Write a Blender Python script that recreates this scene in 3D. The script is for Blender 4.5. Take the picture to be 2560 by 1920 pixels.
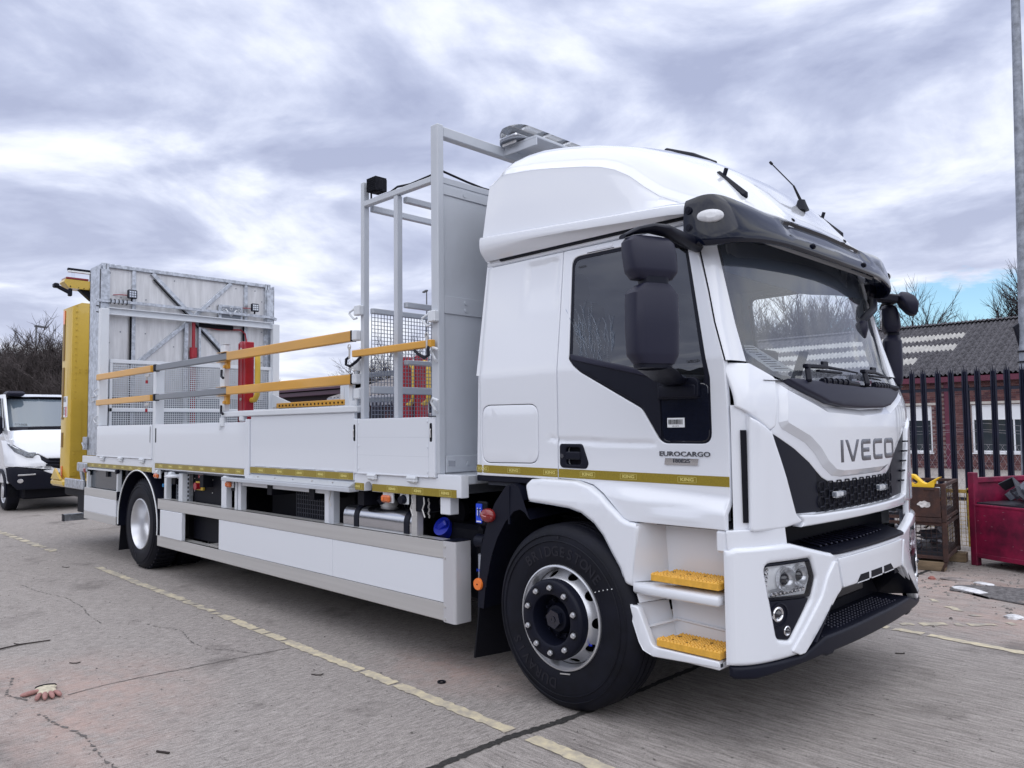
import bpy, bmesh, math, random
from mathutils import Vector, Matrix, noise
random.seed(7)
for _o in list(bpy.data.objects): bpy.data.objects.remove(_o)
S = bpy.context.scene
COL = S.collection
R = math.radians

# ---------------------------------------------------------------- camera
CAM = (2.917, -3.257, 1.564)
cd = bpy.data.cameras.new('camera'); cam = bpy.data.objects.new('camera', cd); COL.objects.link(cam)
cd.sensor_width = 36; cd.lens = 27.084; cd.clip_start = .05; cd.clip_end = 900
_y, _p, _r = R(44.9055), R(3.2344), R(-.6148)
_f = Vector((-math.sin(_y)*math.cos(_p), math.cos(_y)*math.cos(_p), math.sin(_p)))
_r0 = Vector((math.cos(_y), math.sin(_y), 0)); _u0 = _r0.cross(_f)
_rt = math.cos(_r)*_r0 + math.sin(_r)*_u0; _up = -math.sin(_r)*_r0 + math.cos(_r)*_u0
cam.matrix_world = Matrix(((_rt.x, _up.x, -_f.x, CAM[0]), (_rt.y, _up.y, -_f.y, CAM[1]), (_rt.z, _up.z, -_f.z, CAM[2]), (0, 0, 0, 1)))
S.camera = cam

# ---------------------------------------------------------------- sky, sun, exposure
SKX, SKY = 12.5, 5.1
SUN_EL, SUN_AZ = 68, -45          # azimuth measured in the xy plane from +x
W = bpy.data.worlds.new('World'); S.world = W; W.use_nodes = True
nt = W.node_tree; nt.nodes.clear()
def N(t, **k):
    n = nt.nodes.new(t)
    for a, b in k.items(): setattr(n, a, b)
    return n
def lk(a, b): nt.links.new(a, b)
out = N('ShaderNodeOutputWorld'); bg = N('ShaderNodeBackground'); lk(bg.outputs[0], out.inputs[0])
bg.inputs[1].default_value = .108
sky = N('ShaderNodeTexSky', sky_type='NISHITA', sun_disc=False)
sky.sun_elevation = R(SUN_EL); sky.sun_rotation = R(90-SUN_AZ); sky.air_density = 1.0; sky.dust_density = .6; sky.ozone_density = 2
tc = N('ShaderNodeTexCoord'); sep = N('ShaderNodeSeparateXYZ'); lk(tc.outputs['Generated'], sep.inputs[0])
def math_(op, a, b=None, c=False):
    n = N('ShaderNodeMath', operation=op, use_clamp=c)
    for i, v in enumerate((a, b)):
        if v is None: continue
        if isinstance(v, (int, float)): n.inputs[i].default_value = v
        else: lk(v, n.inputs[i])
    return n.outputs[0]
zc = math_('MAXIMUM', sep.outputs[2], 0.0); zz = math_('ADD', zc, .16)
comb = N('ShaderNodeCombineXYZ'); lk(math_('DIVIDE', sep.outputs[0], zz), comb.inputs[0]); lk(math_('DIVIDE', sep.outputs[1], zz), comb.inputs[1])
rotn = N('ShaderNodeMapping'); rotn.inputs['Rotation'].default_value = (0, 0, R(-45)); lk(comb.outputs[0], rotn.inputs[0])
mp = N('ShaderNodeMapping'); mp.inputs['Location'].default_value = (SKX, SKY, 0); mp.inputs['Scale'].default_value = (1.15, 1.15, 1); lk(rotn.outputs[0], mp.inputs[0])
def nz(scale, det, rough, dist=0.0, src=None):
    n = N('ShaderNodeTexNoise'); n.inputs['Scale'].default_value = scale; n.inputs['Detail'].default_value = det
    n.inputs['Roughness'].default_value = rough; n.inputs['Distortion'].default_value = dist; lk(src or mp.outputs[0], n.inputs['Vector']); return n.outputs['Fac']
def ramp(src, pts):
    n = N('ShaderNodeValToRGB'); e = n.color_ramp.elements
    while len(e) < len(pts): e.new(.5)
    for q, (p, c) in zip(e, pts): q.position = p; q.color = (*c, 1) if len(c) == 3 else c
    lk(src, n.inputs[0]); return n.outputs[0]
n1 = nz(1.35, 12, .54, .45); n2 = nz(.5, 4, .5, .1); n3 = nz(4.2, 8, .6, .3)
mixn = math_('ADD', math_('ADD', math_('MULTIPLY', n1, .72), math_('MULTIPLY', n2, .26)), math_('MULTIPLY', n3, .11))
cl = ramp(mixn, [(.44, (3.5, 3.9, 5.5)), (.50, (4.5, 4.95, 6.6)), (.545, (5.8, 6.25, 7.8)), (.585, (7.3, 7.7, 8.7)), (.63, (8.5, 8.75, 9.3))])
# a slit of blue low over the horizon, cloud elsewhere
lo = ramp(zc, [(.22, (1, 1, 1)), (.30, (0, 0, 0))])
def gapmask():
    # one clear opening in the cloud, low over the estate
    dn = N('ShaderNodeVectorMath', operation='SUBTRACT'); lk(tc.outputs['Generated'], dn.inputs[0]); dn.inputs[1].default_value = (-.235, .962, .120)
    ml = N('ShaderNodeVectorMath', operation='MULTIPLY'); lk(dn.outputs[0], ml.inputs[0]); ml.inputs[1].default_value = (5.0, 5.0, 19)
    le = N('ShaderNodeVectorMath', operation='LENGTH'); lk(ml.outputs[0], le.inputs[0])
    return math_('ADD', math_('SUBTRACT', 1.0, le.outputs['Value']), math_('MULTIPLY', math_('SUBTRACT', nz(2.6, 6, .6, .3), .5), 1.9))
gap = ramp(gapmask(), [(.12, (0, 0, 0)), (.42, (1, 1, 1))])
gm = math_('MULTIPLY', lo, gap)
hz = ramp(zc, [(.0, (1, 1, 1)), (.22, (.35, .35, .35)), (.40, (0, 0, 0))])
mixh = N('ShaderNodeMix', data_type='RGBA'); lk(math_('MULTIPLY', hz, .35), mixh.inputs[0]); lk(cl, mixh.inputs[6]); mixh.inputs[7].default_value = (7.2, 7.5, 8.3, 1)
skb = N('ShaderNodeMix', data_type='RGBA', blend_type='MULTIPLY'); skb.inputs[0].default_value = 1; lk(sky.outputs[0], skb.inputs[6]); skb.inputs[7].default_value = (1.15, 1.35, 1.35, 1)
mixg = N('ShaderNodeMix', data_type='RGBA'); lk(gm, mixg.inputs[0]); lk(mixh.outputs[2], mixg.inputs[6]); lk(skb.outputs[2], mixg.inputs[7])
lk(mixg.outputs[2], bg.inputs[0])
sl = bpy.data.lights.new('sun', 'SUN'); so = bpy.data.objects.new('sun', sl); COL.objects.link(so)
sl.energy = 1.6; sl.angle = R(115); sl.color = (1, .99, .985)
so.rotation_euler = Vector((math.cos(R(SUN_AZ))*math.cos(R(SUN_EL)), math.sin(R(SUN_AZ))*math.cos(R(SUN_EL)), math.sin(R(SUN_EL)))).to_track_quat('Z', 'Y').to_euler()
vs = S.view_settings; vs.view_transform = 'Standard'; vs.look = 'None'; vs.gamma = 1; vs.use_curve_mapping = False; vs.exposure = .22
S.render.engine = 'CYCLES'
S.cycles.max_bounces = 10; S.cycles.transparent_max_bounces = 24

# ---------------------------------------------------------------- materials
MAT = {}
def mat(name, col, rough=.5, metal=0.0, coat=0.0, spec=.5, var=None, bump=None, streak=None, col2=None, vcoord='Object'):
    """var=(scale,amount) colour variation, bump=(scale,strength,dist), streak=(sx,sy,sz) stretches the noise, col2 = second colour mixed by noise"""
    m = bpy.data.materials.new(name); m.use_nodes = True; t = m.node_tree; b = t.nodes['Principled BSDF']
    b.inputs['Base Color'].default_value = (*col, 1); b.inputs['Roughness'].default_value = rough; b.inputs['Metallic'].default_value = metal
    b.inputs['Coat Weight'].default_value = coat; b.inputs['Coat Roughness'].default_value = .04; b.inputs['Specular IOR Level'].default_value = spec
    if var or bump:
        c = t.nodes.new('ShaderNodeTexCoord'); mpn = t.nodes.new('ShaderNodeMapping'); t.links.new(c.outputs[vcoord], mpn.inputs[0])
        if streak: mpn.inputs['Scale'].default_value = streak
    if var:
        n = t.nodes.new('ShaderNodeTexNoise'); n.inputs['Scale'].default_value = var[0]; n.inputs['Detail'].default_value = 7; n.inputs['Roughness'].default_value = .62; t.links.new(mpn.outputs[0], n.inputs[0])
        r = t.nodes.new('ShaderNodeValToRGB'); a = var[1]
        c2 = col2 or tuple(x*(1-a) for x in col); c1 = col if col2 else tuple(min(1, x*(1+a)) for x in col)
        r.color_ramp.elements[0].position = .36; r.color_ramp.elements[1].position = .64
        r.color_ramp.elements[0].color = (*c2, 1); r.color_ramp.elements[1].color = (*c1, 1)
        t.links.new(n.outputs[0], r.inputs[0]); t.links.new(r.outputs[0], b.inputs['Base Color'])
        rr = t.nodes.new('ShaderNodeMath'); rr.operation = 'MULTIPLY_ADD'; rr.inputs[1].default_value = .18; rr.inputs[2].default_value = max(.02, rough-.09); t.links.new(n.outputs[0], rr.inputs[0]); t.links.new(rr.outputs[0], b.inputs['Roughness'])
    if bump:
        n = t.nodes.new('ShaderNodeTexNoise'); n.inputs['Scale'].default_value = bump[0]; n.inputs['Detail'].default_value = 5; t.links.new(mpn.outputs[0], n.inputs[0])
        bb = t.nodes.new('ShaderNodeBump'); bb.inputs['Strength'].default_value = bump[1]; bb.inputs['Distance'].default_value = bump[2] if len(bump) > 2 else .01
        t.links.new(n.outputs[0], bb.inputs['Height']); t.links.new(bb.outputs[0], b.inputs['Normal'])
    MAT[name] = m; return m
def glass(name, tint, ior=1.5, rough=0.0, body=None, bodyfac=0.0):
    m = bpy.data.materials.new(name); m.use_nodes = True; t = m.node_tree; t.nodes.clear()
    o = t.nodes.new('ShaderNodeOutputMaterial'); mx = t.nodes.new('ShaderNodeMixShader'); fr = t.nodes.new('ShaderNodeFresnel'); fr.inputs[0].default_value = ior
    tr = t.nodes.new('ShaderNodeBsdfTransparent'); tr.inputs[0].default_value = (*tint, 1)
    gl = t.nodes.new('ShaderNodeBsdfGlossy'); gl.inputs['Roughness'].default_value = rough
    t.links.new(fr.outputs[0], mx.inputs[0]); src = tr
    if body:
        df = t.nodes.new('ShaderNodeBsdfDiffuse'); df.inputs[0].default_value = (*body, 1); m2 = t.nodes.new('ShaderNodeMixShader'); m2.inputs[0].default_value = bodyfac
        t.links.new(tr.outputs[0], m2.inputs[1]); t.links.new(df.outputs[0], m2.inputs[2]); src = m2
    t.links.new(src.outputs[0], mx.inputs[1]); t.links.new(gl.outputs[0], mx.inputs[2]); t.links.new(mx.outputs[0], o.inputs[0])
    MAT[name] = m; return m
white = mat('white_paint', (.775, .80, .855), .18, coat=1.0, bump=(2.2, .03, .02))
panelw = mat('panel_white', (.725, .755, .81), .26, coat=.6, bump=(.9, .05, .03), streak=(.35, 1, 2.2))
greyp = mat('light_grey_paint', (.50, .53, .58), .38, coat=.2, var=(3, .03))
greyf = mat('pale_frame_paint', (.66, .69, .73), .36, coat=.25, var=(3, .02))
greyd = mat('mid_grey_paint', (.20, .22, .26), .42)
galv = mat('galvanised_steel', (.50, .53, .58), .38, .75, var=(18, .28))
alub = mat('board_aluminium', (.66, .66, .67), .42, .55, var=(5, .12), streak=(1, 3, .35))
alu = mat('brushed_aluminium', (.55, .54, .53), .40, .35, var=(30, .05), streak=(.02, 1, 1))
steel = mat('polished_steel', (.62, .63, .66), .20, 1.0, var=(24, .10), streak=(.06, 1, 1))
silver = mat('rim_silver', (.66, .67, .70), .30, .7)
chrome = mat('chrome', (.82, .83, .86), .08, 1.0)
badge = mat('badge_grey', (.16, .165, .19), .22, .8)
blk = mat('black_plastic', (.005, .0062, .015), .46, spec=.22, bump=(900, .08, .001))
blks = mat('black_gloss_plastic', (.008, .010, .022), .16, coat=.5)
visorm = mat('visor_smoked_acrylic', (.004, .006, .016), .07, coat=.12, spec=.36)
mirm = mat('mirror_housing_grey', (.015, .0155, .034), .45, spec=.32, bump=(700, .06, .001))
dark = mat('dark_chassis', (.0035, .004, .009), .6, spec=.22)
rub = mat('tyre_rubber', (.0055, .0062, .012), .6, spec=.22, var=(6, .35), bump=(240, .12, .002))
rubl = mat('tyre_lettering', (.0105, .011, .018), .5, spec=.35)
flap = mat('mudflap_rubber', (.005, .0055, .010), .6, spec=.25, bump=(180, .5, .004))
orange = mat('orange_rail', (.62, .31, .03), .36, coat=.3, var=(9, .10), streak=(.12, 1, 1))
stepy = mat('step_yellow', (.76, .41, .055), .45, var=(30, .10))
yel = mat('cushion_yellow', (.62, .42, .06), .30, coat=.4, var=(2, .06))
ylw = mat('handle_yellow', (.66, .45, .06), .4)
redp = mat('red_paint', (.33, .006, .018), .35, coat=.3, var=(5, .10))
amber = mat('amber_lens', (.62, .13, .015), .15, coat=.8)
redl = mat('red_lens', (.22, .012, .012), .16, coat=.6)
orr = mat('orange_reflector', (.85, .20, .03), .25, coat=.6)
bluec = mat('blue_cap', (.005, .02, .40), .35)
blues = mat('blue_sticker', (.01, .06, .65), .4)
tape = mat('reflective_tape', (.27, .20, .012), .34, var=(420, .30), coat=.3)
tapel = mat('tape_lettering', (.60, .52, .16), .35)
paper = mat('paper_white', (.80, .82, .84), .7)
inkm = mat('print_black', (.02, .02, .025), .6)
inkr = mat('print_red', (.5, .02, .05), .5)
interior = mat('cab_trim_grey', (.060, .068, .090), .8)
inlight = mat('cab_headliner_grey', (.36, .39, .46), .85)
seatm = mat('seat_fabric', (.035, .038, .05), .9)
lensd = mat('headlamp_reflector', (.90, .91, .93), .3, .0)
meshw = mat('mesh_pale_wire', (.62, .65, .69), .45)
meshd = mat('mesh_grey_wire', (.22, .24, .30), .45)
gl_ws = glass('windscreen_glass', (.95, .98, 1.0), 2.0, 0, (.55, .60, .70), .10)  # diffuse share paints the pale veil of reflected sky into the glass
gl_side = glass('door_glass', (.34, .43, .52), 2.35)
gl_far = glass('far_door_glass', (.93, .96, .98), 1.35)
gl_lens = glass('clear_lens', (.96, .97, .98), 1.38)
ringm = mat('lamp_ring_silver', (.84, .85, .88), .18, .55)
gl_blk = mat('black_door_glass', (.006, .008, .018), .04, coat=1.0)
mirg = mat('mirror_glass', (.8, .82, .85), .02, 1.0)

# ---------------------------------------------------------------- geometry helper
class G:
    def __init__(s): s.V = []; s.F = []; s.M = []; s.mi = 0
    def add(s, vs, fs):
        o = len(s.V); s.V += [tuple(v) for v in vs]
        for f in fs: s.F.append([i+o for i in f]); s.M.append(s.mi)
        return s
    def box(s, x0, x1, y0, y1, z0, z1, bv=0.0, mtx=None):
        if x0 > x1: x0, x1 = x1, x0
        if y0 > y1: y0, y1 = y1, y0
        if z0 > z1: z0, z1 = z1, z0
        bv = min(bv, (x1-x0)*.45, (y1-y0)*.45, (z1-z0)*.45)
        if bv <= 1e-5:
            vs = [(x, y, z) for x in (x0, x1) for y in (y0, y1) for z in (z0, z1)]
            fs = [(0, 1, 3, 2), (4, 6, 7, 5), (0, 4, 5, 1), (2, 3, 7, 6), (0, 2, 6, 4), (1, 5, 7, 3)]
        else:
            X, Y, Z = (x0, x1), (y0, y1), (z0, z1); vs = []; idx = {}
            for i in (0, 1):
                for j in (0, 1):
                    for k in (0, 1):
                        sx, sy, sz = 1-2*i, 1-2*j, 1-2*k
                        for a in range(3):
                            idx[i, j, k, a] = len(vs)
                            vs.append((X[i]+(0 if a == 0 else sx*bv), Y[j]+(0 if a == 1 else sy*bv), Z[k]+(0 if a == 2 else sz*bv)))
            fs = []
            for i in (0, 1):
                q = [idx[i, 0, 0, 0], idx[i, 1, 0, 0], idx[i, 1, 1, 0], idx[i, 0, 1, 0]]; fs.append(q if i else q[::-1])
                q = [idx[0, i, 0, 1], idx[1, i, 0, 1], idx[1, i, 1, 1], idx[0, i, 1, 1]]; fs.append(q[::-1] if i else q)
                q = [idx[0, 0, i, 2], idx[1, 0, i, 2], idx[1, 1, i, 2], idx[0, 1, i, 2]]; fs.append(q if i else q[::-1])
            for j in (0, 1):
                for k in (0, 1):
                    q = [idx[0, j, k, 1], idx[1, j, k, 1], idx[1, j, k, 2], idx[0, j, k, 2]]; fs.append(q if (j+k) % 2 else q[::-1])
                    q = [idx[j, 0, k, 0], idx[j, 1, k, 0], idx[j, 1, k, 2], idx[j, 0, k, 2]]; fs.append(q[::-1] if (j+k) % 2 else q)
                    q = [idx[j, k, 0, 0], idx[j, k, 1, 0], idx[j, k, 1, 1], idx[j, k, 0, 1]]; fs.append(q if (j+k) % 2 else q[::-1])
            for i in (0, 1):
                for j in (0, 1):
                    for k in (0, 1):
                        q = [idx[i, j, k, 0], idx[i, j, k, 1], idx[i, j, k, 2]]; fs.append(q if (i+j+k) % 2 else q[::-1])
        if mtx: vs = [mtx @ Vector(v) for v in vs]
        return s.add(vs, fs)
    def bar(s, p0, p1, w, h, up=(0, 0, 1), bv=.004):
        p0, p1 = Vector(p0), Vector(p1); d = p1-p0; L = d.length; d.normalize(); up = Vector(up)
        if abs(d.dot(up)) > .98: up = Vector((0, 1, 0))
        sd = d.cross(up).normalized(); u = sd.cross(d)
        m = Matrix(((d.x, sd.x, u.x, p0.x), (d.y, sd.y, u.y, p0.y), (d.z, sd.z, u.z, p0.z), (0, 0, 0, 1)))
        return s.box(0, L, -w/2, w/2, -h/2, h/2, bv, m)
    def cyl(s, p0, p1, r, n=16, r2=None, cap=True):
        p0, p1 = Vector(p0), Vector(p1); d = (p1-p0).normalized(); a = d.orthogonal().normalized(); b = d.cross(a); r2 = r if r2 is None else r2; vs = []
        for p, q in ((p0, r), (p1, r2)):
            for i in range(n): t = 2*math.pi*i/n; vs.append(p+(a*math.cos(t)+b*math.sin(t))*q)
        fs = [(i, (i+1) % n, n+(i+1) % n, n+i) for i in range(n)]
        if cap: fs += [tuple(range(n))[::-1], tuple(range(n, 2*n))]
        return s.add(vs, fs)
    def tube(s, pts, r, n=8, closed=False, r2=None):
        pts = [Vector(p) for p in pts]; m = len(pts); vs = []; prev = None
        for i, p in enumerate(pts):
            if closed: d = pts[(i+1) % m]-pts[i-1]
            else: d = pts[min(i+1, m-1)]-pts[max(i-1, 0)]
            d.normalize()
            if prev is None: a = d.orthogonal().normalized()
            else: a = (prev-d*prev.dot(d)).normalized()
            prev = a; b = d.cross(a); rr = r if r2 is None else r+(r2-r)*i/max(1, m-1)
            for k in range(n): t = 2*math.pi*k/n; vs.append(p+(a*math.cos(t)+b*math.sin(t))*rr)
        fs = []
        for i in range(m if closed else m-1):
            j = (i+1) % m
            for k in range(n): k2 = (k+1) % n; fs.append((i*n+k, i*n+k2, j*n+k2, j*n+k))
        if not closed: fs += [tuple(range(n))[::-1], tuple(range((m-1)*n, m*n))]
        return s.add(vs, fs)
    def lathe(s, prof, o, axis='y', n=48, sgn=1):
        vs = []; o = Vector(o)
        for r, h in prof:
            for i in range(n):
                t = 2*math.pi*i/n; c, q = r*math.cos(t), r*math.sin(t)
                v = {'y': (c, h, q), 'x': (h, c, q), 'z': (c, q, h)}[axis]; vs.append(o+Vector(v))
        fs = []
        for j in range(len(prof)-1):
            for i in range(n): i2 = (i+1) % n; fs.append((j*n+i, j*n+i2, (j+1)*n+i2, (j+1)*n+i))
        return s.add(vs, fs)
    def prism(s, poly, vec):
        poly = [Vector(p) for p in poly]; n = len(poly); vec = Vector(vec)
        vs = poly+[p+vec for p in poly]; fs = [tuple(range(n)), tuple(range(n, 2*n))[::-1]]
        fs += [(i, n+i, n+(i+1) % n, (i+1) % n) for i in range(n)]
        return s.add(vs, fs)
    def loft(s, rows, closed=False):
        n = len(rows[0]); vs = [p for r in rows for p in r]; fs = []
        for j in range(len(rows)-1):
            for i in range(n if closed else n-1): i2 = (i+1) % n; fs.append((j*n+i, j*n+i2, (j+1)*n+i2, (j+1)*n+i))
        return s.add(vs, fs)
    def patch(s, poly, surf, th=.014, step=.07, rb=.005, holes=(), stepv=None, rb_drop=None, flat=False):
        """polygon (u,v) cut out of a surface surf(u,v)->xyz, given a thickness th (inwards) and a rolled edge rb"""
        def clean(lp):
            o = []
            for p in lp:
                if not o or math.hypot(p[0]-o[-1][0], p[1]-o[-1][1]) > 2e-4: o.append((p[0], p[1]))
            if math.hypot(o[0][0]-o[-1][0], o[0][1]-o[-1][1]) < 2e-4: o.pop()
            return o
        def area(lp): return .5*sum(lp[i-1][0]*lp[i][1]-lp[i][0]*lp[i-1][1] for i in range(len(lp)))
        def offset(lp, d):
            # offset every edge, meet neighbouring lines, drop edges that turned inside out
            E = []
            for i in range(len(lp)):
                p, q = Vector(lp[i-1]), Vector(lp[i]); t = (q-p).normalized(); n = Vector((-t.y, t.x)); E.append((p+n*d, q+n*d, t))
            for _ in range(60):
                m = len(E); P_ = []
                for i in range(m):
                    a, b = E[i], E[(i+1) % m]; cr = a[2].x*b[2].y-a[2].y*b[2].x
                    if abs(cr) < .02: P_.append((a[1]+b[0])/2); continue
                    w = b[0]-a[0]; u = (w.x*b[2].y-w.y*b[2].x)/cr; x = a[0]+a[2]*u
                    if (x-a[1]).length > 6*abs(d)+.002 and (x-b[0]).length > 6*abs(d)+.002: x = (a[1]+b[0])/2
                    P_.append(x)
                bad = [i for i in range(m) if (P_[i]-P_[i-1]).dot(E[i][2]) <= 1e-6]
                if not bad or m < 6: break
                worst = min(bad, key=lambda i: (E[i][1]-E[i][0]).length); E.pop(worst)
            return [tuple(p) for p in P_]
        loops = []
        for i, lp in enumerate((poly, *holes)):
            lp = clean(lp)
            if (area(lp) < 0) == (i == 0): lp = lp[::-1]
            if rb > 0: lp = clean(offset(lp, rb))
            loops.append(lp)
        bm = bmesh.new()
        for lp in loops:
            vs = [bm.verts.new((u, v, 0)) for u, v in lp]
            for i in range(len(vs)): bm.edges.new((vs[i-1], vs[i]))
        bmesh.ops.triangle_fill(bm, edges=bm.edges[:], use_beauty=True, normal=(0, 0, 1))
        us = [p[0] for p in poly]; vv = [p[1] for p in poly]
        def cut(a, b, st, ax):
            n = int((b-a)/st)
            for i in range(1, n+1):
                c = a+(b-a)*i/(n+1); co = (c, 0, 0) if ax == 0 else (0, c, 0); no = (1, 0, 0) if ax == 0 else (0, 1, 0)
                bmesh.ops.bisect_plane(bm, geom=bm.verts[:]+bm.edges[:]+bm.faces[:], dist=1e-5, plane_co=co, plane_no=no)
        if step: cut(min(us), max(us), step, 0); cut(min(vv), max(vv), stepv or step, 1)
        for f in bm.faces:
            if f.normal.z < 0: f.normal_flip()
        bm.verts.ensure_lookup_table(); bm.verts.index_update()
        e_ = 1e-3
        def sn(u, w):
            p = Vector(surf(u, w)); a = Vector(surf(u+e_, w))-Vector(surf(u-e_, w)); b = Vector(surf(u, w+e_))-Vector(surf(u, w-e_)); return p, a.cross(b).normalized()
        nrm = {}
        for e in bm.edges:
            if len(e.link_loops) != 1: continue
            l = e.link_loops[0]; p, q = l.vert, l.link_loop_next.vert; d = q.co-p.co
            if d.length < 1e-7: continue
            d.normalize(); n = Vector((d.y, -d.x))
            for w in (p, q): nrm.setdefault(w.index, []).append(n)
        dr = rb*.8 if rb_drop is None else rb_drop; o = len(s.V); base = {}; ring = {}; ring2 = {}
        for v in bm.verts: base[v.index] = o+v.index; s.V.append(tuple(sn(v.co.x, v.co.y)[0]))
        for f in bm.faces: s.F.append([base[v.index] for v in f.verts]); s.M.append(s.mi)
        if rb > 0 or th > 0:
            rings = [(rb*.35, dr*.12), (rb*.75, dr*.45), (rb, dr)] if rb > .0035 and not flat else ([(rb, dr)] if rb > 0 else [])
            if th > 0: rings.append((rb, dr+th))
            ids = [base]
            for off, dp in rings:
                cur = {}
                for i, ns in nrm.items():
                    k = sum(ns, Vector((0, 0)))
                    if k.length < 1e-6: k = ns[0].copy()
                    k.normalize(); c = max(.45, k.dot(ns[0])); v = bm.verts[i]; u, w = v.co.x+k.x*off/c, v.co.y+k.y*off/c
                    p, n3 = sn(u, w); cur[i] = len(s.V); s.V.append(tuple(p-n3*dp))
                ids.append(cur)
            for e in bm.edges:
                if len(e.link_loops) != 1: continue
                l = e.link_loops[0]; a, b = l.vert.index, l.link_loop_next.vert.index
                if a not in nrm or b not in nrm: continue
                for r0, r1 in zip(ids, ids[1:]): s.F.append([r0[b], r0[a], r1[a], r1[b]]); s.M.append(s.mi)
        bm.free(); return s
    def text(s, body, size, mtx, ext=.002, sx=1.0, warp=None, bold=0.0, spacing=1.0, center=True):
        cu = bpy.data.curves.new('t', 'FONT'); cu.body = body; cu.size = size; cu.extrude = ext; cu.offset = bold; cu.space_character = spacing; cu.resolution_u = 3
        if center: cu.align_x = 'CENTER'; cu.align_y = 'CENTER'
        ob = bpy.data.objects.new('t', cu); COL.objects.link(ob)
        me = bpy.data.meshes.new_from_object(ob); bpy.data.objects.remove(ob); bpy.data.curves.remove(cu)
        vs = [Vector((v.co.x*sx, v.co.y, v.co.z)) for v in me.vertices]
        vs = [warp(v) if warp else mtx @ v for v in vs]
        s.add(vs, [list(p.vertices) for p in me.polygons]); bpy.data.meshes.remove(me); return s
    def mirror(s, Y=1.25):
        s.V = [(x, 2*Y-y, z) for x, y, z in s.V]; s.F = [f[::-1] for f in s.F]; return s
    def join(s, o, mi=0):
        k = len(s.V); s.V += o.V; s.F += [[i+k for i in f] for f in o.F]; s.M += [m+mi for m in o.M]; return s
    def build(s, name, mats, parent=None, ang=35, recalc=False):
        me = bpy.data.meshes.new(name); me.from_pydata(s.V, [], s.F)
        for m in (mats if isinstance(mats, (list, tuple)) else [mats]): me.materials.append(m)
        if len(me.materials) > 1: me.polygons.foreach_set('material_index', s.M)
        if recalc:
            bm = bmesh.new(); bm.from_mesh(me); bmesh.ops.recalc_face_normals(bm, faces=bm.faces[:]); bm.to_mesh(me); bm.free()
        me.polygons.foreach_set('use_smooth', [ang > 0]*len(me.polygons))
        if ang > 0: me.set_sharp_from_angle(angle=R(ang))
        me.update()
        ob = bpy.data.objects.new(name, me); COL.objects.link(ob)
        if parent: ob.parent = parent
        return ob
def thing(name, label, cat, loc=(0, 0, 0), rz=0.0, group=None):
    o = bpy.data.objects.new(name, None); COL.objects.link(o); o.location = loc; o.rotation_euler = (0, 0, rz); o.empty_display_size = .2
    return tag(o, label, cat, group)
def tag(o, label=None, cat=None, group=None, kind=None):
    if label: o['label'] = label
    if cat: o['category'] = cat
    if group: o['group'] = group
    if kind: o['kind'] = kind
    return o
def copy_tree(o, parent=None):
    c = o.copy(); COL.objects.link(c)
    for k in c.keys():
        pass
    if parent: c.parent = parent
    for ch in list(o.children): copy_tree(ch, c)
    return c
def rpoly(pts, r, n=5):
    """polygon with rounded corners; r one radius or a list"""
    out = []; m = len(pts)
    for i in range(m):
        p0, p, p1 = Vector(pts[i-1]), Vector(pts[i]), Vector(pts[(i+1) % m]); rr = r[i] if isinstance(r, (list, tuple)) else r
        a, b = (p0-p), (p1-p); la, lb = a.length, b.length; a.normalize(); b.normalize()
        ang = a.angle(b); 
        if rr <= 0 or ang > 3.05: out.append(tuple(p)); continue
        t = min(rr/math.tan(ang/2), la*.48, lb*.48); A, B = p+a*t, p+b*t
        for k in range(n+1):
            w = k/n; out.append(tuple((1-w)**2*A+2*w*(1-w)*p+w*w*B))
    return out
def ell(cx, cy, rx, ry, n=20, rot=0): return [(cx+rx*math.cos(2*math.pi*i/n)*math.cos(rot)-ry*math.sin(2*math.pi*i/n)*math.sin(rot), cy+rx*math.cos(2*math.pi*i/n)*math.sin(rot)+ry*math.sin(2*math.pi*i/n)*math.cos(rot)) for i in range(n)]
def interp(x, pts):
    if x <= pts[0][0]: return pts[0][1]
    for (a, b), (c, d) in zip(pts, pts[1:]):
        if x <= c: return b+(d-b)*(x-a)/(c-a)
    return pts[-1][1]
def sm(t): t = max(0, min(1, t)); return t*t*(3-2*t)
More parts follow.
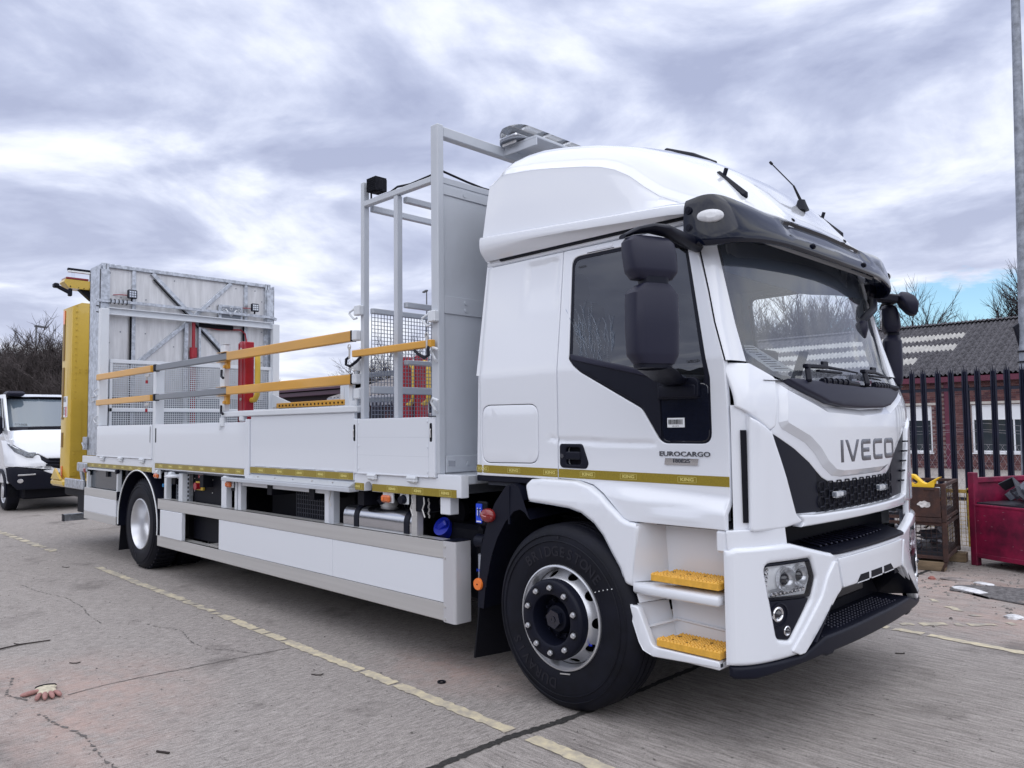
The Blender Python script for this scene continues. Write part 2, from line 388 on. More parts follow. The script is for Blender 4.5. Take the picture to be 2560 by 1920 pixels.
# ================================================================ SETTING
def ground_material():
    m = bpy.data.materials.new('yard_concrete'); m.use_nodes = True; t = m.node_tree; b = t.nodes['Principled BSDF']
    def n(ty, **k):
        x = t.nodes.new(ty)
        for a, v in k.items(): setattr(x, a, v)
        return x
    L = t.links.new
    c = n('ShaderNodeTexCoord'); P = c.outputs['Object']
    def nz(scale, det=6, ro=.6, sc=(1, 1, 1), rz=0, loc=(0, 0, 0)):
        mp = n('ShaderNodeMapping'); mp.inputs['Scale'].default_value = sc; mp.inputs['Rotation'].default_value = (0, 0, rz); mp.inputs['Location'].default_value = loc
        mp.vector_type = 'TEXTURE' if rz and False else 'POINT'; L(P, mp.inputs[0])
        x = n('ShaderNodeTexNoise'); x.inputs['Scale'].default_value = scale; x.inputs['Detail'].default_value = det; x.inputs['Roughness'].default_value = ro; L(mp.outputs[0], x.inputs[0]); return x.outputs[0]
    def ma(op, a, bb=None, cl=False):
        x = n('ShaderNodeMath', operation=op, use_clamp=cl)
        for i, v in enumerate((a, bb)):
            if v is None: continue
            if isinstance(v, (int, float)): x.inputs[i].default_value = v
            else: L(v, x.inputs[i])
        return x.outputs[0]
    def rp(f, p0, p1, c0=(0, 0, 0), c1=(1, 1, 1)):
        x = n('ShaderNodeValToRGB'); e = x.color_ramp.elements; e[0].position = p0; e[1].position = p1; e[0].color = (*c0, 1); e[1].color = (*c1, 1); L(f, x.inputs[0]); return x.outputs[0]
    def mix(f, a, bb, mode='MIX'):
        x = n('ShaderNodeMix', data_type='RGBA', blend_type=mode)
        if isinstance(f, (int, float)): x.inputs[0].default_value = f
        else: L(f, x.inputs[0])
        for i, v in ((6, a), (7, bb)):
            if isinstance(v, tuple): x.inputs[i].default_value = (*v, 1)
            else: L(v, x.inputs[i])
        return x.outputs[2]
    sp = n('ShaderNodeSeparateXYZ'); L(P, sp.inputs[0])
    right = ma('GREATER_THAN', sp.outputs[0], .1)
    big = nz(.55, 6, .6); mid = nz(2.6, 8, .65); fine = nz(55, 4, .7); speck = nz(190, 2, .7)
    base = rp(big, .34, .68, (.205, .188, .180), (.33, .308, .298))
    base = mix(.5, base, rp(mid, .32, .70, (.150, .137, .131), (.365, .342, .333)))
    base = mix(.50, base, rp(fine, .36, .66, (.055, .050, .047), (.43, .41, .395)))
    base = mix(.44, base, rp(speck, .40, .60, (.04, .037, .035), (.54, .52, .505)))
    # brushed finish: along y on the left slab, along x on the right one
    brA = nz(70, 4, .75, (1, .16, 1)); brB = nz(46, 4, .75, (.09, 1, 1), rz=R(9))
    br = mix(right, brA, brB); base = mix(.34, base, rp(br, .38, .62, (.05, .046, .044), (.47, .445, .435)))
    
    # dark oil stains and pale scuffs
    st = rp(nz(1.3, 7, .62, loc=(4, 2, 0)), .56, .68); base = mix(ma('MULTIPLY', st, .5), base, (.075, .067, .066))
    pits = rp(nz(26, 3, .6, loc=(9, 1, 0)), .655, .70); base = mix(ma('MULTIPLY', pits, .75), base, (.055, .05, .05))
    pale = rp(nz(3.1, 6, .7, loc=(1, 7, 0)), .62, .72); base = mix(ma('MULTIPLY', pale, .35), base, (.38, .36, .355))
    # red brick dust
    def blob(x0, y0, rx, ry):
        d = n('ShaderNodeVectorMath', operation='SUBTRACT'); L(P, d.inputs[0]); d.inputs[1].default_value = (x0, y0, 0)
        d2 = n('ShaderNodeVectorMath', operation='MULTIPLY'); L(d.outputs[0], d2.inputs[0]); d2.inputs[1].default_value = (1/rx, 1/ry, 0)
        ln = n('ShaderNodeVectorMath', operation='LENGTH'); L(d2.outputs[0], ln.inputs[0])
        return ma('SUBTRACT', 1.0, ln.outputs['Value'], True)
    red = blob(-2.25, -1.68, 1.15, .75)
    for a in ((-1.75, -1.95, 1.1, .55), (-2.75, -2.05, .9, .5), (-.95, .05, .75, .45), (1.55, 3.9, 1.6, 1.0), (.7, 5.0, 1.5, 1.2)): red = ma('MAXIMUM', red, blob(*a))
    red = ma('MULTIPLY', ma('MULTIPLY', red, rp(nz(5.5, 7, .7), .32, .62)), 1.15, True)
    base = mix(ma('MULTIPLY', red, .55), base, (.41, .285, .25))
    base = mix(1.0, base, (1.16, 1.115, 1.08), 'MULTIPLY')
    L(base, b.inputs['Base Color']); b.inputs['Roughness'].default_value = .88; b.inputs['Specular IOR Level'].default_value = .25
    h = ma('ADD', ma('MULTIPLY', fine, .5), ma('ADD', ma('MULTIPLY', br, .55), ma('MULTIPLY', ma('SUBTRACT', 1, pits), .4)))
    bp = n('ShaderNodeBump'); bp.inputs['Strength'].default_value = .8; bp.inputs['Distance'].default_value = .008; L(h, bp.inputs['Height']); L(bp.outputs[0], b.inputs['Normal'])
    return m
MAT['ground'] = ground_material()
g = G(); g.add([(-420, -420, 0), (420, -420, 0), (420, 420, 0), (-420, 420, 0)], [(0, 1, 2, 3)])
ground = tag(g.build('ground', MAT['ground'], ang=0), kind='structure')
tarm = mat('joint_tar', (.030, .028, .027), .9, var=(60, .4), bump=(90, .8, .01))
linem = mat('worn_line_paint', (.66, .58, .40), .8, var=(14, .5), col2=(.42, .375, .31), bump=(120, .4, .003), vcoord='Object')
linem2 = mat('faded_line_paint', (.60, .53, .38), .85, var=(9, .5), col2=(.30, .275, .25), bump=(120, .4, .003))
def ragged(pts, w, jag, step, z, seed, g, gaps=0.0, wn=0.0):
    """a strip along pts of width w with a broken outline"""
    rr = random.Random(seed); P = [Vector((*p, 0)) for p in pts]; L_, R_ = [], []; rows = []
    for a, b in zip(P, P[1:]):
        n = max(1, int((b-a).length/step))
        for i in range(n): rows.append(a+(b-a)*i/n)
    rows.append(P[-1])
    for i, p in enumerate(rows):
        d = (rows[min(i+1, len(rows)-1)]-rows[max(i-1, 0)]).normalized(); q = Vector((-d.y, d.x, 0)); wob = wn*(noise.noise((p.x*2.3, p.y*2.3, seed)))
        ww = w*(1+.5*noise.noise((p.x*1.1, p.y*1.1, seed+5))*(1 if wn else 0))
        L_.append(p+q*(ww/2+rr.uniform(-jag, jag)+wob)+Vector((0, 0, z))); R_.append(p-q*(ww/2+rr.uniform(-jag, jag)-wob)+Vector((0, 0, z)))
    for i in range(len(rows)-1):
        if rr.random() < gaps: continue
        g.add([R_[i], R_[i+1], L_[i+1], L_[i]], [(0, 1, 2, 3)])
    return g
g = G(); ragged([(.10, -2.2), (.075, -.86), (.085, -.45), (.13, -.1), (.15, .1), (.16, 1.2), (.18, 6)], .046, .008, .022, .003, 3, g, wn=.012)
tag(g.build('expansion_joint', tarm, ang=0), kind='structure')
g = G(); ragged([(-2.28, -1.82), (-2.31, -1.62), (-2.30, -1.43), (-2.27, -1.03), (-2.2, -.4)], .010, .004, .02, .002, 5, g, wn=.02)
ragged([(-2.05, -2.02), (-1.58, -1.95), (-1.0, -1.96)], .014, .010, .02, .0025, 8, g, gaps=.25, wn=.03)
ragged([(-3.9, -.9), (-3.3, -.78), (-2.6, -.83), (-2.1, -.6)], .008, .006, .025, .0025, 9, g, gaps=.4, wn=.06)
ragged([(-6.5, -1.2), (-5.2, -1.02), (-4.0, -1.1)], .007, .006, .03, .0025, 10, g, gaps=.45, wn=.06)
ragged([(-2.9, -1.97), (-2.55, -2.06), (-2.35, -2.0)], .014, .008, .02, .0025, 11, g, gaps=.2, wn=.05)
tag(g.build('pavement_crack', mat('crack_dirt', (.125, .113, .107), .95, var=(40, .4)), ang=0), kind='structure')
g = G(); ragged([(.165, -.385), (.9, -.43), (2.6, -.5)], .090, .006, .03, .004, 21, g); tag(g.build('painted_line', linem, ang=0), kind='structure')
g = G(); ragged([(-3.55, -.315), (-2.3, -.345), (-1.2, -.36), (.055, -.395)], .078, .009, .03, .004, 22, g, gaps=.05); tag(g.build('painted_line', linem, ang=0), kind='structure')
g = G(); ragged([(-6.85, -.27), (-5.4, -.29), (-4.1, -.30)], .080, .012, .04, .004, 23, g, gaps=.06); ragged([(-4.05, -.31), (-3.58, -.315)], .06, .02, .06, .004, 27, g, gaps=.45); tag(g.build('painted_line', linem2, ang=0), kind='structure')
g = G(); ragged([(-13, -.28), (-10.5, -.28), (-8.6, -.27)], .10, .02, .06, .004, 24, g, gaps=.25); tag(g.build('painted_line', linem2, ang=0), kind='structure')
g = G(); ragged([(.3, 3.03), (1.0, 3.0), (1.7, 2.93), (3.4, 2.8)], .085, .012, .04, .004, 25, g, gaps=.05); tag(g.build('painted_line', linem, ang=0), kind='structure')
g = G(); ragged([(.66, 3.12), (.93, 3.35), (1.27, 3.66), (1.5, 3.9)], .07, .02, .05, .004, 26, g, gaps=.22); tag(g.build('painted_line', linem2, ang=0), kind='structure')
g = G(); ragged([(.45, 4.5), (.64, 4.28), (.83, 4.07), (1.1, 3.85)], .07, .022, .05, .004, 28, g, gaps=.55); tag(g.build('painted_line', linem2, ang=0), kind='structure')
# broken patch of tarmac with a lifted edge near the scrap bins
patchm = mat('patch_tarmac', (.075, .070, .072), .9, var=(34, .75), col2=(.22, .21, .215), bump=(70, 1.0, .02))
g = G(); rr = random.Random(4); pp = [(.66, 4.76), (.86, 4.72), (1.0, 4.62), (1.3, 4.55), (1.75, 4.45), (1.85, 4.75), (1.5, 5.05), (1.15, 5.28), (.85, 5.2), (.64, 5.05)]
pp = [(x+rr.uniform(-.02, .02), y+rr.uniform(-.02, .02)) for x, y in rpoly(pp, .05, 3)]
g.prism([(x, y, .002) for x, y in pp], (0, 0, .012)); tag(g.build('tarmac_patch', patchm, ang=0), kind='structure')

# small loose bits on the concrete: uncountable grit
gritm = mat('grit', (.10, .09, .085), .9, var=(9, .7), col2=(.36, .33, .31), vcoord='Object')
g = G(); rr = random.Random(12)
def stone(g, x, y, s, rr):
    a = rr.random()*6.28; vs = []
    for i in range(6): t = a+i*1.047; vs.append((x+s*math.cos(t)*rr.uniform(.6, 1.2), y+s*math.sin(t)*rr.uniform(.6, 1.2), 0))
    vs += [(x+s*.5*math.cos(a+i*2.1), y+s*.5*math.sin(a+i*2.1), s*rr.uniform(.5, .9)) for i in range(3)]
    g.add(vs, [(0, 1, 7, 6), (2, 3, 8, 7), (4, 5, 6, 8), (1, 2, 7), (3, 4, 8), (5, 0, 6), (6, 7, 8)])
for i in range(900):
    x = rr.uniform(-9, 3); y = rr.uniform(-2.6, .2); stone(g, x, y, rr.choice((.003, .004, .004, .006, .008)), rr)
for i in range(420):
    x = rr.gauss(.9, .6); y = rr.gauss(5.2, .7); stone(g, x, y, rr.choice((.006, .008, .012, .018)), rr)
tag(g.build('grit', gritm, ang=0), 'loose grit and crumbs of concrete on the yard', kind='stuff')
rubm = mat('rubble', (.24, .21, .20), .9, var=(12, .4), bump=(50, .6, .01)); rubw = mat('white_chip', (.62, .62, .64), .8, var=(20, .3)); rubr = mat('brick_chip', (.33, .13, .11), .9, var=(20, .3))
def rubble(x, y, s, m, label, flat=.4, ln=1.0, rz=0.0):
    g = G(); rr = random.Random(int(x*1000+y*77)); n = 9; vs = []
    for k, (zz, f) in enumerate(((0, 1), (flat*.6, .95), (flat, .6))):
        for i in range(n):
            t = 6.283*i/n; q = f*s*rr.uniform(.8, 1.15); vs.append((math.cos(t)*q*ln, math.sin(t)*q, zz*s))
    fs = [(k*n+i, k*n+(i+1) % n, (k+1)*n+(i+1) % n, (k+1)*n+i) for k in (0, 1) for i in range(n)]+[tuple(range(2*n, 3*n))]
    g.add(vs, fs); o = g.build('rubble_piece', m, ang=0); o.location = (x, y, 0); o.rotation_euler.z = rz; tag(o, label, 'rubble', 'rubble by the scrap bins')
rubble(.36, 5.25, .035, rubr, 'red brick lump on the concrete in front of the rusty cages', .8)
rubble(.55, 5.35, .075, rubm, 'long thin grey flake right of the red brick lump', .25, 2.0, .3)
rubble(.79, 4.86, .085, rubw, 'white flat slab of broken paint on the edge of the dark tarmac patch', .3, 2.4, -.5)
rubble(1.33, 3.98, .05, rubw, 'pale pointed stone lying on the yard beyond the yellow line', .55, 1.5, .2)
rubble(1.28, 4.62, .045, rubm, 'grey stone at the near edge of the dark tarmac patch', .5, 1.6, .6)
rubble(.80, 5.32, .06, rubw, 'white flake behind the dark tarmac patch', .22, 1.9, -.3)
# twig, stub and washer, glove
twig = mat('twig_bark', (.035, .026, .024), .85)
g = G(); g.tube([(-3.66, -2.06, .008), (-3.70, -1.88, .010), (-3.735, -1.74, .009), (-3.72, -1.64, .008), (-3.715, -1.55, .006)], .0065, 6, r2=.004); tw = g.build('fallen_twig', twig)
tag(tw, 'thin dark twig lying on the concrete at the left', 'twig'); g = G(); g.tube([(-3.732, -1.745, .01), (-3.765, -1.775, .016)], .004, 5); g.build('side_shoot', twig, tw)
g = G(); g.tube([(-1.045, -1.765, .006), (-1.01, -1.747, .006), (-.98, -1.73, .006)], .0055, 6); tag(g.build('wooden_stub', twig), 'short dark stick end on the concrete near the bottom edge', 'stick')
g = G(); g.tube([(-.82+.022*math.cos(i*.349), -.15+.022*math.sin(i*.349), .006) for i in range(18)], .0055, 6, True); tag(g.build('rubber_ring', dark), 'small black rubber ring on the concrete beyond the yellow line', 'ring')
def loop_wire(x, y, s): return [(x, y, .004), (x+s*.6, y+.01, .005), (x+s, y+.03, .005), (x+s*.8, y+.055, .004)]
for i, (x, y, s, lb) in enumerate(((-2.98, -1.62, .05, 'bent bit of dark wire left of the cracks'), (-1.55, -.62, .06, 'curled dark leaf stalk beside the long yellow line'), (-7.2, -.55, .10, 'dark scrap of bark on the yard near the rear wheel'), (.98, 2.35, .05, 'thin bent wire on the brushed concrete ahead of the bumper'))):
    g = G(); g.tube(loop_wire(x, y, s), .0035, 5); tag(g.build('wire_scrap', twig), lb, 'debris')
# ---- glove, lying palm down
glw = mat('glove_cotton', (.52, .47, .36), .95, var=(40, .25), bump=(120, .5, .004)); glr = mat('glove_latex_red', (.33, .17, .155), .75, var=(30, .2), bump=(60, .4, .004))
gv = thing('work_glove', 'dirty cotton work glove with red rubber fingers lying on the concrete', 'glove', (-2.40, -1.90, 0), R(-4))
A = Vector((.165, -.02, 0)).normalized(); B = Vector((.02, .165, 0)).normalized()      # A: wrist->fingers, B: across
g = G(); prof = [(-.115, .052, .020), (-.10, .058, .024), (-.055, .046, .025), (-.01, .050, .027), (.035, .052, .026), (.06, .046, .020)]
rows = []
for a, hw, hh in prof:
    row = []
    for i in range(14):
        t = 6.283*i/14; c, q = math.cos(t), math.sin(t)
        p = A*(a+.008*noise.noise((a*30, t, 1)))+B*(hw*c*(1+.12*noise.noise((a*20, c, 3)))); row.append((p.x, p.y, max(.001, hh*.5+hh*.5*q+.003*noise.noise((a*40, t*2, 2)))))
    rows.append(row)
g.loft(rows, True); g.add(rows[-1], [tuple(range(14))]); g.build('palm', glw, gv, 60)
g = G(); g.tube([Vector(p)*1.0 for p in [(A*(-.117)+B*(.055*math.cos(i*.449))+Vector((0, 0, .013+.011*math.sin(i*.449)))) for i in range(14)]], .0045, 6, True); g.build('cuff_hem', dark, gv)
for k, (b_, ln, sp_) in enumerate(((-.040, .085, -.02), (-.013, .100, -.005), (.014, .098, .008), (.040, .082, .022))):
    g = G(); st = A*.045+B*b_
    pts = [st+A*(ln*u)+B*(sp_*u)+Vector((0, 0, .016+.006*math.sin(u*3.0)-.004*u)) for u in (0, .3, .6, .85, 1.0)]
    rad = (.0135, .0145, .0145, .0125, .006); rows = []
    for p, r_ in zip(pts, rad): rows.append([(p+B*(r_*math.cos(i*.628))+Vector((0, 0, r_*math.sin(i*.628)*.9))) for i in range(10)])
    g.loft(rows, True); g.add(rows[-1], [tuple(range(10))]); g.build('finger', glr, gv, 60)
g = G(); st = A*(-.03)+B*(-.045); dr = (A*.35-B*.95).normalized(); dp = Vector((-dr.y, dr.x, 0)); rows = []
for u, r_ in ((0, .014), (.03, .0165), (.06, .016), (.085, .013), (.097, .005)):
    p = st+dr*u+Vector((0, 0, .016)); rows.append([(p+dp*(r_*math.cos(i*.628))+Vector((0, 0, r_*math.sin(i*.628)*.85))) for i in range(10)])
g.loft(rows, True); g.add(rows[-1], [tuple(range(10))]); g.build('thumb', glr, gv, 60)

# ================================================================ palisade fence (y = 9.4)
navy = mat('palisade_navy_paint', (.006, .008, .025), .5, var=(6, .3))
fz = thing('palisade_fence', 'tall dark navy steel palisade fence with pointed pales behind the scrap bins', 'fence', (0, 9.4, 0))
pg = G(); w = .042; sec = [(-w, .012), (-w*.55, -.006), (-w*.3, .008), (0, -.010), (w*.3, .008), (w*.55, -.006), (w, .012)]
rowz = [(.05, 1), (2.22, 1), (2.30, .93)]; rows = [[(x*k, y, z) for x, y in sec] for z, k in rowz]; pg.loft([[p for p in r] for r in rows])
for (x0, x1, tp) in ((0, 2, 2.36), (2, 4, 2.42), (4, 6, 2.36)):                 # three points of a pale
    a, b = rows[2][x0], rows[2][x1]; c = rows[2][(x0+x1)//2]; xm = c[0]*(1.25 if x0 != 2 else 1)
    pg.add([a, c, b, (xm, c[1]-(.02 if x0 == 2 else -.012), tp)], [(0, 1, 3), (1, 2, 3)])
pale0 = pg.build('pale', navy, fz, 20)
i0 = 0; x = 2.35
while x > -31:
    x -= .18
    if i0 == 0: p = pale0
    else: p = pale0.copy(); COL.objects.link(p); p.parent = fz
    p.location = (x, random.uniform(-.004, .004), random.uniform(-.012, .012)); p.rotation_euler = (0, random.uniform(-.006, .006), random.uniform(-.05, .05)); i0 += 1
for z in (2.055, .45):
    g = G(); g.box(-31, 2.4, .016, .022, z-.025, z+.025); g.box(-31, 2.4, .016, .062, z+.019, z+.025); g.build('rail', navy, fz)
for x in (-.35, 2.2, -3.1, -5.85, -8.6, -11.35, -14.1, -16.85, -19.6, -22.35, -25.1):
    g = G(); g.box(x-.05, x+.05, .064, .075, 0, 2.12); g.box(x-.004, x+.004, .075, .15, 0, 2.12); g.build('post', navy, fz)
# chain link behind, sagging wires
cl = thing('chain_link_fence', 'low galvanised chain link fence with slack strands behind the navy palisade', 'fence', (0, 11.2, 0))
wirem = mat('old_wire', (.42, .40, .43), .5, .4)
g = G()
for i in range(-60, 44):
    for sgn in (1, -1):
        x = i*.10; g.tube([(x, 0, .25), (x+sgn*.95*.55, 0, 1.20)], .0022, 4)
o = g.build('mesh', wirem, cl, 0); o['kind'] = 'stuff'
for z, sg in ((1.21, .02), (1.42, .05), (1.45, .03), (1.56, .06)):
    g = G(); g.tube([(-6+i*.25, 0, z-sg*math.sin(i*.45)**2) for i in range(48)], .0035, 4); g.build('strand', wirem, cl)
for x in (-5.8, -3.0, -.2, 2.6):
    g = G(); g.cyl((x, .03, 0), (x, .03, 1.62), .024, 10); g.build('post', wirem, cl)

# ================================================================ brick building (wall plane y = 26)
brickA = mat('brick_red_brown', (.130, .052, .055), .85, var=(3, .35), bump=(60, .5, .006), vcoord='Object'); brickB = mat('brick_pale_red', (.175, .080, .078), .85, var=(3, .35), bump=(60, .5, .006)); brickC = mat('brick_dark_plum', (.085, .035, .045), .85, var=(3, .35), bump=(60, .5, .006))
mort = mat('mortar', (.235, .175, .17), .95, var=(5, .2)); maroon = mat('maroon_paint', (.120, .022, .048), .45, var=(4, .1)); uwhite = mat('window_white', (.80, .82, .86), .4)
wglass = mat('office_glass', (.035, .045, .055), .06, coat=1.0); lint = mat('lintel_concrete', (.52, .49, .46), .9, var=(4, .15))
bb = thing('brick_building', 'single storey red brick workshop with maroon gutter and grey corrugated roof', 'building', (0, 26, 0))
X0, X1 = -19.5, 1.5
wins = [(-4.46, -2.05, .56, 2.16), (-8.1, -5.68, .54, 2.16), (-11.6, -9.3, .54, 2.16), (-15.2, -12.9, .54, 2.16)]
wg = G(); xs = [X1]
# mortar backing wall with window openings, built as strips
def wall_strips(g, x0, x1, z0, z1, holes, y0, y1):
    cuts = sorted({x0, x1, *[h[0] for h in holes], *[h[1] for h in holes]})
    for a, b in zip(cuts, cuts[1:]):
        hs = [h for h in holes if h[0] <= a+1e-6 and h[1] >= b-1e-6]
        if hs: h = hs[0]; g.box(a, b, y0, y1, z0, h[2]); g.box(a, b, y0, y1, h[3], z1)
        else: g.box(a, b, y0, y1, z0, z1)
wall_strips(wg, X0, X1, 0, 3.0, wins, .012, .30); wall = wg.build('wall', mort, bb, 0)
cols = [-5.17, -12.25, -18.6]
bm_ = []
for k in range(3):
    for ln in (.212, .10):
        q = G(); q.box(0, ln, 0, .06, 0, .063, .004); bm_.append(q)
near = []; far = G()
for row in range(40):
    z = .02+row*.075; x = X0+(.1125 if row % 2 else 0)
    if z+.065 > 2.98: break
    while x < X1-.21:
        a, b = x, x+.212; skip = False; full = True
        for (p, q, r_, s_) in wins:
            zt = s_+.11
            if z+.063 > r_-.005 and z < zt and b > p-.04 and a < q+.04:
                if a < p-.12 and b <= p+.12 or b > q+.12 and a >= q-.12:
                    full = False; skip = (a > p-.14 and b < q+.14)
                    if not skip:
                        if a < p: b = min(b, p-.005)
                        else: a = max(a, q+.005)
                else: skip = True
                if not skip and (b-a) < .05: skip = True
        for c_ in cols:
            if b > c_-.09 and a < c_+.09: skip = True
        if not skip:
            near.append((abs(a+3.9)+abs(z-1.5)*.6, a, b, z, full and (b-a) > .2))
        x += .2225
near.sort(); cnt = 0; meshes = {}
for d, a, b, z, full in near:
    mi = random.choices((0, 1, 2), (5, 4, 2))[0]; pr = random.uniform(-.004, .004)
    if cnt < 300 and full and -6.6 < a < -2.2:
        if mi not in meshes:
            q = G(); q.box(0, .212, 0, .05, 0, .063, .004); ob = q.build('brick', (brickA, brickB, brickC)[mi], wall, 0); meshes[mi] = ob
        else: ob = meshes[mi].copy(); COL.objects.link(ob); ob.parent = wall
        ob.location = (a, pr-.004, z); cnt += 1
    else:
        far.mi = mi; far.box(a, b, pr, .05, z, z+.063)
o = far.build('brick_courses', [brickA, brickB, brickC], wall, 0); o['kind'] = 'stuff'
for (p, q, r_, s_) in wins:
    f = G(); d = .05
    f.box(p, q, .06, .12, r_, r_+.07, .005); f.box(p, q, .06, .12, s_-.06, s_, .005); f.box(p, p+.06, .06, .12, r_+.07, s_-.06, .005); f.box(q-.06, q, .06, .12, r_+.07, s_-.06, .005)
    zt = s_-.48; f.box(p+.06, q-.06, .062, .118, zt-.03, zt+.02, .004)
    wn = f.build('window', uwhite, bb)
    f = G(); f.box(p+.06, q-.06, .075, .09, zt+.02, s_-.06); f.build('panel', uwhite, wn)
    n = 2
    for k in range(n):
        a = p+.06+(q-p-.12)*k/n; b = p+.06+(q-p-.12)*(k+1)/n
        f = G(); f.box(a+.012, b-.012, .092, .10, r_+.07, zt-.03); f.build('pane', wglass, wn)
    f = G(); f.box((p+q)/2-.022, (p+q)/2+.022, .07, .115, r_+.07, zt-.03, .004); f.build('mullion', uwhite, wn)
    f = G(); f.box(p-.04, q+.04, -.05, .06, r_-.045, r_-.003, .006); f.build('sill', uwhite, wn)
    f = G(); f.box(p-.15, q+.15, -.012, .05, s_+.02, s_+.105, .004); f.build('lintel', lint, wn)
for c_ in cols:
    f = G(); f.box(c_-.085, c_+.085, -.05, .04, 0, 2.94, .006); f.box(c_-.095, c_+.095, -.055, .04, 2.44, 2.48); f.build('column', maroon, bb)
f = G(); f.box(X0-.2, X1+.2, -.30, -.16, 2.94, 3.13, .01); f.box(X0-.2, X1+.2, -.16, .3, 2.955, 2.985); f.build('gutter', maroon, bb)
# inside, so the panes do not look into nothing
f = G(); f.box(X0, X1, 2.2, 2.3, 0, 3.0); f.build('inner_wall', mat('inner_wall', (.22, .20, .18), .9, var=(1.4, .5)), bb)
# corrugated roof: sheets (parts), real waves
roofm = mat('asbestos_sheet_grey', (.120, .116, .130), .95, var=(8, .45), col2=(.020, .019, .025), bump=(30, .8, .02), streak=(1.5, 1, 1)); rlich = mat('translucent_sheet', (.40, .39, .375), .6, var=(6, .15))
rp_ = math.atan(.442)
def sheet(nw, ln, nu=6):
    q = G(); P_ = .146; n = nw*nu; rows = []
    for j in range(3):
        v = ln*j/2; rows.append([(i*P_/nu, v*math.cos(rp_), v*math.sin(rp_)+.034*math.cos(2*math.pi*i/nu)) for i in range(n+1)])
    top = rows; bot = [[(x, y, z-.012) for x, y, z in r] for r in rows]
    q.loft(top); q.loft([r[::-1] for r in bot]); q.loft([bot[0], top[0]]); return q
NW = 7; SW = NW*.146; ncol = int((X1-X0+.4)/SW)+1; shm = sheet(NW, .70); sh0 = None; sh1 = None
for c_ in range(ncol):
    for rw in range(9):
        x = X0-.2+c_*SW; v = rw*.624; y = -.33+v*math.cos(rp_); z = 3.20+v*math.sin(rp_)+rw*.004
        xm = x+SW/2; tr = (rw == 2 and -13.5 < xm < -6.4) or (rw == 4 and -13.5 < xm < -5.0) or (rw == 6 and -13.5 < xm < -5.6)
        if tr:
            if sh1 is None: ob = sh1 = shm.build('translucent_sheet', rlich, bb, 60)
            else: ob = sh1.copy(); COL.objects.link(ob); ob.parent = bb
        else:
            if sh0 is None: ob = sh0 = shm.build('roof_sheet', roofm, bb, 60)
            else: ob = sh0.copy(); COL.objects.link(ob); ob.parent = bb
        ob.location = (x, y, z+random.uniform(0, .008)); ob.rotation_euler.x = random.uniform(-.004, .004)
yr = -.33+5.60*math.cos(rp_); zr = 3.25+5.60*math.sin(rp_)
f = G(); rows = []
for k in range(5):
    t = math.pi*(.12+.76*k/4); rows.append([(X0-.2+i*.0365, yr+.16*math.cos(math.pi-t)*1.2, zr-.06+.12*math.sin(t)+.02*math.cos(i*2*math.pi/4)) for i in range(int((X1-X0+.5)/.0365))])
f.loft(rows); f.build('ridge_cap', roofm, bb, 60)
f = G(); f.add([(X0-.2, yr, zr-.03), (X1+.2, yr, zr-.03), (X1+.2, yr*2+.3, 3.0), (X0-.2, yr*2+.3, 3.0)], [(3, 2, 1, 0)]); f.box(X0, X1, yr*2-.2, yr*2, 0, 3.0); f.build('rear_slope', roofm, bb, 0)
for xe in (X0, X1-.05): f = G(); f.prism([(xe, .3, 0), (xe, yr*2-.2, 0), (xe, yr*2-.2, 2.95), (xe, yr, zr-.1), (xe, .3, 3.02)], (.05, 0, 0)); f.build('gable_wall', brickA, bb, 0)

# ---- two more buildings of the estate, seen between the truck's rails
def shed(name, label, x0, x1, y0, depth, ez, rz_, fas, roofmat, wallm, doors=()):
    t = thing(name, label, 'building', (0, y0, 0))
    g = G(); g.box(x0, x1, 0, depth, 0, ez-.4); g.build('wall', wallm, t, 0)
    g = G(); g.box(x0-.3, x1+.3, -.55, -.40, ez-.16, ez, .01); g.build('gutter', fas, t); g = G(); g.box(x0-.2, x1+.2, -.38, -.02, ez-.42, ez-.2, .01); g.build('fascia', fas, t)
    nw = int((x1-x0+.6)/.075); sl = (rz_-ez)/(depth/2+.5)
    for s_ in (0, 1):
        g = G(); rows = []
        for y, z in ((-.5, ez+.02), (depth/2, rz_)):
            rows.append([(x0-.3+i*.075, (y if not s_ else depth-y), z+.03*math.cos(i*math.pi/2)) for i in range(nw)])
        g.loft(rows if not s_ else rows[::-1]); g.build('roof', roofmat, t, 60)
    for k, (a, b, h) in enumerate(doors):
        g = G(); g.box(a, b, -.03, .02, 0, h)
        o = g.build('roller_door', MAT['dark_opening'], t)
        for j in range(int(h/.25)): g = G(); g.box(a+.02, b-.02, -.045, -.031, .03+j*.25, .24+j*.25, .004); g.build('slat', MAT['dark_opening'], o)
    for xe in (x0, x1-.05): g = G(); g.prism([(xe, .02, ez-.4), (xe, depth-.02, ez-.4), (xe, depth/2, rz_-.12)], (.05, 0, 0)); g.build('gable', wallm, t, 0)
    return t
mat('dark_opening', (.012, .011, .02), .6); plum = mat('plum_gutter', (.060, .014, .040), .4)
shed('warehouse', 'low warehouse with a broad plum coloured gutter beyond the truck bed', -52, -30.2, 18.4, 12, 3.78, 4.5, plum, mat('warehouse_roof', (.14, .13, .13), .9, var=(2, .4)), mat('warehouse_wall', (.028, .018, .026), .8), [(-46, -42, 3.0), (-39, -35, 3.0)])
shed('workshop_shed', 'brown brick shed with grey sheet roof seen through the wire mesh bulkhead', -29.2, -20.6, 17.2, 9, 3.05, 4.55, mat('shed_gutter', (.36, .37, .42), .5), mat('shed_roof', (.20, .185, .185), .9, var=(2, .35)), brickC, [(-28, -25.6, 2.5), (-24.4, -22, 2.5)])

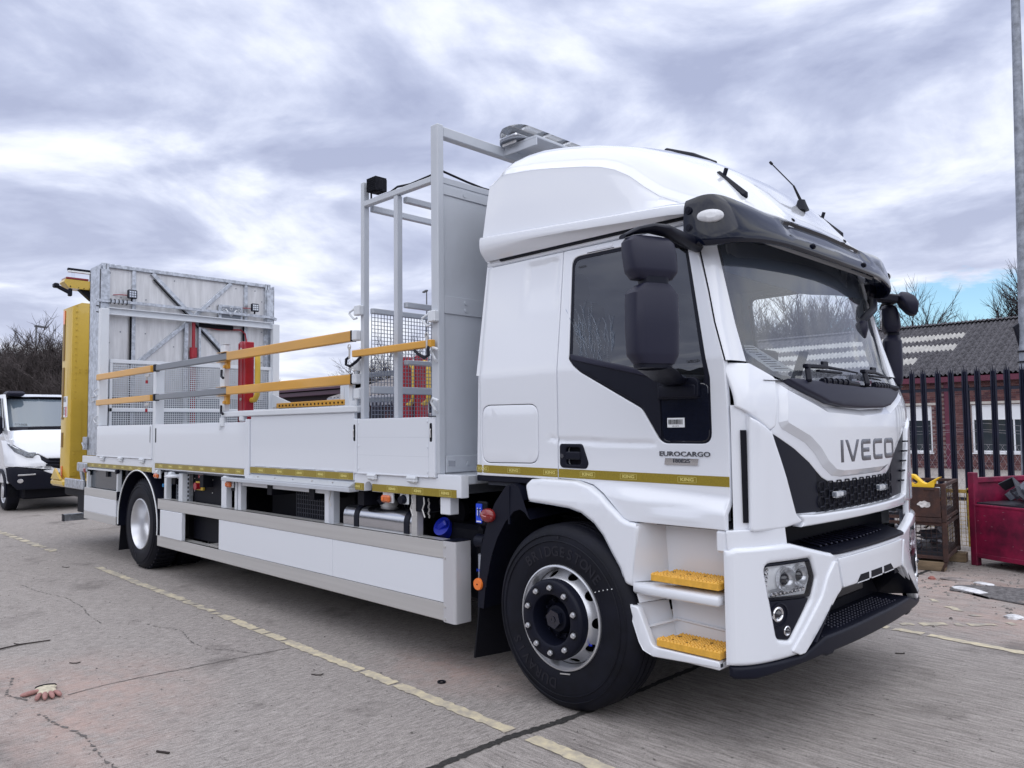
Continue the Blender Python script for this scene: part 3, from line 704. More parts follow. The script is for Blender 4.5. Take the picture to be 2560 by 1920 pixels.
# ================================================================ lamp post and distant lamps
LPX = .165
lp = thing('lamp_post', 'galvanised steel lamp post standing behind the navy fence at the right edge', 'lamp post', (LPX, 10.55, 0), 0); lp.rotation_mode = 'QUATERNION'; lp.rotation_quaternion = __import__('mathutils').Quaternion((_f.x, _f.y, 0), R(1.1))
g = G(); g.lathe([(.10, 0), (.10, 1.5), (.09, 1.52), (.074, 5), (.058, 9.2), (0, 9.2)], (0, 0, 0), 'z', 20); g.build('column', mat('weathered_galvanised', (.26, .28, .32), .55, .5, var=(9, .3)), lp, 30)
g = G(); g.tube([(0, 0, 9.1), (-.1, -.3, 9.25), (-.15, -1.0, 9.35)], .04, 8); g.build('bracket_arm', galv, lp)
g = G(); g.box(-.28, .0, -1.5, -.9, 9.30, 9.40, .03); g.build('lantern', greyd, lp)
g = G(); g.bar((-.10, -.04, 3.02), (-.04, .0, 2.72), .05, .09, bv=.01); g.bar((-.14, -.06, 3.0), (-.07, -.02, 3.06), .06, .05, bv=.008); g.build('clamp_bracket', blk, lp)
for z in (2.64, 2.48):
    g = G(); g.tube([(.104*math.cos(i*.393), .104*math.sin(i*.393), z) for i in range(16)], .012, 6, True); g.build('cable_tie', blk, lp)
lampg = mat('street_lamp_grey', (.10, .105, .12), .6)
def street_lamp(x, y, h, rz, label):
    t = thing('street_lamp', label, 'street lamp', (x, y, 0), rz, 'street lamps beyond the yard')
    g = G(); g.cyl((0, 0, 0), (0, 0, h), .09, 8, .055); g.build('column', lampg, t); g = G(); g.box(-.9, .1, -.12, .12, h-.05, h+.10, .03); g.build('lantern', lampg, t)
street_lamp(-50.9, 40, 13.9, R(-20), 'distant grey street lamp standing beyond the mesh bulkhead against the sky')
street_lamp(-66, 13.0, 9.9, R(-60), 'distant grey street lamp among the bare trees behind the white van')

# ================================================================ bare winter trees
barkm = mat('winter_bark', (.050, .042, .046), .9, var=(4, .3)); barkp = mat('pale_bark', (.105, .090, .085), .9, var=(4, .3)); barkd = mat('thicket_bark', (.075, .062, .062), .95, var=(3, .4))
def tree_geo(seed, h, spread, levels, m, r0=None, multi=1, twigs=5, droop=0.0, trunkfrac=.28, twr=.006):
    """trunk + limbs as tubes, returns (trunk, crown) geometries"""
    rr = random.Random(seed); T, Cc = G(), G()
    def grow(p, d, L_, r, lv):
        n = 4 if lv < 2 else 3; pts = [p]; q = p.copy(); dd = d.copy()
        for i in range(n):
            dd = (dd+Vector((rr.gauss(0, .13), rr.gauss(0, .13), rr.gauss(0.05-droop*lv, .09)))).normalized(); q = q+dd*(L_/n); pts.append(q.copy())
        (T if lv == 0 else Cc).tube(pts, r, 6 if lv == 0 else (4 if lv < 3 else 3), r2=r*(.55 if lv < levels else .3))
        if lv >= levels: return
        k = rr.randint(3, 4) if lv == 0 else rr.randint(3, twigs)
        for i in range(k):
            u = rr.uniform(.35 if lv else .5, 1.0); j = min(n-1, int(u*n)); b = pts[j].lerp(pts[j+1], u*n-j)
            ax = Vector((rr.gauss(0, 1), rr.gauss(0, 1), rr.gauss(0, .35))).normalized(); nd = (dd*rr.uniform(.6, 1.0)+ax*spread*rr.uniform(.5, 1.1)); nd.z += .12; nd.normalize()
            grow(b, nd, L_*rr.uniform(.52, .80), max(r*rr.uniform(.42, .6), twr), lv+1)
        grow(pts[-1], dd, L_*.7, max(r*.55, twr), lv+1)
    for i in range(multi):
        a = Vector((rr.gauss(0, .28), rr.gauss(0, .28), 1)).normalized() if multi > 1 else Vector((rr.gauss(0, .05), rr.gauss(0, .05), 1)).normalized()
        grow(Vector((rr.uniform(-.4, .4), rr.uniform(-.4, .4), -.05)) if multi > 1 else Vector((0, 0, -.05)), a, h*trunkfrac*(1.0 if multi == 1 else rr.uniform(.8, 1.15)), r0 or h*.017, 0)
    return T, Cc
def plant(kind, x, y, rz, sc, label, group, protos):
    T, Cc, m = protos
    t = thing('bare_tree', label, 'tree', (x, y, 0), rz, group); t.scale = (sc,)*3
    a = bpy.data.objects.new('trunk', T); a.parent = t; COL.objects.link(a); b = bpy.data.objects.new('crown', Cc); b.parent = t; COL.objects.link(b)
def proto(seed, m, **k):
    T, Cc = tree_geo(seed, m=m, **k); out = []
    for gq, nm in ((T, 'trunk'), (Cc, 'crown')):
        me = bpy.data.meshes.new(nm); me.from_pydata(gq.V, [], gq.F); me.materials.append(m); me.polygons.foreach_set('use_smooth', [True]*len(me.polygons)); out.append(me)
    return (*out, m)
pA = [proto(31, barkm, h=13.5, spread=.75, levels=5, multi=3, twigs=4, trunkfrac=.26, twr=.009), proto(47, barkm, h=13.5, spread=.7, levels=5, multi=4, twigs=4, trunkfrac=.25, twr=.009)]
pB = [proto(63, barkd, h=8.0, spread=.95, levels=5, multi=5, twigs=4, trunkfrac=.27, twr=.008), proto(71, barkd, h=8.0, spread=.9, levels=5, multi=5, twigs=4, trunkfrac=.26, twr=.008)]
# ================================================================ TRUCK: chassis and body
truck = thing('flatbed_truck', 'large white flatbed works truck with orange side rails and a high roof cab', 'truck')
def P(name, g, m, parent=None, ang=35, label=None, kind=None, recalc=False):
    o = g.build(name, m, parent or truck, ang, recalc)
    if label: o['label'] = label
    if kind: o['kind'] = kind
    return o
def both(name, fn, m, parents=(None, None), ang=35, **k):
    """near side piece and its mirror image on the far side"""
    g = G(); fn(g); a = P(name, g, m, parents[0], ang, **k); g = G(); fn(g); g.mirror(); b = P(name, g, m, parents[1], ang, **k); return a, b
def bx(*a, **k): return lambda g: g.box(*a, **k)
mx = lambda x, y, z: Matrix.Translation((x, y, z)) @ Matrix.Rotation(R(90), 4, 'X')         # text facing -y
def tape_geo(x0, x1, z0, z1, y, n=None, cutout=None):
    g = G()
    segs = [(x0, x1)] if not cutout else [(x0, cutout[0]), (cutout[1], x1)]
    for a, b in segs: g.box(a, b, y-.0015, y+.002, z0, z1)
    g.mi = 1; h = z1-z0; n = n or max(1, int((x1-x0)/.29))
    for i in range(n):
        xc = x0+(x1-x0)*(i+.62)/n
        if cutout and cutout[0]-.08 < xc < cutout[1]+.08: xc = cutout[0]-.09
        g.text('KING', h*.44, mx(xc, y-.0022, (z0+z1)/2), .0004, sx=1.45, bold=.0016)
        w, hh = h*1.12, h*.33
        for a in ((xc-w, xc+w, (z0+z1)/2+hh, (z0+z1)/2+hh+.002), (xc-w, xc+w, (z0+z1)/2-hh-.002, (z0+z1)/2-hh), (xc-w-.002, xc-w, (z0+z1)/2-hh, (z0+z1)/2+hh), (xc+w, xc+w+.002, (z0+z1)/2-hh, (z0+z1)/2+hh)):
            g.box(a[0], a[1], y-.0025, y-.0016, a[2], a[3])
    return g
# chassis
g = G()
for y in (.82, 1.62): g.box(-8.3, .9, y, y+.07, .66, .94)
for x in (-8.2, -7.2, -5.2, -3.8, -2.4, -1.0, .2): g.box(x, x+.12, .85, 1.65, .7, .9)
for x in (-8.3, -7.6, -6.9, -6.2, -5.5, -4.8, -4.1, -3.4, -2.7, -2.0, -1.3): g.box(x, x+.08, .03, 2.47, 1.0, 1.12)
P('chassis_frame', g, dark, ang=0)
g = G(); g.box(-6.6, -6.2, .3, 2.2, .42, .60, .05); g.box(-.12, .12, .35, 2.15, .38, .56, .05); g.cyl((-6.4, .9, .5), (-6.4, 1.6, .5), .2); g.cyl((-6.2, 1.25, .55), (-1.5, 1.25, .68), .05, 10); P('axle', g, dark)
g = G(); g.box(-8.44, -.98, .06, 2.44, 1.12, 1.24, .01); P('load_deck', g, greyd)
# boxes hung under the deck (dark lockers, tanks)
g = G(); g.box(-5.2, -4.31, .30, .9, .36, 1.10, .01); g.box(-3.9, -2.5, .34, 1.0, .40, 1.08, .01); g.box(-5.62, -5.36, .16, .8, .45, 1.1); P('underfloor_box', g, dark)
g = G(); g.box(-1.28, -.84, .20, .80, .42, .92, .03); g.box(-.84, -.66, .28, .80, .5, 1.0, .02); P('urea_tank', g, dark)
g = G(); d = Vector((.15, -.86, .5)).normalized(); c0 = Vector((-1.19, .22, .86)); g.cyl(c0, c0+d*.055, .062, 24); g.cyl(c0+d*.055, c0+d*.075, .066, 24); g.bar(c0+d*.075+Vector((-.05, 0, -.03)), c0+d*.075+Vector((.05, 0, .03)), .035, .05, bv=.01); P('urea_cap', g, bluec)
g = G(); n = 26
prof = rpoly([(.06, .46), (.06, .985), (.66, .985), (.66, .46)], .09, 6)
rows = [[(x, y, z) for y, z in prof] for x in (-2.24, -1.38)]; g.loft(rows, True)
for sx_ in (-2.24, -1.38):
    rr_ = [[(sx_, .06+(y-.06), z) for y, z in prof], [(sx_+(-.02 if sx_ < -2 else .02), .36+(y-.36)*.94, .72+(z-.72)*.94) for y, z in prof]]
    g.loft(rr_ if sx_ > -2 else rr_[::-1], True); g.add(rr_[1], [tuple(range(len(prof)))])
ft = P('fuel_tank', g, steel, ang=40, recalc=True)
for xs_ in (-2.09, -1.47):
    g = G(); po = [(.36+(y-.36)*1.02, .7225+(z-.7225)*1.02) for y, z in prof]; g.loft([[(xs_, y, z) for y, z in po], [(xs_+.055, y, z) for y, z in po]], True); g.loft([[(xs_, y, z) for y, z in prof], [(xs_, y, z) for y, z in po]], True); g.loft([[(xs_+.055, y, z) for y, z in po], [(xs_+.055, y, z) for y, z in prof]], True); P('strap', g, blk, ft, 40)
g = G(); g.cyl((-1.82, .22, .975), (-1.84, .17, 1.035), .058, 20); P('filler_neck', g, alu, ft); g = G(); g.cyl((-1.84, .17, 1.035), (-1.85, .145, 1.07), .056, 20); g.cyl((-1.85, .145, 1.07), (-1.852, .14, 1.078), .04, 20); P('filler_cap', g, blk, ft)
g = G(); g.box(-1.70, -1.60, .095, .10, .95, .97); P('sticker', g, paper, ft)
# sides: raves, tape, panels
TY = -.001
def rear_rave(g): g.box(-8.45, -5.985, 0, .06, 1.108, 1.252, .004)
ra, _ = both('rear_rave', rear_rave, panelw); P('reflective_strip', tape_geo(-8.45, -5.99, 1.112, 1.164, -.001, 9), [tape, tapel], ra)
both('corner_post', bx(-5.98, -5.90, -.004, .09, 1.10, 2.315, bv=.006), greyf)
def panel(x0, x1, z0, z1, lip, g, th=.03, proud=-.012):
    g.box(x0, x1, proud, th, z0, z1, .004)
pa = []
def p1(g): g.box(-7.85, -5.99, -.010, .03, 1.255, 1.64, .005); g.box(-7.85, -5.99, -.016, -.009, 1.255, 1.266, .002)
a, b = both('drop_side', p1, panelw); pa.append(a); ps1 = a
def p2(g): g.box(-5.885, -3.735, -.014, .02, 1.215, 1.64, .006)
a2, b2 = both('drop_side', p2, panelw); P('reflective_strip', tape_geo(-5.87, -3.76, 1.163, 1.214, -.012, 8), [tape, tapel], a2)
def p2l(g): g.box(-5.885, -3.735, -.010, .03, 1.150, 1.2148, .003)
both('lower_rave', p2l, panelw)
both('corner_post', bx(-3.733, -3.662, -.018, .05, 1.135, 1.665, bv=.006), panelw)
def p3(g): g.box(-3.655, -2.005, .0, .03, 1.24, 1.69, .004)
a3, b3_ = both('drop_side', p3, panelw)
def p3l(g): g.box(-3.655, -2.005, -.004, .03, 1.182, 1.2395, .003)
a3l, _ = both('lower_rave', p3l, panelw); P('reflective_strip', tape_geo(-3.65, -2.01, 1.185, 1.238, -.005, 5), [tape, tapel], a3l)
g = G()
for i in range(6): g.box(-3.58+i*.27, -3.36+i*.27, -.006, .001, 1.247, 1.2525)
P('rubber_bead', g, panelw, a3)
def ledge(g): g.prism([(-3.65, .02, 1.182), (-3.65, -.055, 1.140), (-3.65, -.055, 1.132), (-3.65, .02, 1.132)], (1.65, 0, 0)); g.box(-4.12, -1.985, -.06, .04, 1.098, 1.1315, .004); g.prism([(-2.0, .03, 1.135), (-2.0, -.06, 1.135), (-1.985, .03, 1.19)], (.008, 0, 0))
both('step_ledge', ledge, greyp)
g = G()
for i in range(5): g.cyl((-3.45+i*.3, -.03, 1.156), (-3.45+i*.3, -.034, 1.163), .006, 8)
P('rivet', g, alu, kind='stuff')
def cap(g): g.box(-4.23, -1.945, -.02, .10, 1.692, 1.738, .006); g.box(-4.15, -2.0, .0, .08, 1.738, 1.745, .002)
both('top_rail', cap, greyf)
def p4(g): g.box(-1.945, -1.105, -.012, .03, 1.237, 1.64, .004); g.box(-1.10, -1.04, -.02, .03, 1.237, 1.642, .006); g.box(-2.0, -1.95, -.016, .03, 1.237, 1.642, .006); g.box(-1.945, -1.105, -.018, -.011, 1.237, 1.247, .002)
a4, b4_ = both('drop_side', p4, panelw)
for xs_, za, zb in ((-1.977, 1.475, 1.60), (-1.072, 1.475, 1.60)):
    g = G(); po = rpoly([(xs_-.013, za), (xs_+.013, za), (xs_+.013, zb), (xs_-.013, zb)], .0125, 4); g.prism([(x, -.0165 if xs_ < -1.5 else -.0205, z) for x, z in po], (0, .012, 0)); P('latch_slot', g, dark, a4); g = G(); g.tube([(xs_, -.023, za+.03), (xs_+.004, -.03, za+.075), (xs_, -.023, zb-.04)], .004, 6); P('latch_pin', g, alu, a4)
for xs_ in (-1.93, -1.12):
    for z in (1.61, 1.44, 1.275):
        g = G(); g.cyl((xs_, -.012, z), (xs_, -.016, z), .008, 10); P('rivet', g, panelw, a4)
g = G(); g.box(-1.10, -1.04, -.022, .03, 1.6425, 1.647); P('end_cap', g, blk, a4)
for x0_, x1_, z0_, z1_ in ((-6.035, -6.027, 1.44, 1.62),):
    g = G(); g.box(x0_, x1_, -.013, -.009, z0_, z1_); P('latch_slot', g, dark, a)
g = G(); po = rpoly([(-5.868, 1.44), (-5.843, 1.44), (-5.843, 1.60), (-5.868, 1.60)], .012, 4); g.prism([(x, -.0165, z) for x, z in po], (0, .01, 0)); P('latch_slot', g, dark, a2)
for x_, z_ in ((-7.6, 1.22), (-6.95, 1.225), (-6.25, 1.225)): g = G(); g.box(x_-.05, x_+.05, -.03, .0, z_-.02, z_+.02, .01); g.cyl((x_-.06, -.02, z_+.02), (x_+.06, -.02, z_+.02), .014, 10); P('hinge', g, greyf, a)
for x_ in (-1.75, -1.28): g = G(); g.box(x_-.055, x_+.055, -.028, .0, 1.195, 1.228, .012); g.cyl((x_-.05, -.018, 1.228), (x_+.05, -.018, 1.228), .013, 10); g.cyl((x_+.03, -.03, 1.21), (x_+.03, -.022, 1.21), .01, 10); P('hinge', g, greyf, a4)
# front rave with the arched notch
po = [(-2.0, 1.112), (-1.87, 1.112)]+[(-1.82-.05*math.cos(math.pi*i/8), 1.132+.05*math.sin(math.pi*i/8)) for i in range(9)]+[(-1.77, 1.112), (-.795, 1.118), (-.795, 1.262), (-1.03, 1.262), (-1.03, 1.236), (-2.0, 1.236)]
def frave(g): g.patch(po, lambda u, v: (u, 0.0, v), th=.06, step=0, rb=.004)
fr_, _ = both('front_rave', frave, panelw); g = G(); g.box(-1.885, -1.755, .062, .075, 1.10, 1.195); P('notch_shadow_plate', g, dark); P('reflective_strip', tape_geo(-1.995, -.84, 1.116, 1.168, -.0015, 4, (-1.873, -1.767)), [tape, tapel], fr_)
both('bracket_stub', bx(-1.03, -.93, .02, .10, 1.0, 1.112, bv=.005), panelw)
g = G(); g.box(-1.96, -.80, .07, 2.43, 1.20, 1.26, .005); P('headboard_sill', g, greyp)
# rails
def rl(x0, x1, z0, z1, y=-.01): return lambda g: g.box(x0, x1, y-.025, y+.02, z0, z1, .006)
for z0, z1 in ((2.225, 2.30), (1.902, 1.972)):
    both('guard_rail', rl(-7.835, -5.985, z0, z1), orange)
    c, d = both('guard_rail', rl(-5.84, -4.085, z0+.006, z1-.004), MAT.get('rail_grey') or mat('rail_grey', (.17, .185, .21), .42, coat=.2), label='slate grey rail section')
    both('end_cap', bx(-5.885, -5.835, -.045, .015, z0-.002, z1+.004, bv=.006), blk)
    both('guard_rail', rl(-4.08, -1.995, z0-.003, z1+.003, -.016), orange)
    both('end_cap', bx(-1.994, -1.985, -.042, .006, z0-.004, z1+.004), blk); both('rail_bracket', bx(-1.984, -1.925, -.040, .02, z0, z1+.004, bv=.008), greyf)
    g = G(); g.box(-4.28, -4.08, -.045, .012, z1+.004, z1+.008); g.box(-4.28, -4.08, -.045, .012, z0-.010, z0-.006); P('rail_sleeve', g, orange)
    g = G(); g.box(-6.16, -6.05, -.03, -.01, z0-.05, z0-.015, .006); g.cyl((-6.12, -.02, z0-.05), (-6.13, -.02, z0-.085), .011, 8); P('rail_lock', g, alu)
    g = G(); g.cyl((-6.13, -.02, z0-.085), (-6.13, -.02, z0-.12), .014, 8); P('lock_tag', g, redp)
def lr(g): g.box(-1.945, -1.07, -.062, -.020, 2.098, 2.148, .005)
cr_, _ = both('guard_rail', lr, orange, label='short orange rail across the ladder bay')
g = G(); g.box(-1.055, -1.02, -.062, -.02, 2.098, 2.15, .004); P('rail_end', g, orange)
for xc, s_ in ((-1.98, -1), (-1.045, 1)):
    g = G(); pts = [(xc-.02*s_*0, -.06, 2.10), (xc+.015*s_, -.075, 2.085), (xc+.02*s_, -.075, 2.045), (xc-.03*s_, -.07, 2.03), (xc-.10*s_, -.065, 2.06), (xc-.15*s_, -.06, 2.09)]
    g.tube(pts, .011, 6); P('lanyard_strap', g, blk); g = G(); g.cyl((xc-.01*s_, -.065, 2.09), (xc-.01*s_, -.065, 2.175), .007, 8); g.tube([(xc-.01*s_+.018*math.cos(i*.52), -.066, 2.175+.02*math.sin(i*.52)) for i in range(12)], .004, 5, True); P('pin', g, alu)
# headboard frame
both('front_post', bx(-1.088, -1.012, -.002, .056, 1.262, 3.62, bv=.007), greyp)
g = G(); g.box(-1.08, -1.018, .056, 2.444, 3.54, 3.612, .006); P('gantry_beam', g, greyp)
both('rear_ladder_post', bx(-1.922, -1.880, 0, .052, 1.64, 3.42, bv=.005), greyp); both('ladder_post', bx(-1.512, -1.468, .002, .052, 1.64, 3.229, bv=.005), greyp)
both('top_side_rail', bx(-1.880, -1.088, .0, .045, 3.23, 3.272, bv=.005), greyp)
g = G(); g.box(-1.085, -1.03, .057, 2.443, 3.222, 3.268, .005); P('header_beam', g, greyp)
g = G(); g.box(-1.045, -1.03, .057, 2.443, 1.262, 3.22, .003); P('headboard_sheet', g, greyp)
g = G(); g.box(-1.029, -1.022, .058, 2.442, 3.145, 3.205, .002); P('sheet_strip', g, greyp); g = G(); g.box(-1.029, -1.020, .058, 2.442, 2.335, 2.455, .002); P('sheet_strip', g, greyp); g = G(); g.box(-1.029, -1.008, .058, 2.442, 1.27, 1.38, .002); P('sheet_strip', g, greyp)
for y in (.25, .55, .85, 1.25, 1.65, 2.05, 2.3):
    g = G(); g.cyl((-1.022, y, 3.175), (-1.018, y, 3.175), .016, 12); g.cyl((-1.008, y, 1.325), (-1.002, y, 1.325), .014, 12); g.cyl((-1.02, y, 2.37), (-1.014, y, 2.37), .014, 12); g.cyl((-1.02, y, 2.42), (-1.014, y, 2.42), .014, 12); P('rivet', g, greyp)
g = G(); g.box(-.966, -.90, .04, .043, 1.315, 1.352); P('maker_plate', g, greyd)
for x_, z0_, z1_ in ((-1.88, 3.205, 3.25), (-1.467, 3.185, 3.228), (-1.467, 2.425, 2.465), (-1.467, 2.02, 2.05)):
    g = G(); g.box(x_-.022, x_+.022, .071, 2.43, z0_, z1_, .004); P('cross_bar', g, greyp)
for z0_, z1_ in ((2.43, 2.47), (1.83, 1.885), (1.60, 1.64)):
    g = G(); g.box(-1.90, -1.86, .071, 2.43, z0_, z1_, .004); P('mesh_bulkhead_bar', g, greyp)
def wire_mesh(y0, y1, z0, z1, x, pitch, r, m, name):
    g = G(); n = int((y1-y0)/pitch); k = int((z1-z0)/pitch)
    for i in range(n+1): y = y0+(y1-y0)*i/n; g.box(x-r, x+r, y-r, y+r, z0, z1)
    for i in range(k+1): z = z0+(z1-z0)*i/k; g.box(x+r, x+3*r, y0, y1, z-r, z+r)
    return P(name, g, m, kind='stuff', ang=0)
wire_mesh(.075, 2.425, 1.885, 2.43, -1.885, .0285, .0021, meshd, 'wire_mesh'); wire_mesh(.075, 2.425, 1.64, 1.83, -1.885, .0285, .0021, meshd, 'wire_mesh')
# hooks, latches on the ladder posts
def tie_hook(x, z, sgn=1):
    g = G(); g.tube([(x, -.01, z-.075), (x+.004*sgn, -.028, z-.06), (x-.02*sgn, -.04, z-.01), (x+.0, -.045, z+.015), (x+.05*sgn, -.055, z+.005), (x+.075*sgn, -.06, z-.005)], .0095, 8); return g
for x_, z_ in ((-1.02, 2.08), (-1.02, 1.745)): P('lashing_hook', tie_hook(x_, z_), greyf)
def tri_hook(x, z, s_=-1):
    g = G(); g.tube([(x, -.012, z+.04), (x+s_*.07, -.03, z+.005), (x+s_*.075, -.03, z-.005), (x+s_*.03, -.02, z-.05), (x, -.012, z-.045)], .008, 8); return g
for x_, z_ in ((-1.95, 2.44), (-1.075, 2.30)):
    P('lashing_hook', tri_hook(x_, z_), greyf); g = G(); g.box(x_, x_+.075, -.045, .0, z_-.03, z_+.045, .006); P('hinge_block', g, greyf)
for z_ in (2.04, 1.83):
    g = G(); g.box(-1.99, -1.92, -.02, .04, z_-.04, z_+.04, .006); g.cyl((-1.975, -.0, z_-.04), (-1.975, 0, z_-.09), .014, 10, .006); P('hinge_block', g, greyf)
g = G(); g.box(-2.075, -2.03, .0, .03, 1.745, 1.90, .003); g.box(-2.03, -1.98, .0, .03, 1.745, 1.78, .003); P('rail_bracket', g, greyf)
for x_, y_ in ((-7.78, .0), (-7.78, 0)): pass
for z_ in (2.08, 1.73): P('lashing_hook', tri_hook(-7.85, z_), greyf)
# flood lamp on the ladder post, cable
g = G(); g.box(-1.845, -1.725, .02, .075, 3.325, 3.425, .014)
for i in range(9): g.box(-1.842+i*.0135, -1.837+i*.0135, .0, .10, 3.33, 3.431)
for i in range(6): g.box(-1.842, -1.728, .0, .02, 3.335+i*.015, 3.339+i*.015)
fl = P('flood_lamp', g, dark); g = G(); g.tube([(-1.852, .05, 3.275), (-1.855, .05, 3.36), (-1.845, .05, 3.38)], .007, 6); g.box(-1.86, -1.72, .035, .06, 3.273, 3.283); P('lamp_bracket', g, dark, fl)
g = G(); g.box(-1.84, -1.73, .10, .104, 3.33, 3.42); P('lamp_lens', g, blks, fl)
def cable(pts, r=.008, m=None, nm='cable'): g = G(); g.tube(pts, r, 6); return P(nm, g, m or dark)
cable([(-1.80, .04, 3.282), (-1.6, .04, 3.285), (-1.5, .03, 3.30), (-1.35, .03, 3.284), (-1.1, .03, 3.292), (-1.02, .05, 3.30)])
cable([(-1.02, .05, 3.30), (-1.05, .3, 3.287), (-1.05, .45, 3.275), (-1.05, .9, 3.278), (-1.05, 1.6, 3.276)])
# light bar on the gantry
bt = G(); bt.box(-1.07, -.70, .64, .98, 3.603, 3.622, .003); bt.box(-1.07, -.70, .64, .652, 3.55, 3.603, .002); P('light_bar_plate', bt, greyp)
g = G(); pl = rpoly([(-1.06, .57), (-.80, .57), (-.80, 2.0), (-1.06, 2.0)], .125, 8)
g.prism([(x, y, 3.626) for x, y in pl], (0, 0, .012)); lb = P('light_bar', g, greyd, ang=30)
g = G(); rows = [[(x+(.93-.93)*0, y, 3.64) for x, y in pl], [(x, y, 3.70) for x, y in pl], [(-.93+(x+.93)*.93, 1.25+(y-1.25)*.985, 3.728) for x, y in pl]]; g.loft(rows, True); g.add(rows[-1], [tuple(range(len(pl)))]); P('clear_cover', g, gl_lens, lb, 40)
for k in range(6):
    g = G(); y0 = .58+k*.235; g.box(-1.02, -.84, y0, y0+.15, 3.642, 3.664, .008); P('led_module', g, ringm, lb)
for k in range(24):
    pass
g = G()
for k in range(22): t = math.pi*(.08+.84*k/21); g.box(-.002, .002, -.002, .002, 0, .05, mtx=Matrix.Translation((-.93+.115*math.cos(t), .625-.115*math.sin(t), 3.645)))

g = G(); g.box(-1.0, -.86, .60, .603, 3.60, 3.62); P('bolt', g, alu, lb)
# ---- red posts with yellow grab rails on the bed
def red_post(x, y, s_=1):
    g = G(); g.box(x-.07, x+.0, y-.05, y+.05, 1.25, 2.415, .006); g.box(x+.004, x+.05, y-.045, y+.045, 1.25, 2.41, .006); g.box(x-.078, x-.07, y-.055, y+.055, 1.25, 2.40); o = P('red_post', g, redp)
    g = G(); g.tube([(x+.04, y+.02*s_, 2.33), (x+.10, y+.03*s_, 2.32), (x+.145, y+.03*s_, 2.28), (x+.15, y+.03*s_, 2.2), (x+.15, y+.03*s_, 1.98), (x+.14, y+.03*s_, 1.90), (x+.10, y+.03*s_, 1.855), (x+.03, y+.02*s_, 1.85)], .026, 10); P('grab_rail', g, ylw, o)
    for z in (2.34, 1.86): g = G(); g.cyl((x-.02, y-.051*s_, z), (x-.02, y-.06*s_, z), .014, 8); P('bolt', g, alu, o)
red_post(-4.08, .17); red_post(-4.12, 2.33, -1); red_post(-4.40, 2.33, -1)
def gatepost(g): g.box(-4.30, -4.20, .0, .05, 1.745, 2.39, .006); g.box(-4.31, -4.19, -.005, .055, 2.39, 2.396)
gp, _ = both('gate_post', gatepost, greyf)
for z in (2.27, 1.93):
    g = G(); g.box(-4.19, -4.13, -.01, .03, z-.12, z-.02, .008); g.cyl((-4.16, -.012, z-.10), (-4.16, -.03, z-.10), .016, 8); P('latch_plate', g, orange); g = G(); g.tube([(-4.22, -.02, z-.13), (-4.19, -.035, z-.19), (-4.15, -.035, z-.21)], .012, 6); P('latch_handle', g, blk)
    g = G(); g.box(-4.34, -4.30, .0, .03, z-.05, z+.0, .004); g.box(-4.22, -4.12, -.03, .0, z+.035, z+.05, .005); P('latch_catch', g, alu)
g = G(); g.box(-4.24, -4.16, -.03, .01, 1.60, 1.69, .008); g.tube([(-4.22, -.03, 1.63), (-4.22, -.035, 1.57)], .01, 6); g.box(-3.86, -3.78, -.02, .03, 1.645, 1.70, .012); P('drop_side_catch', g, greyf)
# holed orange beam on the far side, white stanchions
g = G(); g.box(-7.62, -5.80, 2.36, 2.40, 1.885, 1.958, .004); hb = P('holed_beam', g, orange)
for i in range(18): x = -7.52+i*.0985; g = G(); g.cyl((x, 2.359, 1.92), (x, 2.352, 1.92), .014, 10); P('hole', g, dark, hb)
g = G(); g.box(-5.79, -5.70, 2.36, 2.42, 1.25, 2.22, .005); P('far_stanchion', g, greyf); g = G(); g.prism([(-7.79, 2.38, 2.10), (-7.79, 2.38, 1.90), (-7.25, 2.38, 1.96)], (0, .02, 0)); P('gusset', g, greyf)
# ---- rear frame, mesh, arrow board
both('rear_frame_post', bx(-7.89, -7.80, -.004, .10, 1.645, 3.165, bv=.005), greyf)
g = G(); g.box(-7.885, -7.83, .10, 2.40, 3.095, 3.105); g.box(-7.885, -7.875, .10, 2.40, 3.105, 3.18); g.box(-7.885, -7.83, .10, 2.40, 3.18, 3.19); P('rear_cross_beam', g, greyf)
fm_ = [(.13, 2.43, 2.462, 2.512), (.13, 2.43, 1.825, 1.875), (.13, .165, 1.30, 2.462), (2.36, 2.43, 1.30, 2.462)]
for y0, y1, z0, z1 in fm_: g = G(); g.box(-7.88, -7.84, y0, y1, z0, z1, .004); P('mesh_frame_bar', g, greyf)
wire_mesh(.166, 2.36, 1.875, 2.462, -7.865, .0285, .0042, meshw, 'wire_mesh'); wire_mesh(.166, 2.36, 1.30, 1.825, -7.865, .0285, .0042, meshw, 'wire_mesh')
ab = -8.0
g = G(); g.box(ab-.05, ab-.022, .12, 2.38, 1.26, 2.02); P('tail_frame', g, greyd); g = G(); g.box(ab-.02, ab, .10, 2.40, 2.02, 3.74); bd = P('arrow_board', g, alub, label='bare aluminium back of the raised arrow board')
def bdp(nm, g, m): return P(nm, g, m, bd)
for y0, y1 in ((.05, .095), (.10, .135), (2.345, 2.375), (2.385, 2.43)): g = G(); g.box(ab-.03, ab+.05, y0, y1, 1.30, 3.79, .004); bdp('frame_upright', g, galv)
g = G(); g.box(ab+.0, ab+.045, .136, 2.344, 3.735, 3.785, .003); bdp('frame_top', g, galv)
for y in (.455, 2.045): g = G(); g.box(ab+.002, ab+.035, y-.025, y+.025, 1.35, 3.735, .003); bdp('stiffener', g, galv); g = G(); g.tube([(ab+.03, y-.036, 3.2), (ab+.03, y-.036, 1.6)], .013, 6); bdp('cable_run', g, dark)
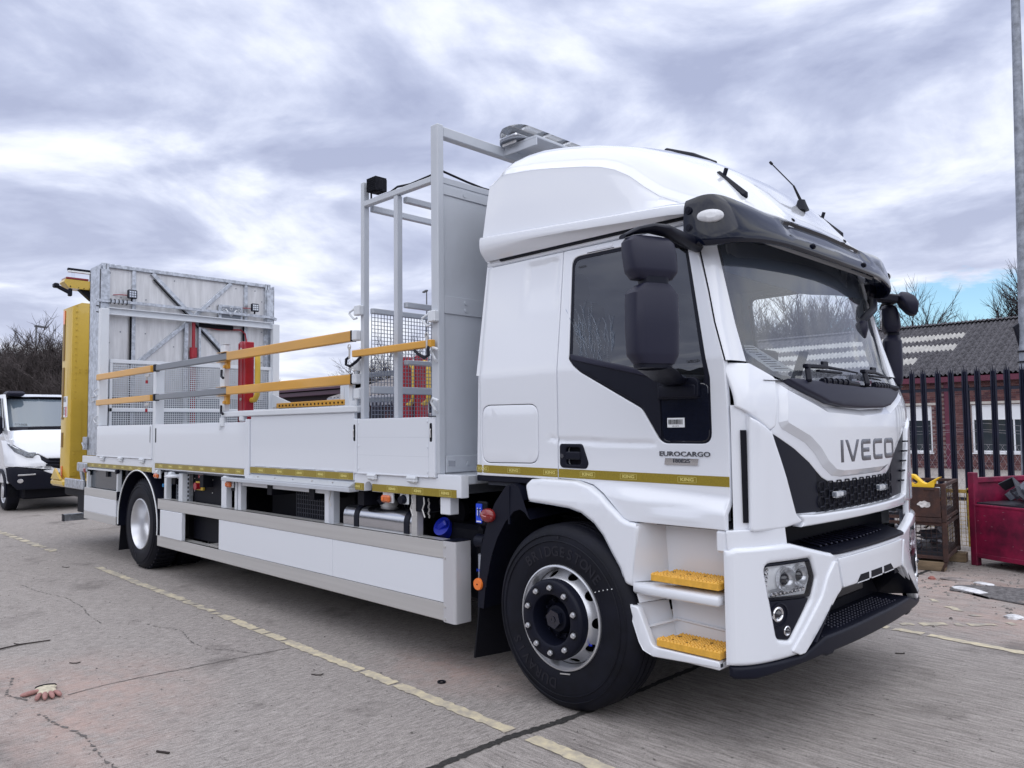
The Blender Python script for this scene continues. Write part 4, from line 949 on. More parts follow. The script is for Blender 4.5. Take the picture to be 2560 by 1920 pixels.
for a, b, dk in (((.69, 3.73), (1.25, 3.19), 1), ((1.81, 3.73), (1.27, 3.19), 1), ((.45, 2.43), (1.22, 3.13), 1), ((1.80, 2.63), (1.30, 3.13), 1)):
    g = G(); g.bar((ab+.02, a[0], a[1]), (ab+.02, b[0], b[1]), .056, .045, up=(1, 0, 0)); bdp('diagonal_brace', g, galv)
    g = G(); g.tube([(ab+.03, a[0]*.93+b[0]*.07-.022, a[1]*.93+b[1]*.07-.045), (ab+.03, b[0]-.022, b[1]-.045)], .010, 6); bdp('cable_run', g, dark)
g = G()
for i in range(15):
    for y in (.16, .30, .62, 1.0, 1.5, 1.9, 2.2, 2.31):
        z = 1.5+i*.155
        if (i*7+int(y*10)) % 3 == 0: g.cyl((ab, y, z), (ab+.006, y, z), .009, 6)
o = bdp('rivets', g, greyd); o['kind'] = 'stuff'
g = G(); g.cyl((ab+.07, 1.25, 1.3), (ab+.07, 1.25, 2.72), .042, 14); g.cyl((ab+.07, 1.25, 2.72), (ab+.07, 1.25, 3.10), .024, 12); g.cyl((ab+.07, 1.25, 2.60), (ab+.07, 1.25, 2.74), .052, 14); P('lift_ram', g, redp)
g = G(); g.box(ab+.02, ab+.06, 1.13, 1.18, 1.3, 3.08); g.box(ab+.02, ab+.06, 1.33, 1.36, 1.3, 3.08); P('ram_guide', g, galv)
g = G(); g.tube([(ab+.06, 1.33, 3.06), (ab+.07, 1.6, 3.03), (ab+.06, 1.95, 3.05), (ab+.06, 2.02, 3.0), (ab+.06, 2.06, 2.8), (ab+.06, 2.06, 2.2)], .012, 6); P('red_hose', g, redp); g = G(); g.tube([(ab+.07, 1.33, 3.075), (ab+.08, 1.6, 3.06), (ab+.07, 1.82, 3.065)], .032, 8); P('hose_loom', g, dark)
g = G(); g.tube([(ab+.10, -.02, 3.275), (ab+.10, .34, 3.285), (ab+.10, 2.42, 3.275), (ab+.10, 2.50, 3.25)], .026, 4); P('galvanised_bar', g, galv, ang=0)
for i in range(5): g = G(); y = .14+i*.05; g.tube([(ab+.10+.034*math.cos(k*1.05), y, 3.28+.034*math.sin(k*1.05)) for k in range(6)], .005, 4, True); P('cable_tie', g, dark)
for y in (.40, 2.14):
    g = G(); g.box(ab+.10, ab+.15, y-.06, y+.06, 3.335, 3.455, .012); w_ = P('work_light', g, blk); g = G(); g.box(ab+.15, ab+.156, y-.048, y+.048, 3.347, 3.443); P('lens', g, gl_lens, w_); g = G(); g.box(ab+.1495, ab+.151, y-.05, y+.05, 3.345, 3.445); P('reflector', g, greyd, w_)
    for i in range(3):
        for j in range(3): g = G(); g.cyl((ab+.151, y-.03+i*.03, 3.365+j*.03), (ab+.1525, y-.03+i*.03, 3.365+j*.03), .011, 8); P('led', g, chrome, w_)
    g = G(); g.tube([(ab+.12, y, 3.335), (ab+.11, y, 3.30)], .012, 6); P('lamp_foot', g, dark, w_); g = G(); g.tube([(ab+.10, y-.05, 3.38), (ab+.05, y-.13, 3.385), (ab+.01, y-.2, 3.38)], .006, 5); P('red_lead', g, redp, w_)
g = G(); g.box(ab+.02, ab+.06, 1.62, 1.98, 3.10, 3.40, .004); jb = P('arrow_panel', g, galv); g = G(); g.box(ab+.06, ab+.064, 1.66, 1.95, 3.13, 3.37); P('panel_face', g, greyd, jb)
g = G(); g.bar((ab+.068, 1.72, 3.34), (ab+.068, 1.80, 3.24), .016, .006, up=(1, 0, 0), bv=0); g.bar((ab+.068, 1.88, 3.34), (ab+.068, 1.80, 3.24), .016, .006, up=(1, 0, 0), bv=0)
for y, z in ((1.69, 3.33), (1.80, 3.35), (1.92, 3.33)): g.tube([(ab+.068, y+.02*math.cos(i*.6), z+.02*math.sin(i*.6)) for i in range(10)], .003, 4, True)
P('panel_emblem', g, paper, jb)
# galvanised side channel beside the board
for sgn in (0, 1):
    g = G(); g.box(-8.34, -7.93, .02, .03, 1.26, 3.76, .002); g.box(-8.34, -8.32, .02, .14, 1.26, 3.72, .002); g.box(-7.95, -7.93, .02, .14, 1.26, 3.70, .002)
    if sgn: g.mirror()
    sc_ = P('side_channel', g, galv)
    if not sgn:
        for z in (2.02, 1.96): g2 = G(); g2.tube([(-8.13, .005, z), (-8.05, .005, z)], .007, 6); P('clip', g2, alu, sc_)
        for x_, z_ in ((-7.99, 3.3), (-7.99, 3.22), (-7.99, 3.14)): g2 = G(); g2.tube([(x_-.03, .01, z_), (x_+.03, .01, z_-.01)], .008, 6); P('cable_tie', g2, dark, sc_)
        g2 = G(); g2.box(-8.44, -8.28, -.005, .012, 1.33, 1.50, .004); g2.tube([(-8.40, -.02, 1.42), (-8.32, -.03, 1.38), (-8.26, -.03, 1.35)], .011, 6); P('latch', g2, galv, sc_)
# folded yellow crash cushion
cush = G(); yA, yB = .05, 2.45
sec_ = [(yA, .88), (yA, 3.36), (yA+.12, 3.42), (yB-.12, 3.42), (yB, 3.36), (yB, .88)]
cush.patch(sec_, lambda u, v: (-9.20, u, v), th=.44, step=0, rb=.004); cu = P('crash_cushion', cush, yel, label='folded yellow crash cushion standing upright at the rear')
for z in [1.0+i*.088 for i in range(28)]:
    g = G(); g.cyl((-9.1985, yA+.055, z), (-9.190, yA+.055, z), .011, 6); P('rivet', g, yel, cu)
for y in (.16, .24, .32):
    for z in (2.42, 2.46): g = G(); g.cyl((-9.1985, y, z), (-9.19, y, z), .010, 6); P('rivet', g, yel, cu)
g = G(); g.box(-9.197, -9.19, yA+.005, yA+.09, .95, 1.0); g.box(-9.20, -9.194, yA+.012, yA+.14, 1.30, 2.02); P('seam_plate', g, yel, cu)
g = G(); g.box(-9.60, -9.52, yA-.008, yA-.001, 1.35, 1.56); g.box(-9.60, -9.52, yA-.008, yA-.001, 1.75, 2.5); g.box(-9.60, -9.52, yA-.008, yA-.001, 2.6, 3.2); P('guide_slot', g, mat('slot_ochre', (.20, .11, .01), .5), cu)
g = G(); g.box(-9.60, -9.52, yA-.012, yA-.002, 3.13, 3.33, .003); P('orange_marker', g, orr, cu); g = G(); g.box(-9.57, -9.52, yA-.012, yA-.002, .92, 1.08, .003); P('orange_marker', g, orr, cu)
g = G(); g.box(-9.62, -9.34, yA-.006, yA-.001, 1.78, 2.08); g.mi = 1
for i in range(7): g.box(-9.60, -9.44-.01*(i % 3), yA-.0075, yA-.006, 1.82+i*.016, 1.828+i*.016)
for i in range(6): g.box(-9.60, -9.40, yA-.0075, yA-.006, 2.0+i*.012, 2.006+i*.012)
g.mi = 2; g.box(-9.42, -9.37, yA-.0075, yA-.006, 1.79, 1.93); g.text('N', .06, mx(-9.55, yA-.0075, 2.045), .0005); P('warning_label', g, [paper, inkm, inkr], cu)
g = G(); g.box(-9.78, -9.15, -.04, .6, .80, .90, .03); g.prism([(-9.75, -.04, .90), (-9.58, -.04, 1.05), (-9.3, -.04, .90)], (0, .03, 0)); P('cushion_foot', g, yel, cu)
g = G(); g.box(-9.16, -8.35, -.02, .02, .80, .93, .01); P('foot_plate', g, galv, cu); g = G(); g.box(-9.6, -8.3, .1, 2.4, .66, .80, .03); P('cushion_carrier', g, dark)
g = G(); g.box(-8.62, -8.22, -.02, .10, 1.04, 1.16, .012); g.prism([(-8.62, .0, 1.12), (-8.45, .0, .86), (-8.36, .0, .86), (-8.52, .0, 1.12)], (0, .03, 0)); P('tail_bracket', g, galv)
# tail lamp board carried across the back, beyond the channel
g = G(); g.prism([(-9.2, -.07, 3.70), (-9.2, .0, 3.615), (-9.2, 2.5, 3.615), (-9.2, 2.57, 3.70), (-9.2, 2.54, 3.74), (-9.2, -.05, 3.74)], (-.22, 0, 0)); ta = P('tail_lamp_board', g, yel)
g = G(); g.box(-9.42, -9.195, -.045, .25, 3.742, 3.772, .006); P('red_strip', g, redl, ta); g = G(); g.prism([(-9.24, .14, 3.613), (-9.24, .30, 3.47), (-9.24, .42, 3.47), (-9.24, .42, 3.613)], (-.1, 0, 0)); P('gusset', g, dark, ta)
g = G(); g.box(-9.30, -9.24, .36, .50, 3.36, 3.615); P('board_stay', g, dark, ta)
g = G(); g.bar((-9.22, .02, 3.545), (-9.22, -.15, 3.625), .045, .05, bv=.01); g.box(-9.27, -9.17, -.20, -.13, 3.60, 3.665, .015); g.box(-9.25, -9.19, -.01, .04, 3.50, 3.61, .01); P('camera_arm', g, blk, ta)
for k in range(4): g = G(); g.cyl((-9.199, .0+.012, 3.64+k*.0), (-9.19, .012, 3.64), .008, 8) if k == 0 else g.cyl((-9.199, .05+k*.07, 3.63), (-9.19, .05+k*.07, 3.63), .006, 6); P('bolt', g, dark, ta)
g = G(); g.box(-9.25, -9.20, -.02, .8, 3.872, 3.905, .003); sb = P('number_plate_lamp', g, blk); g = G(); g.box(-9.248, -9.198, -.015, .8, 3.846, 3.871, .002); P('strip_light', g, paper, sb); g = G(); g.box(-9.24, -9.22, .03, .075, 3.772, 3.846); P('clear_upright', g, gl_lens, sb); g = G(); g.box(-9.25, -9.18, .27, .33, 3.60, 3.90, .008); g.cyl((-9.18, .30, 3.62), (-9.12, .30, 3.62), .035, 10); P('strip_bracket', g, greyd, sb)
# rear skirt, underrun beam
both('rear_locker_door', lambda g: g.box(-8.23, -7.085, .05, .06, .84, 1.10), MAT.get('locker_glass') or mat('locker_glass', (.018, .028, .042), .25, coat=.5))
for a in ((-8.26, -8.22, .84, 1.10), (-7.12, -7.085, .80, 1.10), (-8.22, -7.12, 1.075, 1.10)): both('locker_frame', lambda g: g.box(a[0], a[1], .0, .05, a[2], a[3], .003), greyf)
for z0, z1, m_ in ((.735, .84, alu), (.535, .734, panelw), (.432, .534, alu)): both('rear_skirt_board', lambda g: g.box(-8.33, -7.10 if z0 > .7 else -7.12, -.004, .03, z0, z1, .004), m_)
g = G(); g.box(-7.10, -7.075, -.005, .03, .735, .84, .002); P('end_cap', g, blk)
g = G(); g.box(-9.40, -9.31, .03, 2.47, .31, .405, .008); ub = P('underrun_beam', g, galv); g = G(); g.box(-9.402, -9.308, .022, .031, .308, .407); P('end_cap', g, blk, ub); g = G(); g.box(-9.38, -8.3, .75, .85, .36, .62); g.box(-9.38, -8.3, 1.65, 1.75, .36, .62); P('underrun_bracket', g, dark, ub)
g = G(); g.bar((-9.3, .3, .78), (-8.7, .15, .55), .1, .08); g.box(-8.8, -8.5, .05, .4, .48, .80, .01); P('cushion_hinge', g, dark); g = G(); g.cyl((-9.32, .24, .77), (-9.32, .20, .77), .07, 16); P('hinge_roller', g, paper)
# side guard
for z0, z1 in ((.722, .832), (.325, .438)):
    both('side_guard_board', lambda g: (g.box(-5.79, -.955, -.008, .025, z0, z1, .004), g.box(-5.79, -.955, -.008, .10, z1-.004, z1, .001)), alu)
for x0, x1, y0 in ((-5.69, -5.115, -.018), (-4.28, -2.293, -.004), (-2.29, -.957, -.004)): both('side_guard_panel', lambda g: g.box(x0, x1, y0, .02, .440, .720, .002), panelw)
g = G(); sec_ = [(-.957, -.016), (-.90, -.018), (-.862, -.018), (-.852, -.016), (-.844, -.010), (-.840, .0), (-.838, .05), (-.838, .115), (-.852, .115), (-.854, .01), (-.957, .012)]
g.prism([(x, y, .322) for x, y in sec_], (0, 0, .516)); ge = P('guard_end', g, mat('guard_end_alu', (.56, .56, .585), .40, .3), ang=40); g = G(); g.prism([(x, y, .838) for x, y in [(-.957, -.014), (-.852, -.016), (-.840, .0), (-.838, .115), (-.957, .115)]], (0, 0, .005)); P('end_cap', g, blk, ge)
for z in (.80, .73, .42, .34): g = G(); g.cyl((-.94, -.016, z), (-.94, -.022, z), .009, 10); P('rivet', g, alu, ge)
g = G(); g.box(-4.55, -4.3, .1, .3, .44, .455)
for i in range(9): g.box(-4.55+i*.028, -4.536+i*.028, .02, .3, .44, .462)
P('chequer_tread', g, alu)
# uprights above the guard, mesh doors, lockers
for x0, x1, m_ in ((-5.715, -5.66, greyf), (-5.33, -5.235, greyf), (-4.31, -4.205, panelw), (-4.03, -3.985, greyf), (-3.96, -3.905, panelw), (-2.465, -2.405, panelw), (-2.40, -2.335, greyp), (-1.352, -1.292, alu)):
    g = G(); g.box(x0, x1, .03, .09, .80, 1.12, .004); P('skirt_post', g, m_)
g = G(); g.box(-5.66, -5.33, .05, .08, 1.06, 1.11, .003); P('locker_frame', g, greyf); g = G(); g.box(-3.905, -2.465, .04, .07, 1.055, 1.098, .003); P('locker_frame', g, panelw)
def mesh_xz(x0, x1, z0, z1, y, pitch, r, m):
    g = G(); n = max(1, int((x1-x0)/pitch)); k = max(1, int((z1-z0)/pitch))
    for i in range(n+1): x = x0+(x1-x0)*i/n; g.box(x-r, x+r, y-r, y+r, z0, z1)
    for i in range(k+1): z = z0+(z1-z0)*i/k; g.box(x0, x1, y+r, y+3*r, z-r, z+r)
    return P('wire_mesh', g, m, kind='stuff', ang=0)
mesh_xz(-5.55, -5.34, .80, 1.05, .10, .034, .003, greyd); mesh_xz(-3.05, -2.5, .72, 1.05, .12, .036, .0025, mat('mesh_black_wire', (.05, .055, .075), .4)); mesh_xz(-2.25, -1.6, .98, 1.13, .30, .036, .003, MAT['mesh_black_wire'])
g = G(); g.box(-5.22, -5.175, .08, .12, .72, 1.12)
ps = P('perforated_strip', g, galv)
for i in range(9): g2 = G(); g2.cyl((-5.1975, .08, .76+i*.043), (-5.1975, .076, .76+i*.043), .014, 10); P('hole', g2, dark, ps)
g = G(); g.box(-5.17, -4.32, .13, .15, .45, 1.12); cp = P('control_panel', g, dark); g = G(); g.box(-5.07, -4.90, .10, .13, .955, 1.045, .006); es = P('stop_button_box', g, ylw, cp); g = G(); g.cyl((-4.965, .10, 1.0), (-4.965, .06, 1.0), .033, 16); g.cyl((-4.965, .06, 1.0), (-4.965, .05, 1.0), .038, 16); P('stop_button', g, redp, cp)
g = G(); g.box(-5.055, -4.865, .122, .128, 1.078, 1.135); g.mi = 1
for i in range(3): g.box(-5.02+.01*i, -4.90-.01*i, .1205, .122, 1.09+i*.014, 1.096+i*.014)
P('red_notice', g, [redp, paper], cp)
for x, z in ((-5.15, 1.07), (-5.15, .94), (-4.72, 1.07), (-4.72, .94)): g = G(); g.cyl((x, .13, z), (x, .124, z), .006, 8); P('screw', g, alu, cp)
# marker lamps
for x, y, z in ((-5.83, -.01, 1.08), (-4.09, -.0, 1.06), (-1.60, -.0, 1.07)):
    g = G(); g.box(x-.06, x+.06, y+.012, y+.03, z-.03, z+.06, .004); b_ = P('lamp_bracket', g, greyf); g = G(); g.box(x-.05, x+.05, y-.018, y+.012, z-.026, z+.026, .012); P('marker_lens', g, amber, b_)
    g = G(); g.cyl((x-.02, y-.019, z), (x-.02, y-.022, z), .012, 10); P('bulb', g, orr, b_)
g = G(); g.box(-8.33, -8.24, -.03, .0, 1.03, 1.095, .012); P('side_marker', g, redl)
g = G(); g.box(-1.47, -1.37, .02, .03, 1.04, 1.12, .01); cm = P('camera_bracket', g, greyf); g = G(); g.cyl((-1.42, .02, 1.075), (-1.42, -.015, 1.07), .033, 16, .026); P('side_camera', g, blk, cm)
g = G(); g.cyl((-4.16, -.005, 1.115), (-4.10, -.005, 1.115), .026, 12); g.cyl((-5.47, -.0, 1.11), (-5.40, .0, 1.11), .026, 12); g.cyl((-5.83, .0, 1.12), (-5.78, .0, 1.12), .026, 12); P('rave_pivot', g, greyf)
g = G(); g.lathe([(0, -.02), (.09, -.015), (.10, .0), (.07, .02), (0, .02)], (-5.42, .02, 1.09), 'z', 20); P('white_dome', g, panelw)
g = G(); g.cyl((-5.83, .15, .97), (-5.83, .06, .97), .02, 10); P('blue_air_coupling', g, MAT.get('coupling_blue') or mat('coupling_blue', (.05, .30, .65), .4))
g = G(); g.cyl((-7.10, .02, 1.08), (-7.10, -.02, 1.08), .028, 12); P('rubber_buffer', g, blk)
# chains and clips at the guard posts
for x in (-2.36, -1.20, -1.33):
    g = G(); g.tube([(x, .02, 1.10), (x+.03, .0, 1.06), (x+.01, .0, 1.02), (x+.035, .0, .97)], .005, 5); P('retaining_clip', g, alu)
g = G()
for i in range(6): g.tube([(-1.20+.006*math.cos(k)+.008*(i % 2), .06, 1.08-i*.022+.012*math.sin(k)) for k in (0, 1.05, 2.1, 3.14, 4.2, 5.2)], .0022, 4, True)
P('safety_chain', g, alu)
g = G(); g.cyl((-1.20, .34, .98), (-1.20, .30, .98), .10, 24); P('bolt_plate', g, dark)
# unseen far side boxes, added to block light flooding in under the body
g = G(); g.box(-5.62, -4.0, 1.5, 2.42, .36, 1.10, .01); g.box(-3.95, -.95, 1.55, 2.42, .38, 1.08, .01); P('underfloor_box', g, dark)
g = G(); g.box(-8.2, -7.1, .3, 2.2, .42, 1.08, .01); P('underfloor_box', g, dark)
for z in (1.505, 1.375):
    g = G(); g.box(-1.944, -1.106, -.0124, -.0115, z-.0008, z+.0008); P('board_seam', g, greyp, a4)
for x0, x1, y, dz in ():
    for z in (1.47, 1.345):
        g = G(); g.box(x0, x1, y, y+.001, z-.0016, z+.0016); P('board_seam', g, greyp, ps1 if x0 < -6 else a2)
for x in (-7.83, -6.01):
    for z in (1.60, 1.45, 1.30): g = G(); g.cyl((x, -.010, z), (x, -.014, z), .008, 8); P('rivet', g, panelw, ps1)
# ---------------- wheels
def tyre_text(g, s, r, a0, a1, y, size):
    n = len(s)
    for i, ch in enumerate(s):
        t = a0+(a1-a0)*i/(n-1); q = G(); q.text(ch, size, Matrix.Identity(4), .0012, sx=.95, bold=.0012)
        up = Vector((math.cos(t), 0, math.sin(t))); rg = Vector((math.sin(t), 0, -math.cos(t)))
        for v in q.V: pass
        vs = [rg*v[0]+up*(r+v[1])+Vector((0, y-v[2]*1.0, 0)) for v in q.V]; g.add(vs, q.F)
def wheel(x, y, z, name, rim, flip=False):
    t = thing(name, '', '', (x, y, z)) if False else None
    o = bpy.data.objects.new(name, None); COL.objects.link(o); o.location = (x, y, z); o.parent = truck; o.empty_display_size = .3
    g = G(); prof = [(.287, .035), (.290, .012), (.305, .004), (.345, .0), (.40, .0), (.435, .004), (.462, .012), (.480, .022), (.497, .040), (.507, .055), (.511, .075), (.512, .10), (.505, .102), (.505, .108), (.512, .110), (.513, .145), (.503, .147), (.503, .155), (.513, .157), (.513, .195), (.503, .197), (.503, .205), (.512, .207), (.511, .245), (.500, .265), (.47, .29), (.40, .30), (.30, .30), (.287, .27)]
    g.lathe(prof, (0, 0, 0), 'y', 96); g.lathe([(.418, -.0002), (.421, -.004), (.425, .0002)], (0, 0, 0), 'y', 96); g.lathe([(.452, .006), (.455, .003), (.459, .009)], (0, 0, 0), 'y', 96)
    if rim == 'drive':
        for i in range(48): a = 2*math.pi*i/48; g.box(-.013, .013, .045, .265, .498, .522, .003, Matrix.Rotation(a, 4, 'Y'))
    # squash at the contact patch
    V = []
    for vx, vy, vz in g.V:
        lim = -(z-.002)
        if vz < lim: vy += (.012 if vy > .15 else -.012)*min(1, (lim-vz)/.02); vz = lim
        V.append((vx, vy, vz))
    g.V = V; ty = g.build('tyre', rub, o, 30); return o, ty
def nut(g, p, r=.017, h=.03):
    p = Vector(p); g.cyl(p, p-Vector((0, h*.55, 0)), r, 6); g.cyl(p-Vector((0, h*.55, 0)), p-Vector((0, h, 0)), r*.62, 10)
ZF = .505
def front_wheel(mirror_=False):
    w, ty = wheel(0.02, .0, ZF, 'front_wheel', 'steer')
    g = G(); tyre_text(g, 'BRIDGESTONE', .362, R(128), R(42), -.0012, .080); tyre_text(g, 'DURAVIS', .362, R(262), R(208), -.0012, .080); g.box(-.006, .006, -.0018, .001, .435, .450)
    o = g.build('tyre_lettering', rubl, ty, 0); o['kind'] = 'stuff'
    g = G(); g.lathe([(.262, .07), (.268, .03), (.272, .008), (.280, .0), (.288, .003), (.291, .014), (.289, .035)], (0, 0, 0), 'y', 72); rim = g.build('rim', silver, w, 40)
    # dished disc with hand holes
    g = G(); nh = 10
    f_ = lambda th, r: (r*math.sin(th), interp(r, [(.18, -.015), (.205, -.012), (.215, .0), (.235, .035), (.262, .075)]), r*math.cos(th))
    for k in range(nh):
        a0, a1 = 2*math.pi*k/nh, 2*math.pi*(k+1)/nh; am = (a0+a1)/2
        poly = [(a0+(a1-a0)*i/12, .262) for i in range(12)][::1]; poly = [(a0, .195)]+[(a0+(a1-a0)*i/12, .195) for i in range(1, 12)]+[(a1, .195), (a1, .262)]+[(a1-(a1-a0)*i/12, .262) for i in range(1, 12)]+[(a0, .262)]
        hole = [(am+.125*math.cos(2*math.pi*i/18), .240+.0175*math.sin(2*math.pi*i/18)) for i in range(18)]
        g.patch(poly, f_, th=.008, step=.06, stepv=.012, rb=0, holes=[hole])
    g.build('wheel_disc', silver, w, 50)
    g = G(); g.lathe([(.0, .16), (.26, .16), (.262, .07)], (0, 0, 0), 'y', 36); g.build('brake_drum', dark, w)
    g = G(); g.lathe([(.216, -.006), (.219, -.050), (.214, -.064), (.204, -.070), (.150, -.070), (.138, -.064), (.130, -.03), (.125, .03)], (0, 0, 0), 'y', 60); hubp = g.build('hub_ring', blk, w, 40)
    g = G(); g.lathe([(.126, .035), (.09, .03), (.078, .0), (.070, -.02), (.06, -.022)], (0, 0, 0), 'y', 40); g.lathe([(.0, -.022), (.06, -.022)], (0, 0, 0), 'y', 40); hub = g.build('hub', blk, w, 40)
    g = G(); g.cyl((0, -.02, 0), (0, -.052, 0), .052, 6); g.lathe([(.0, -.053), (.016, -.053), (.018, -.056), (.010, -.056), (.008, -.050), (0, -.050)], (0, 0, 0), 'y', 20); g.build('hub_nut', blks, hub)
    for k in range(10):
        a = R(18+36*k); p = (.176*math.cos(a), -.064, .176*math.sin(a))
        g = G(); g.lathe([(.0, -.0715), (.028, -.0715), (.029, -.070)], (p[0], 0, p[2]), 'y', 16); g.build('nut_recess', dark, hubp)
        g = G(); nut(g, (p[0], -.070, p[2]), .0155, .020); g.build('wheel_nut', silver, hubp)
    for k in range(10):
        a = R(36*k+8); g = G(); nut(g, (.101*math.cos(a), .028, .101*math.sin(a)), .011, .03); g.build('hub_bolt', blk, hub)
    g = G()
    for i in range(5): t = R(34-i*1.2); rr_ = .315+i*.028; g.cyl((rr_*math.cos(t), .002, rr_*math.sin(t)), (rr_*math.cos(t), -.003, rr_*math.sin(t)), .0028, 6)
    g.build('paint_dots', paper, ty); g = G(); g.box(-.035, .035, -.006, .0, -.303, -.297, mtx=Matrix.Rotation(R(-8), 4, 'Y')); g.build('balance_weight', alu, w)
    g = G(); g.tube([(.20, .02, -.115), (.215, .0, -.11), (.23, .0, -.108)], .006, 6); g.build('valve', bluec, w)
    return w
front_wheel()
def rear_wheel():
    w, ty = wheel(-6.42, .03, ZF, 'rear_wheel', 'drive')
    g = G(); tyre_text(g, 'R295', .372, R(255), R(230), -.0012, .05); g.build('tyre_lettering', rubl, ty, 0)['kind'] = 'stuff'
    g = G(); g.lathe([(.289, .035), (.291, .014), (.288, .003), (.280, .0), (.272, .008), (.266, .04), (.255, .06), (.25, .12), (.235, .17), (.21, .20), (.205, .23), (.15, .24), (.0, .24)], (0, 0, 0), 'y', 72); g.build('rim', silver, w, 40)
    g = G(); g.lathe([(.15, .235), (.14, .16), (.12, .13), (0, .125)], (0, 0, 0), 'y', 40); g.build('hub', silver, w, 40)
    for k in range(10): a = R(36*k+8); g = G(); nut(g, (.175*math.cos(a), .236, .175*math.sin(a)), .017, .04); g.build('wheel_nut', silver, w)
rear_wheel()
# inner twin and far side wheels: same tyre, simpler
for nm, x, y in (('rear_wheel', -6.42, .36), ('rear_wheel', -6.42, 1.84), ('rear_wheel', -6.42, 2.17), ('front_wheel', .02, 2.2)):
    w, ty = wheel(x, y, ZF, nm, 'drive' if x < -1 else 'steer'); g = G(); g.lathe([(.0, .15), (.285, .15), (.29, .0), (.29, .3)], (0, 0, 0), 'y', 40); g.build('rim', silver, w, 40)
# rear mudguard with white edge, flaps
def arch(cx, cz, r, a0, a1, n=28): return [(cx+r*math.cos(R(a0+(a1-a0)*i/n)), cz+r*math.sin(R(a0+(a1-a0)*i/n))) for i in range(n+1)]
def squash(p, cx=-6.42, kx=1.0): return [(cx+(x-cx)*kx, z) for x, z in p]
ar = squash(arch(-6.42, .52, .605, -8, 188), kx=1.03)
g = G(); rows = [[(x, y, z) for x, z in ar] for y in (.0, .62)]; g.loft(rows); ar2 = squash(arch(-6.42, .52, .625, -8, 188), kx=1.03); g.loft([[(x, y, z) for x, z in ar2] for y in (.62, .0)]); g.loft([[(x, 0, z) for x, z in ar2], [(x, 0, z) for x, z in ar]])
mg = P('rear_mudguard', g, blk, ang=40, recalc=True); g = G(); g.tube([(x, -.004, z) for x, z in squash(arch(-6.42, .52, .600, -8, 186), kx=1.03)], .0075, 6); P('mudguard_trim', g, paper, mg)
g = G(); g.prism([(-7.10, .05, .46), (-7.10, .62, .46), (-7.16, .62, .13), (-7.16, .05, .13)], (.012, 0, 0)); P('mudflap', g, flap)
g = G(); g.box(-7.08, -5.74, .60, .64, .5, 1.1); P('wheel_bay_liner', g, dark)
# ================================================================ TRUCK: cab
def cor(d, a, w, h):
    t = max(0, min(1, (d-a)/w)); return h*(1-math.sqrt(max(0, 1-t*t)))
def Xf(y, z): d = abs(y-1.25); return 1.24-.028*(1-sm((d-.93)/.2))-.081*d*d-cor(d, .85, .302, .103)
def Xw(y, z): d = abs(y-1.25); return 1.22-.22*(z-1.6)-.12*d*d-cor(d, .95, .2, .045)
def XF(y, z): k = sm((z-1.62)/.33); return Xf(y, z)*(1-k)+Xw(y, z)*k
def Xb(y, z): d = min(abs(y-1.25)/1.222, .9995); return 1.0+.27*(1-d**2.3)**(1/2.3)
def Ys(z): return .10+max(0, z-1.9)*.12
def sd(off=0.0): return lambda u, v: (u, Ys(v)-off, v)
def fr(off=0.0, F=None):
    F = F or XF; return lambda u, v: (F(u, v)+off, u, v)
def msym(half): return half+[(2.5-y, z) for y, z in half[::-1]]
def nearfar(name, fn, m, ang=35, label=None, parents=(None, None)): return both(name, fn, m, parents, ang=ang, label=label)
def pt(poly, surf, **k): return lambda g: g.patch(poly, surf, **k)
# --- quarter panel, hatch, door
flap_ = rpoly([(-.70, 1.345), (-.215, 1.352), (-.215, 1.70), (-.70, 1.705)], .075, 6)
def grow(p, d):
    cx = sum(a for a, b in p)/len(p); cz = sum(b for a, b in p)/len(p); return [(a+d*(1 if a > cx else -1), b+d*(1 if b > cz else -1)) for a, b in p]
q_ = [(-.768, 1.262), (-.0625, 1.262), (-.0625, 1.5), (-.066, 2.18), (-.072, 2.608), (-.728, 2.608), (-.740, 2.30), (-.750, 1.9)]
def qsurf(off):
    def f(u, v):
        gx = sm((u+.365)/.02)*0; y = Ys(v)-off
        d = math.hypot(max(0, (-.30-u)), max(0, v-2.46)); 
        y += .013*sm((u+.372)/.022)*sm((v-2.2)/.25)*(1-sm((v-2.565)/.02))*(1-sm((u+.12)/.05))*1.0
        y += .012*sm((.0-u-.70)/.05)
        y += .008*sm((1.512-v)/.010)*(1 if u > -.13 else sm((u+.15)/.02))*sm((v-1.478)/.012)
        return (u, y, v)
    return f
cs, cs2 = nearfar('cab_side_panel', pt(q_, qsurf(0), th=.02, step=.022, rb=.004, holes=[grow(flap_, .004)]), white)
nearfar('locker_hatch', pt(flap_, sd(.001), th=.012, step=.1, rb=.006), white, parents=(cs, cs2))
nearfar('hatch_gap', pt(grow(flap_, .006), sd(-.010), th=0, step=.2, rb=0), dark, parents=(cs, cs2))
zl = lambda x: 1.262-.062*(x-.10)/.93
def dsurf(u, v):
    y = Ys(v); k = sm((zl(u)+.02-v)/.085)*sm((u-.10)/.42); y -= .050*k
    y += .009*math.exp(-((v-1.158)/.017)**2)*sm((u-.5)/.25)*(1-sm((u-.80)/.2))
    y -= .006*math.exp(-((v-1.105)/.016)**2)*sm((u-.5)/.25)*(1-sm((u-.82)/.18))
    y += .008*sm((1.510-.03*(u+.05)-v)/.012)*(1-sm((u-.58)/.06))*sm((v-1.465+.02*(u+.05))/.014)
    y += .004*sm((.03-u)/.03)*0
    return (u, y, v)
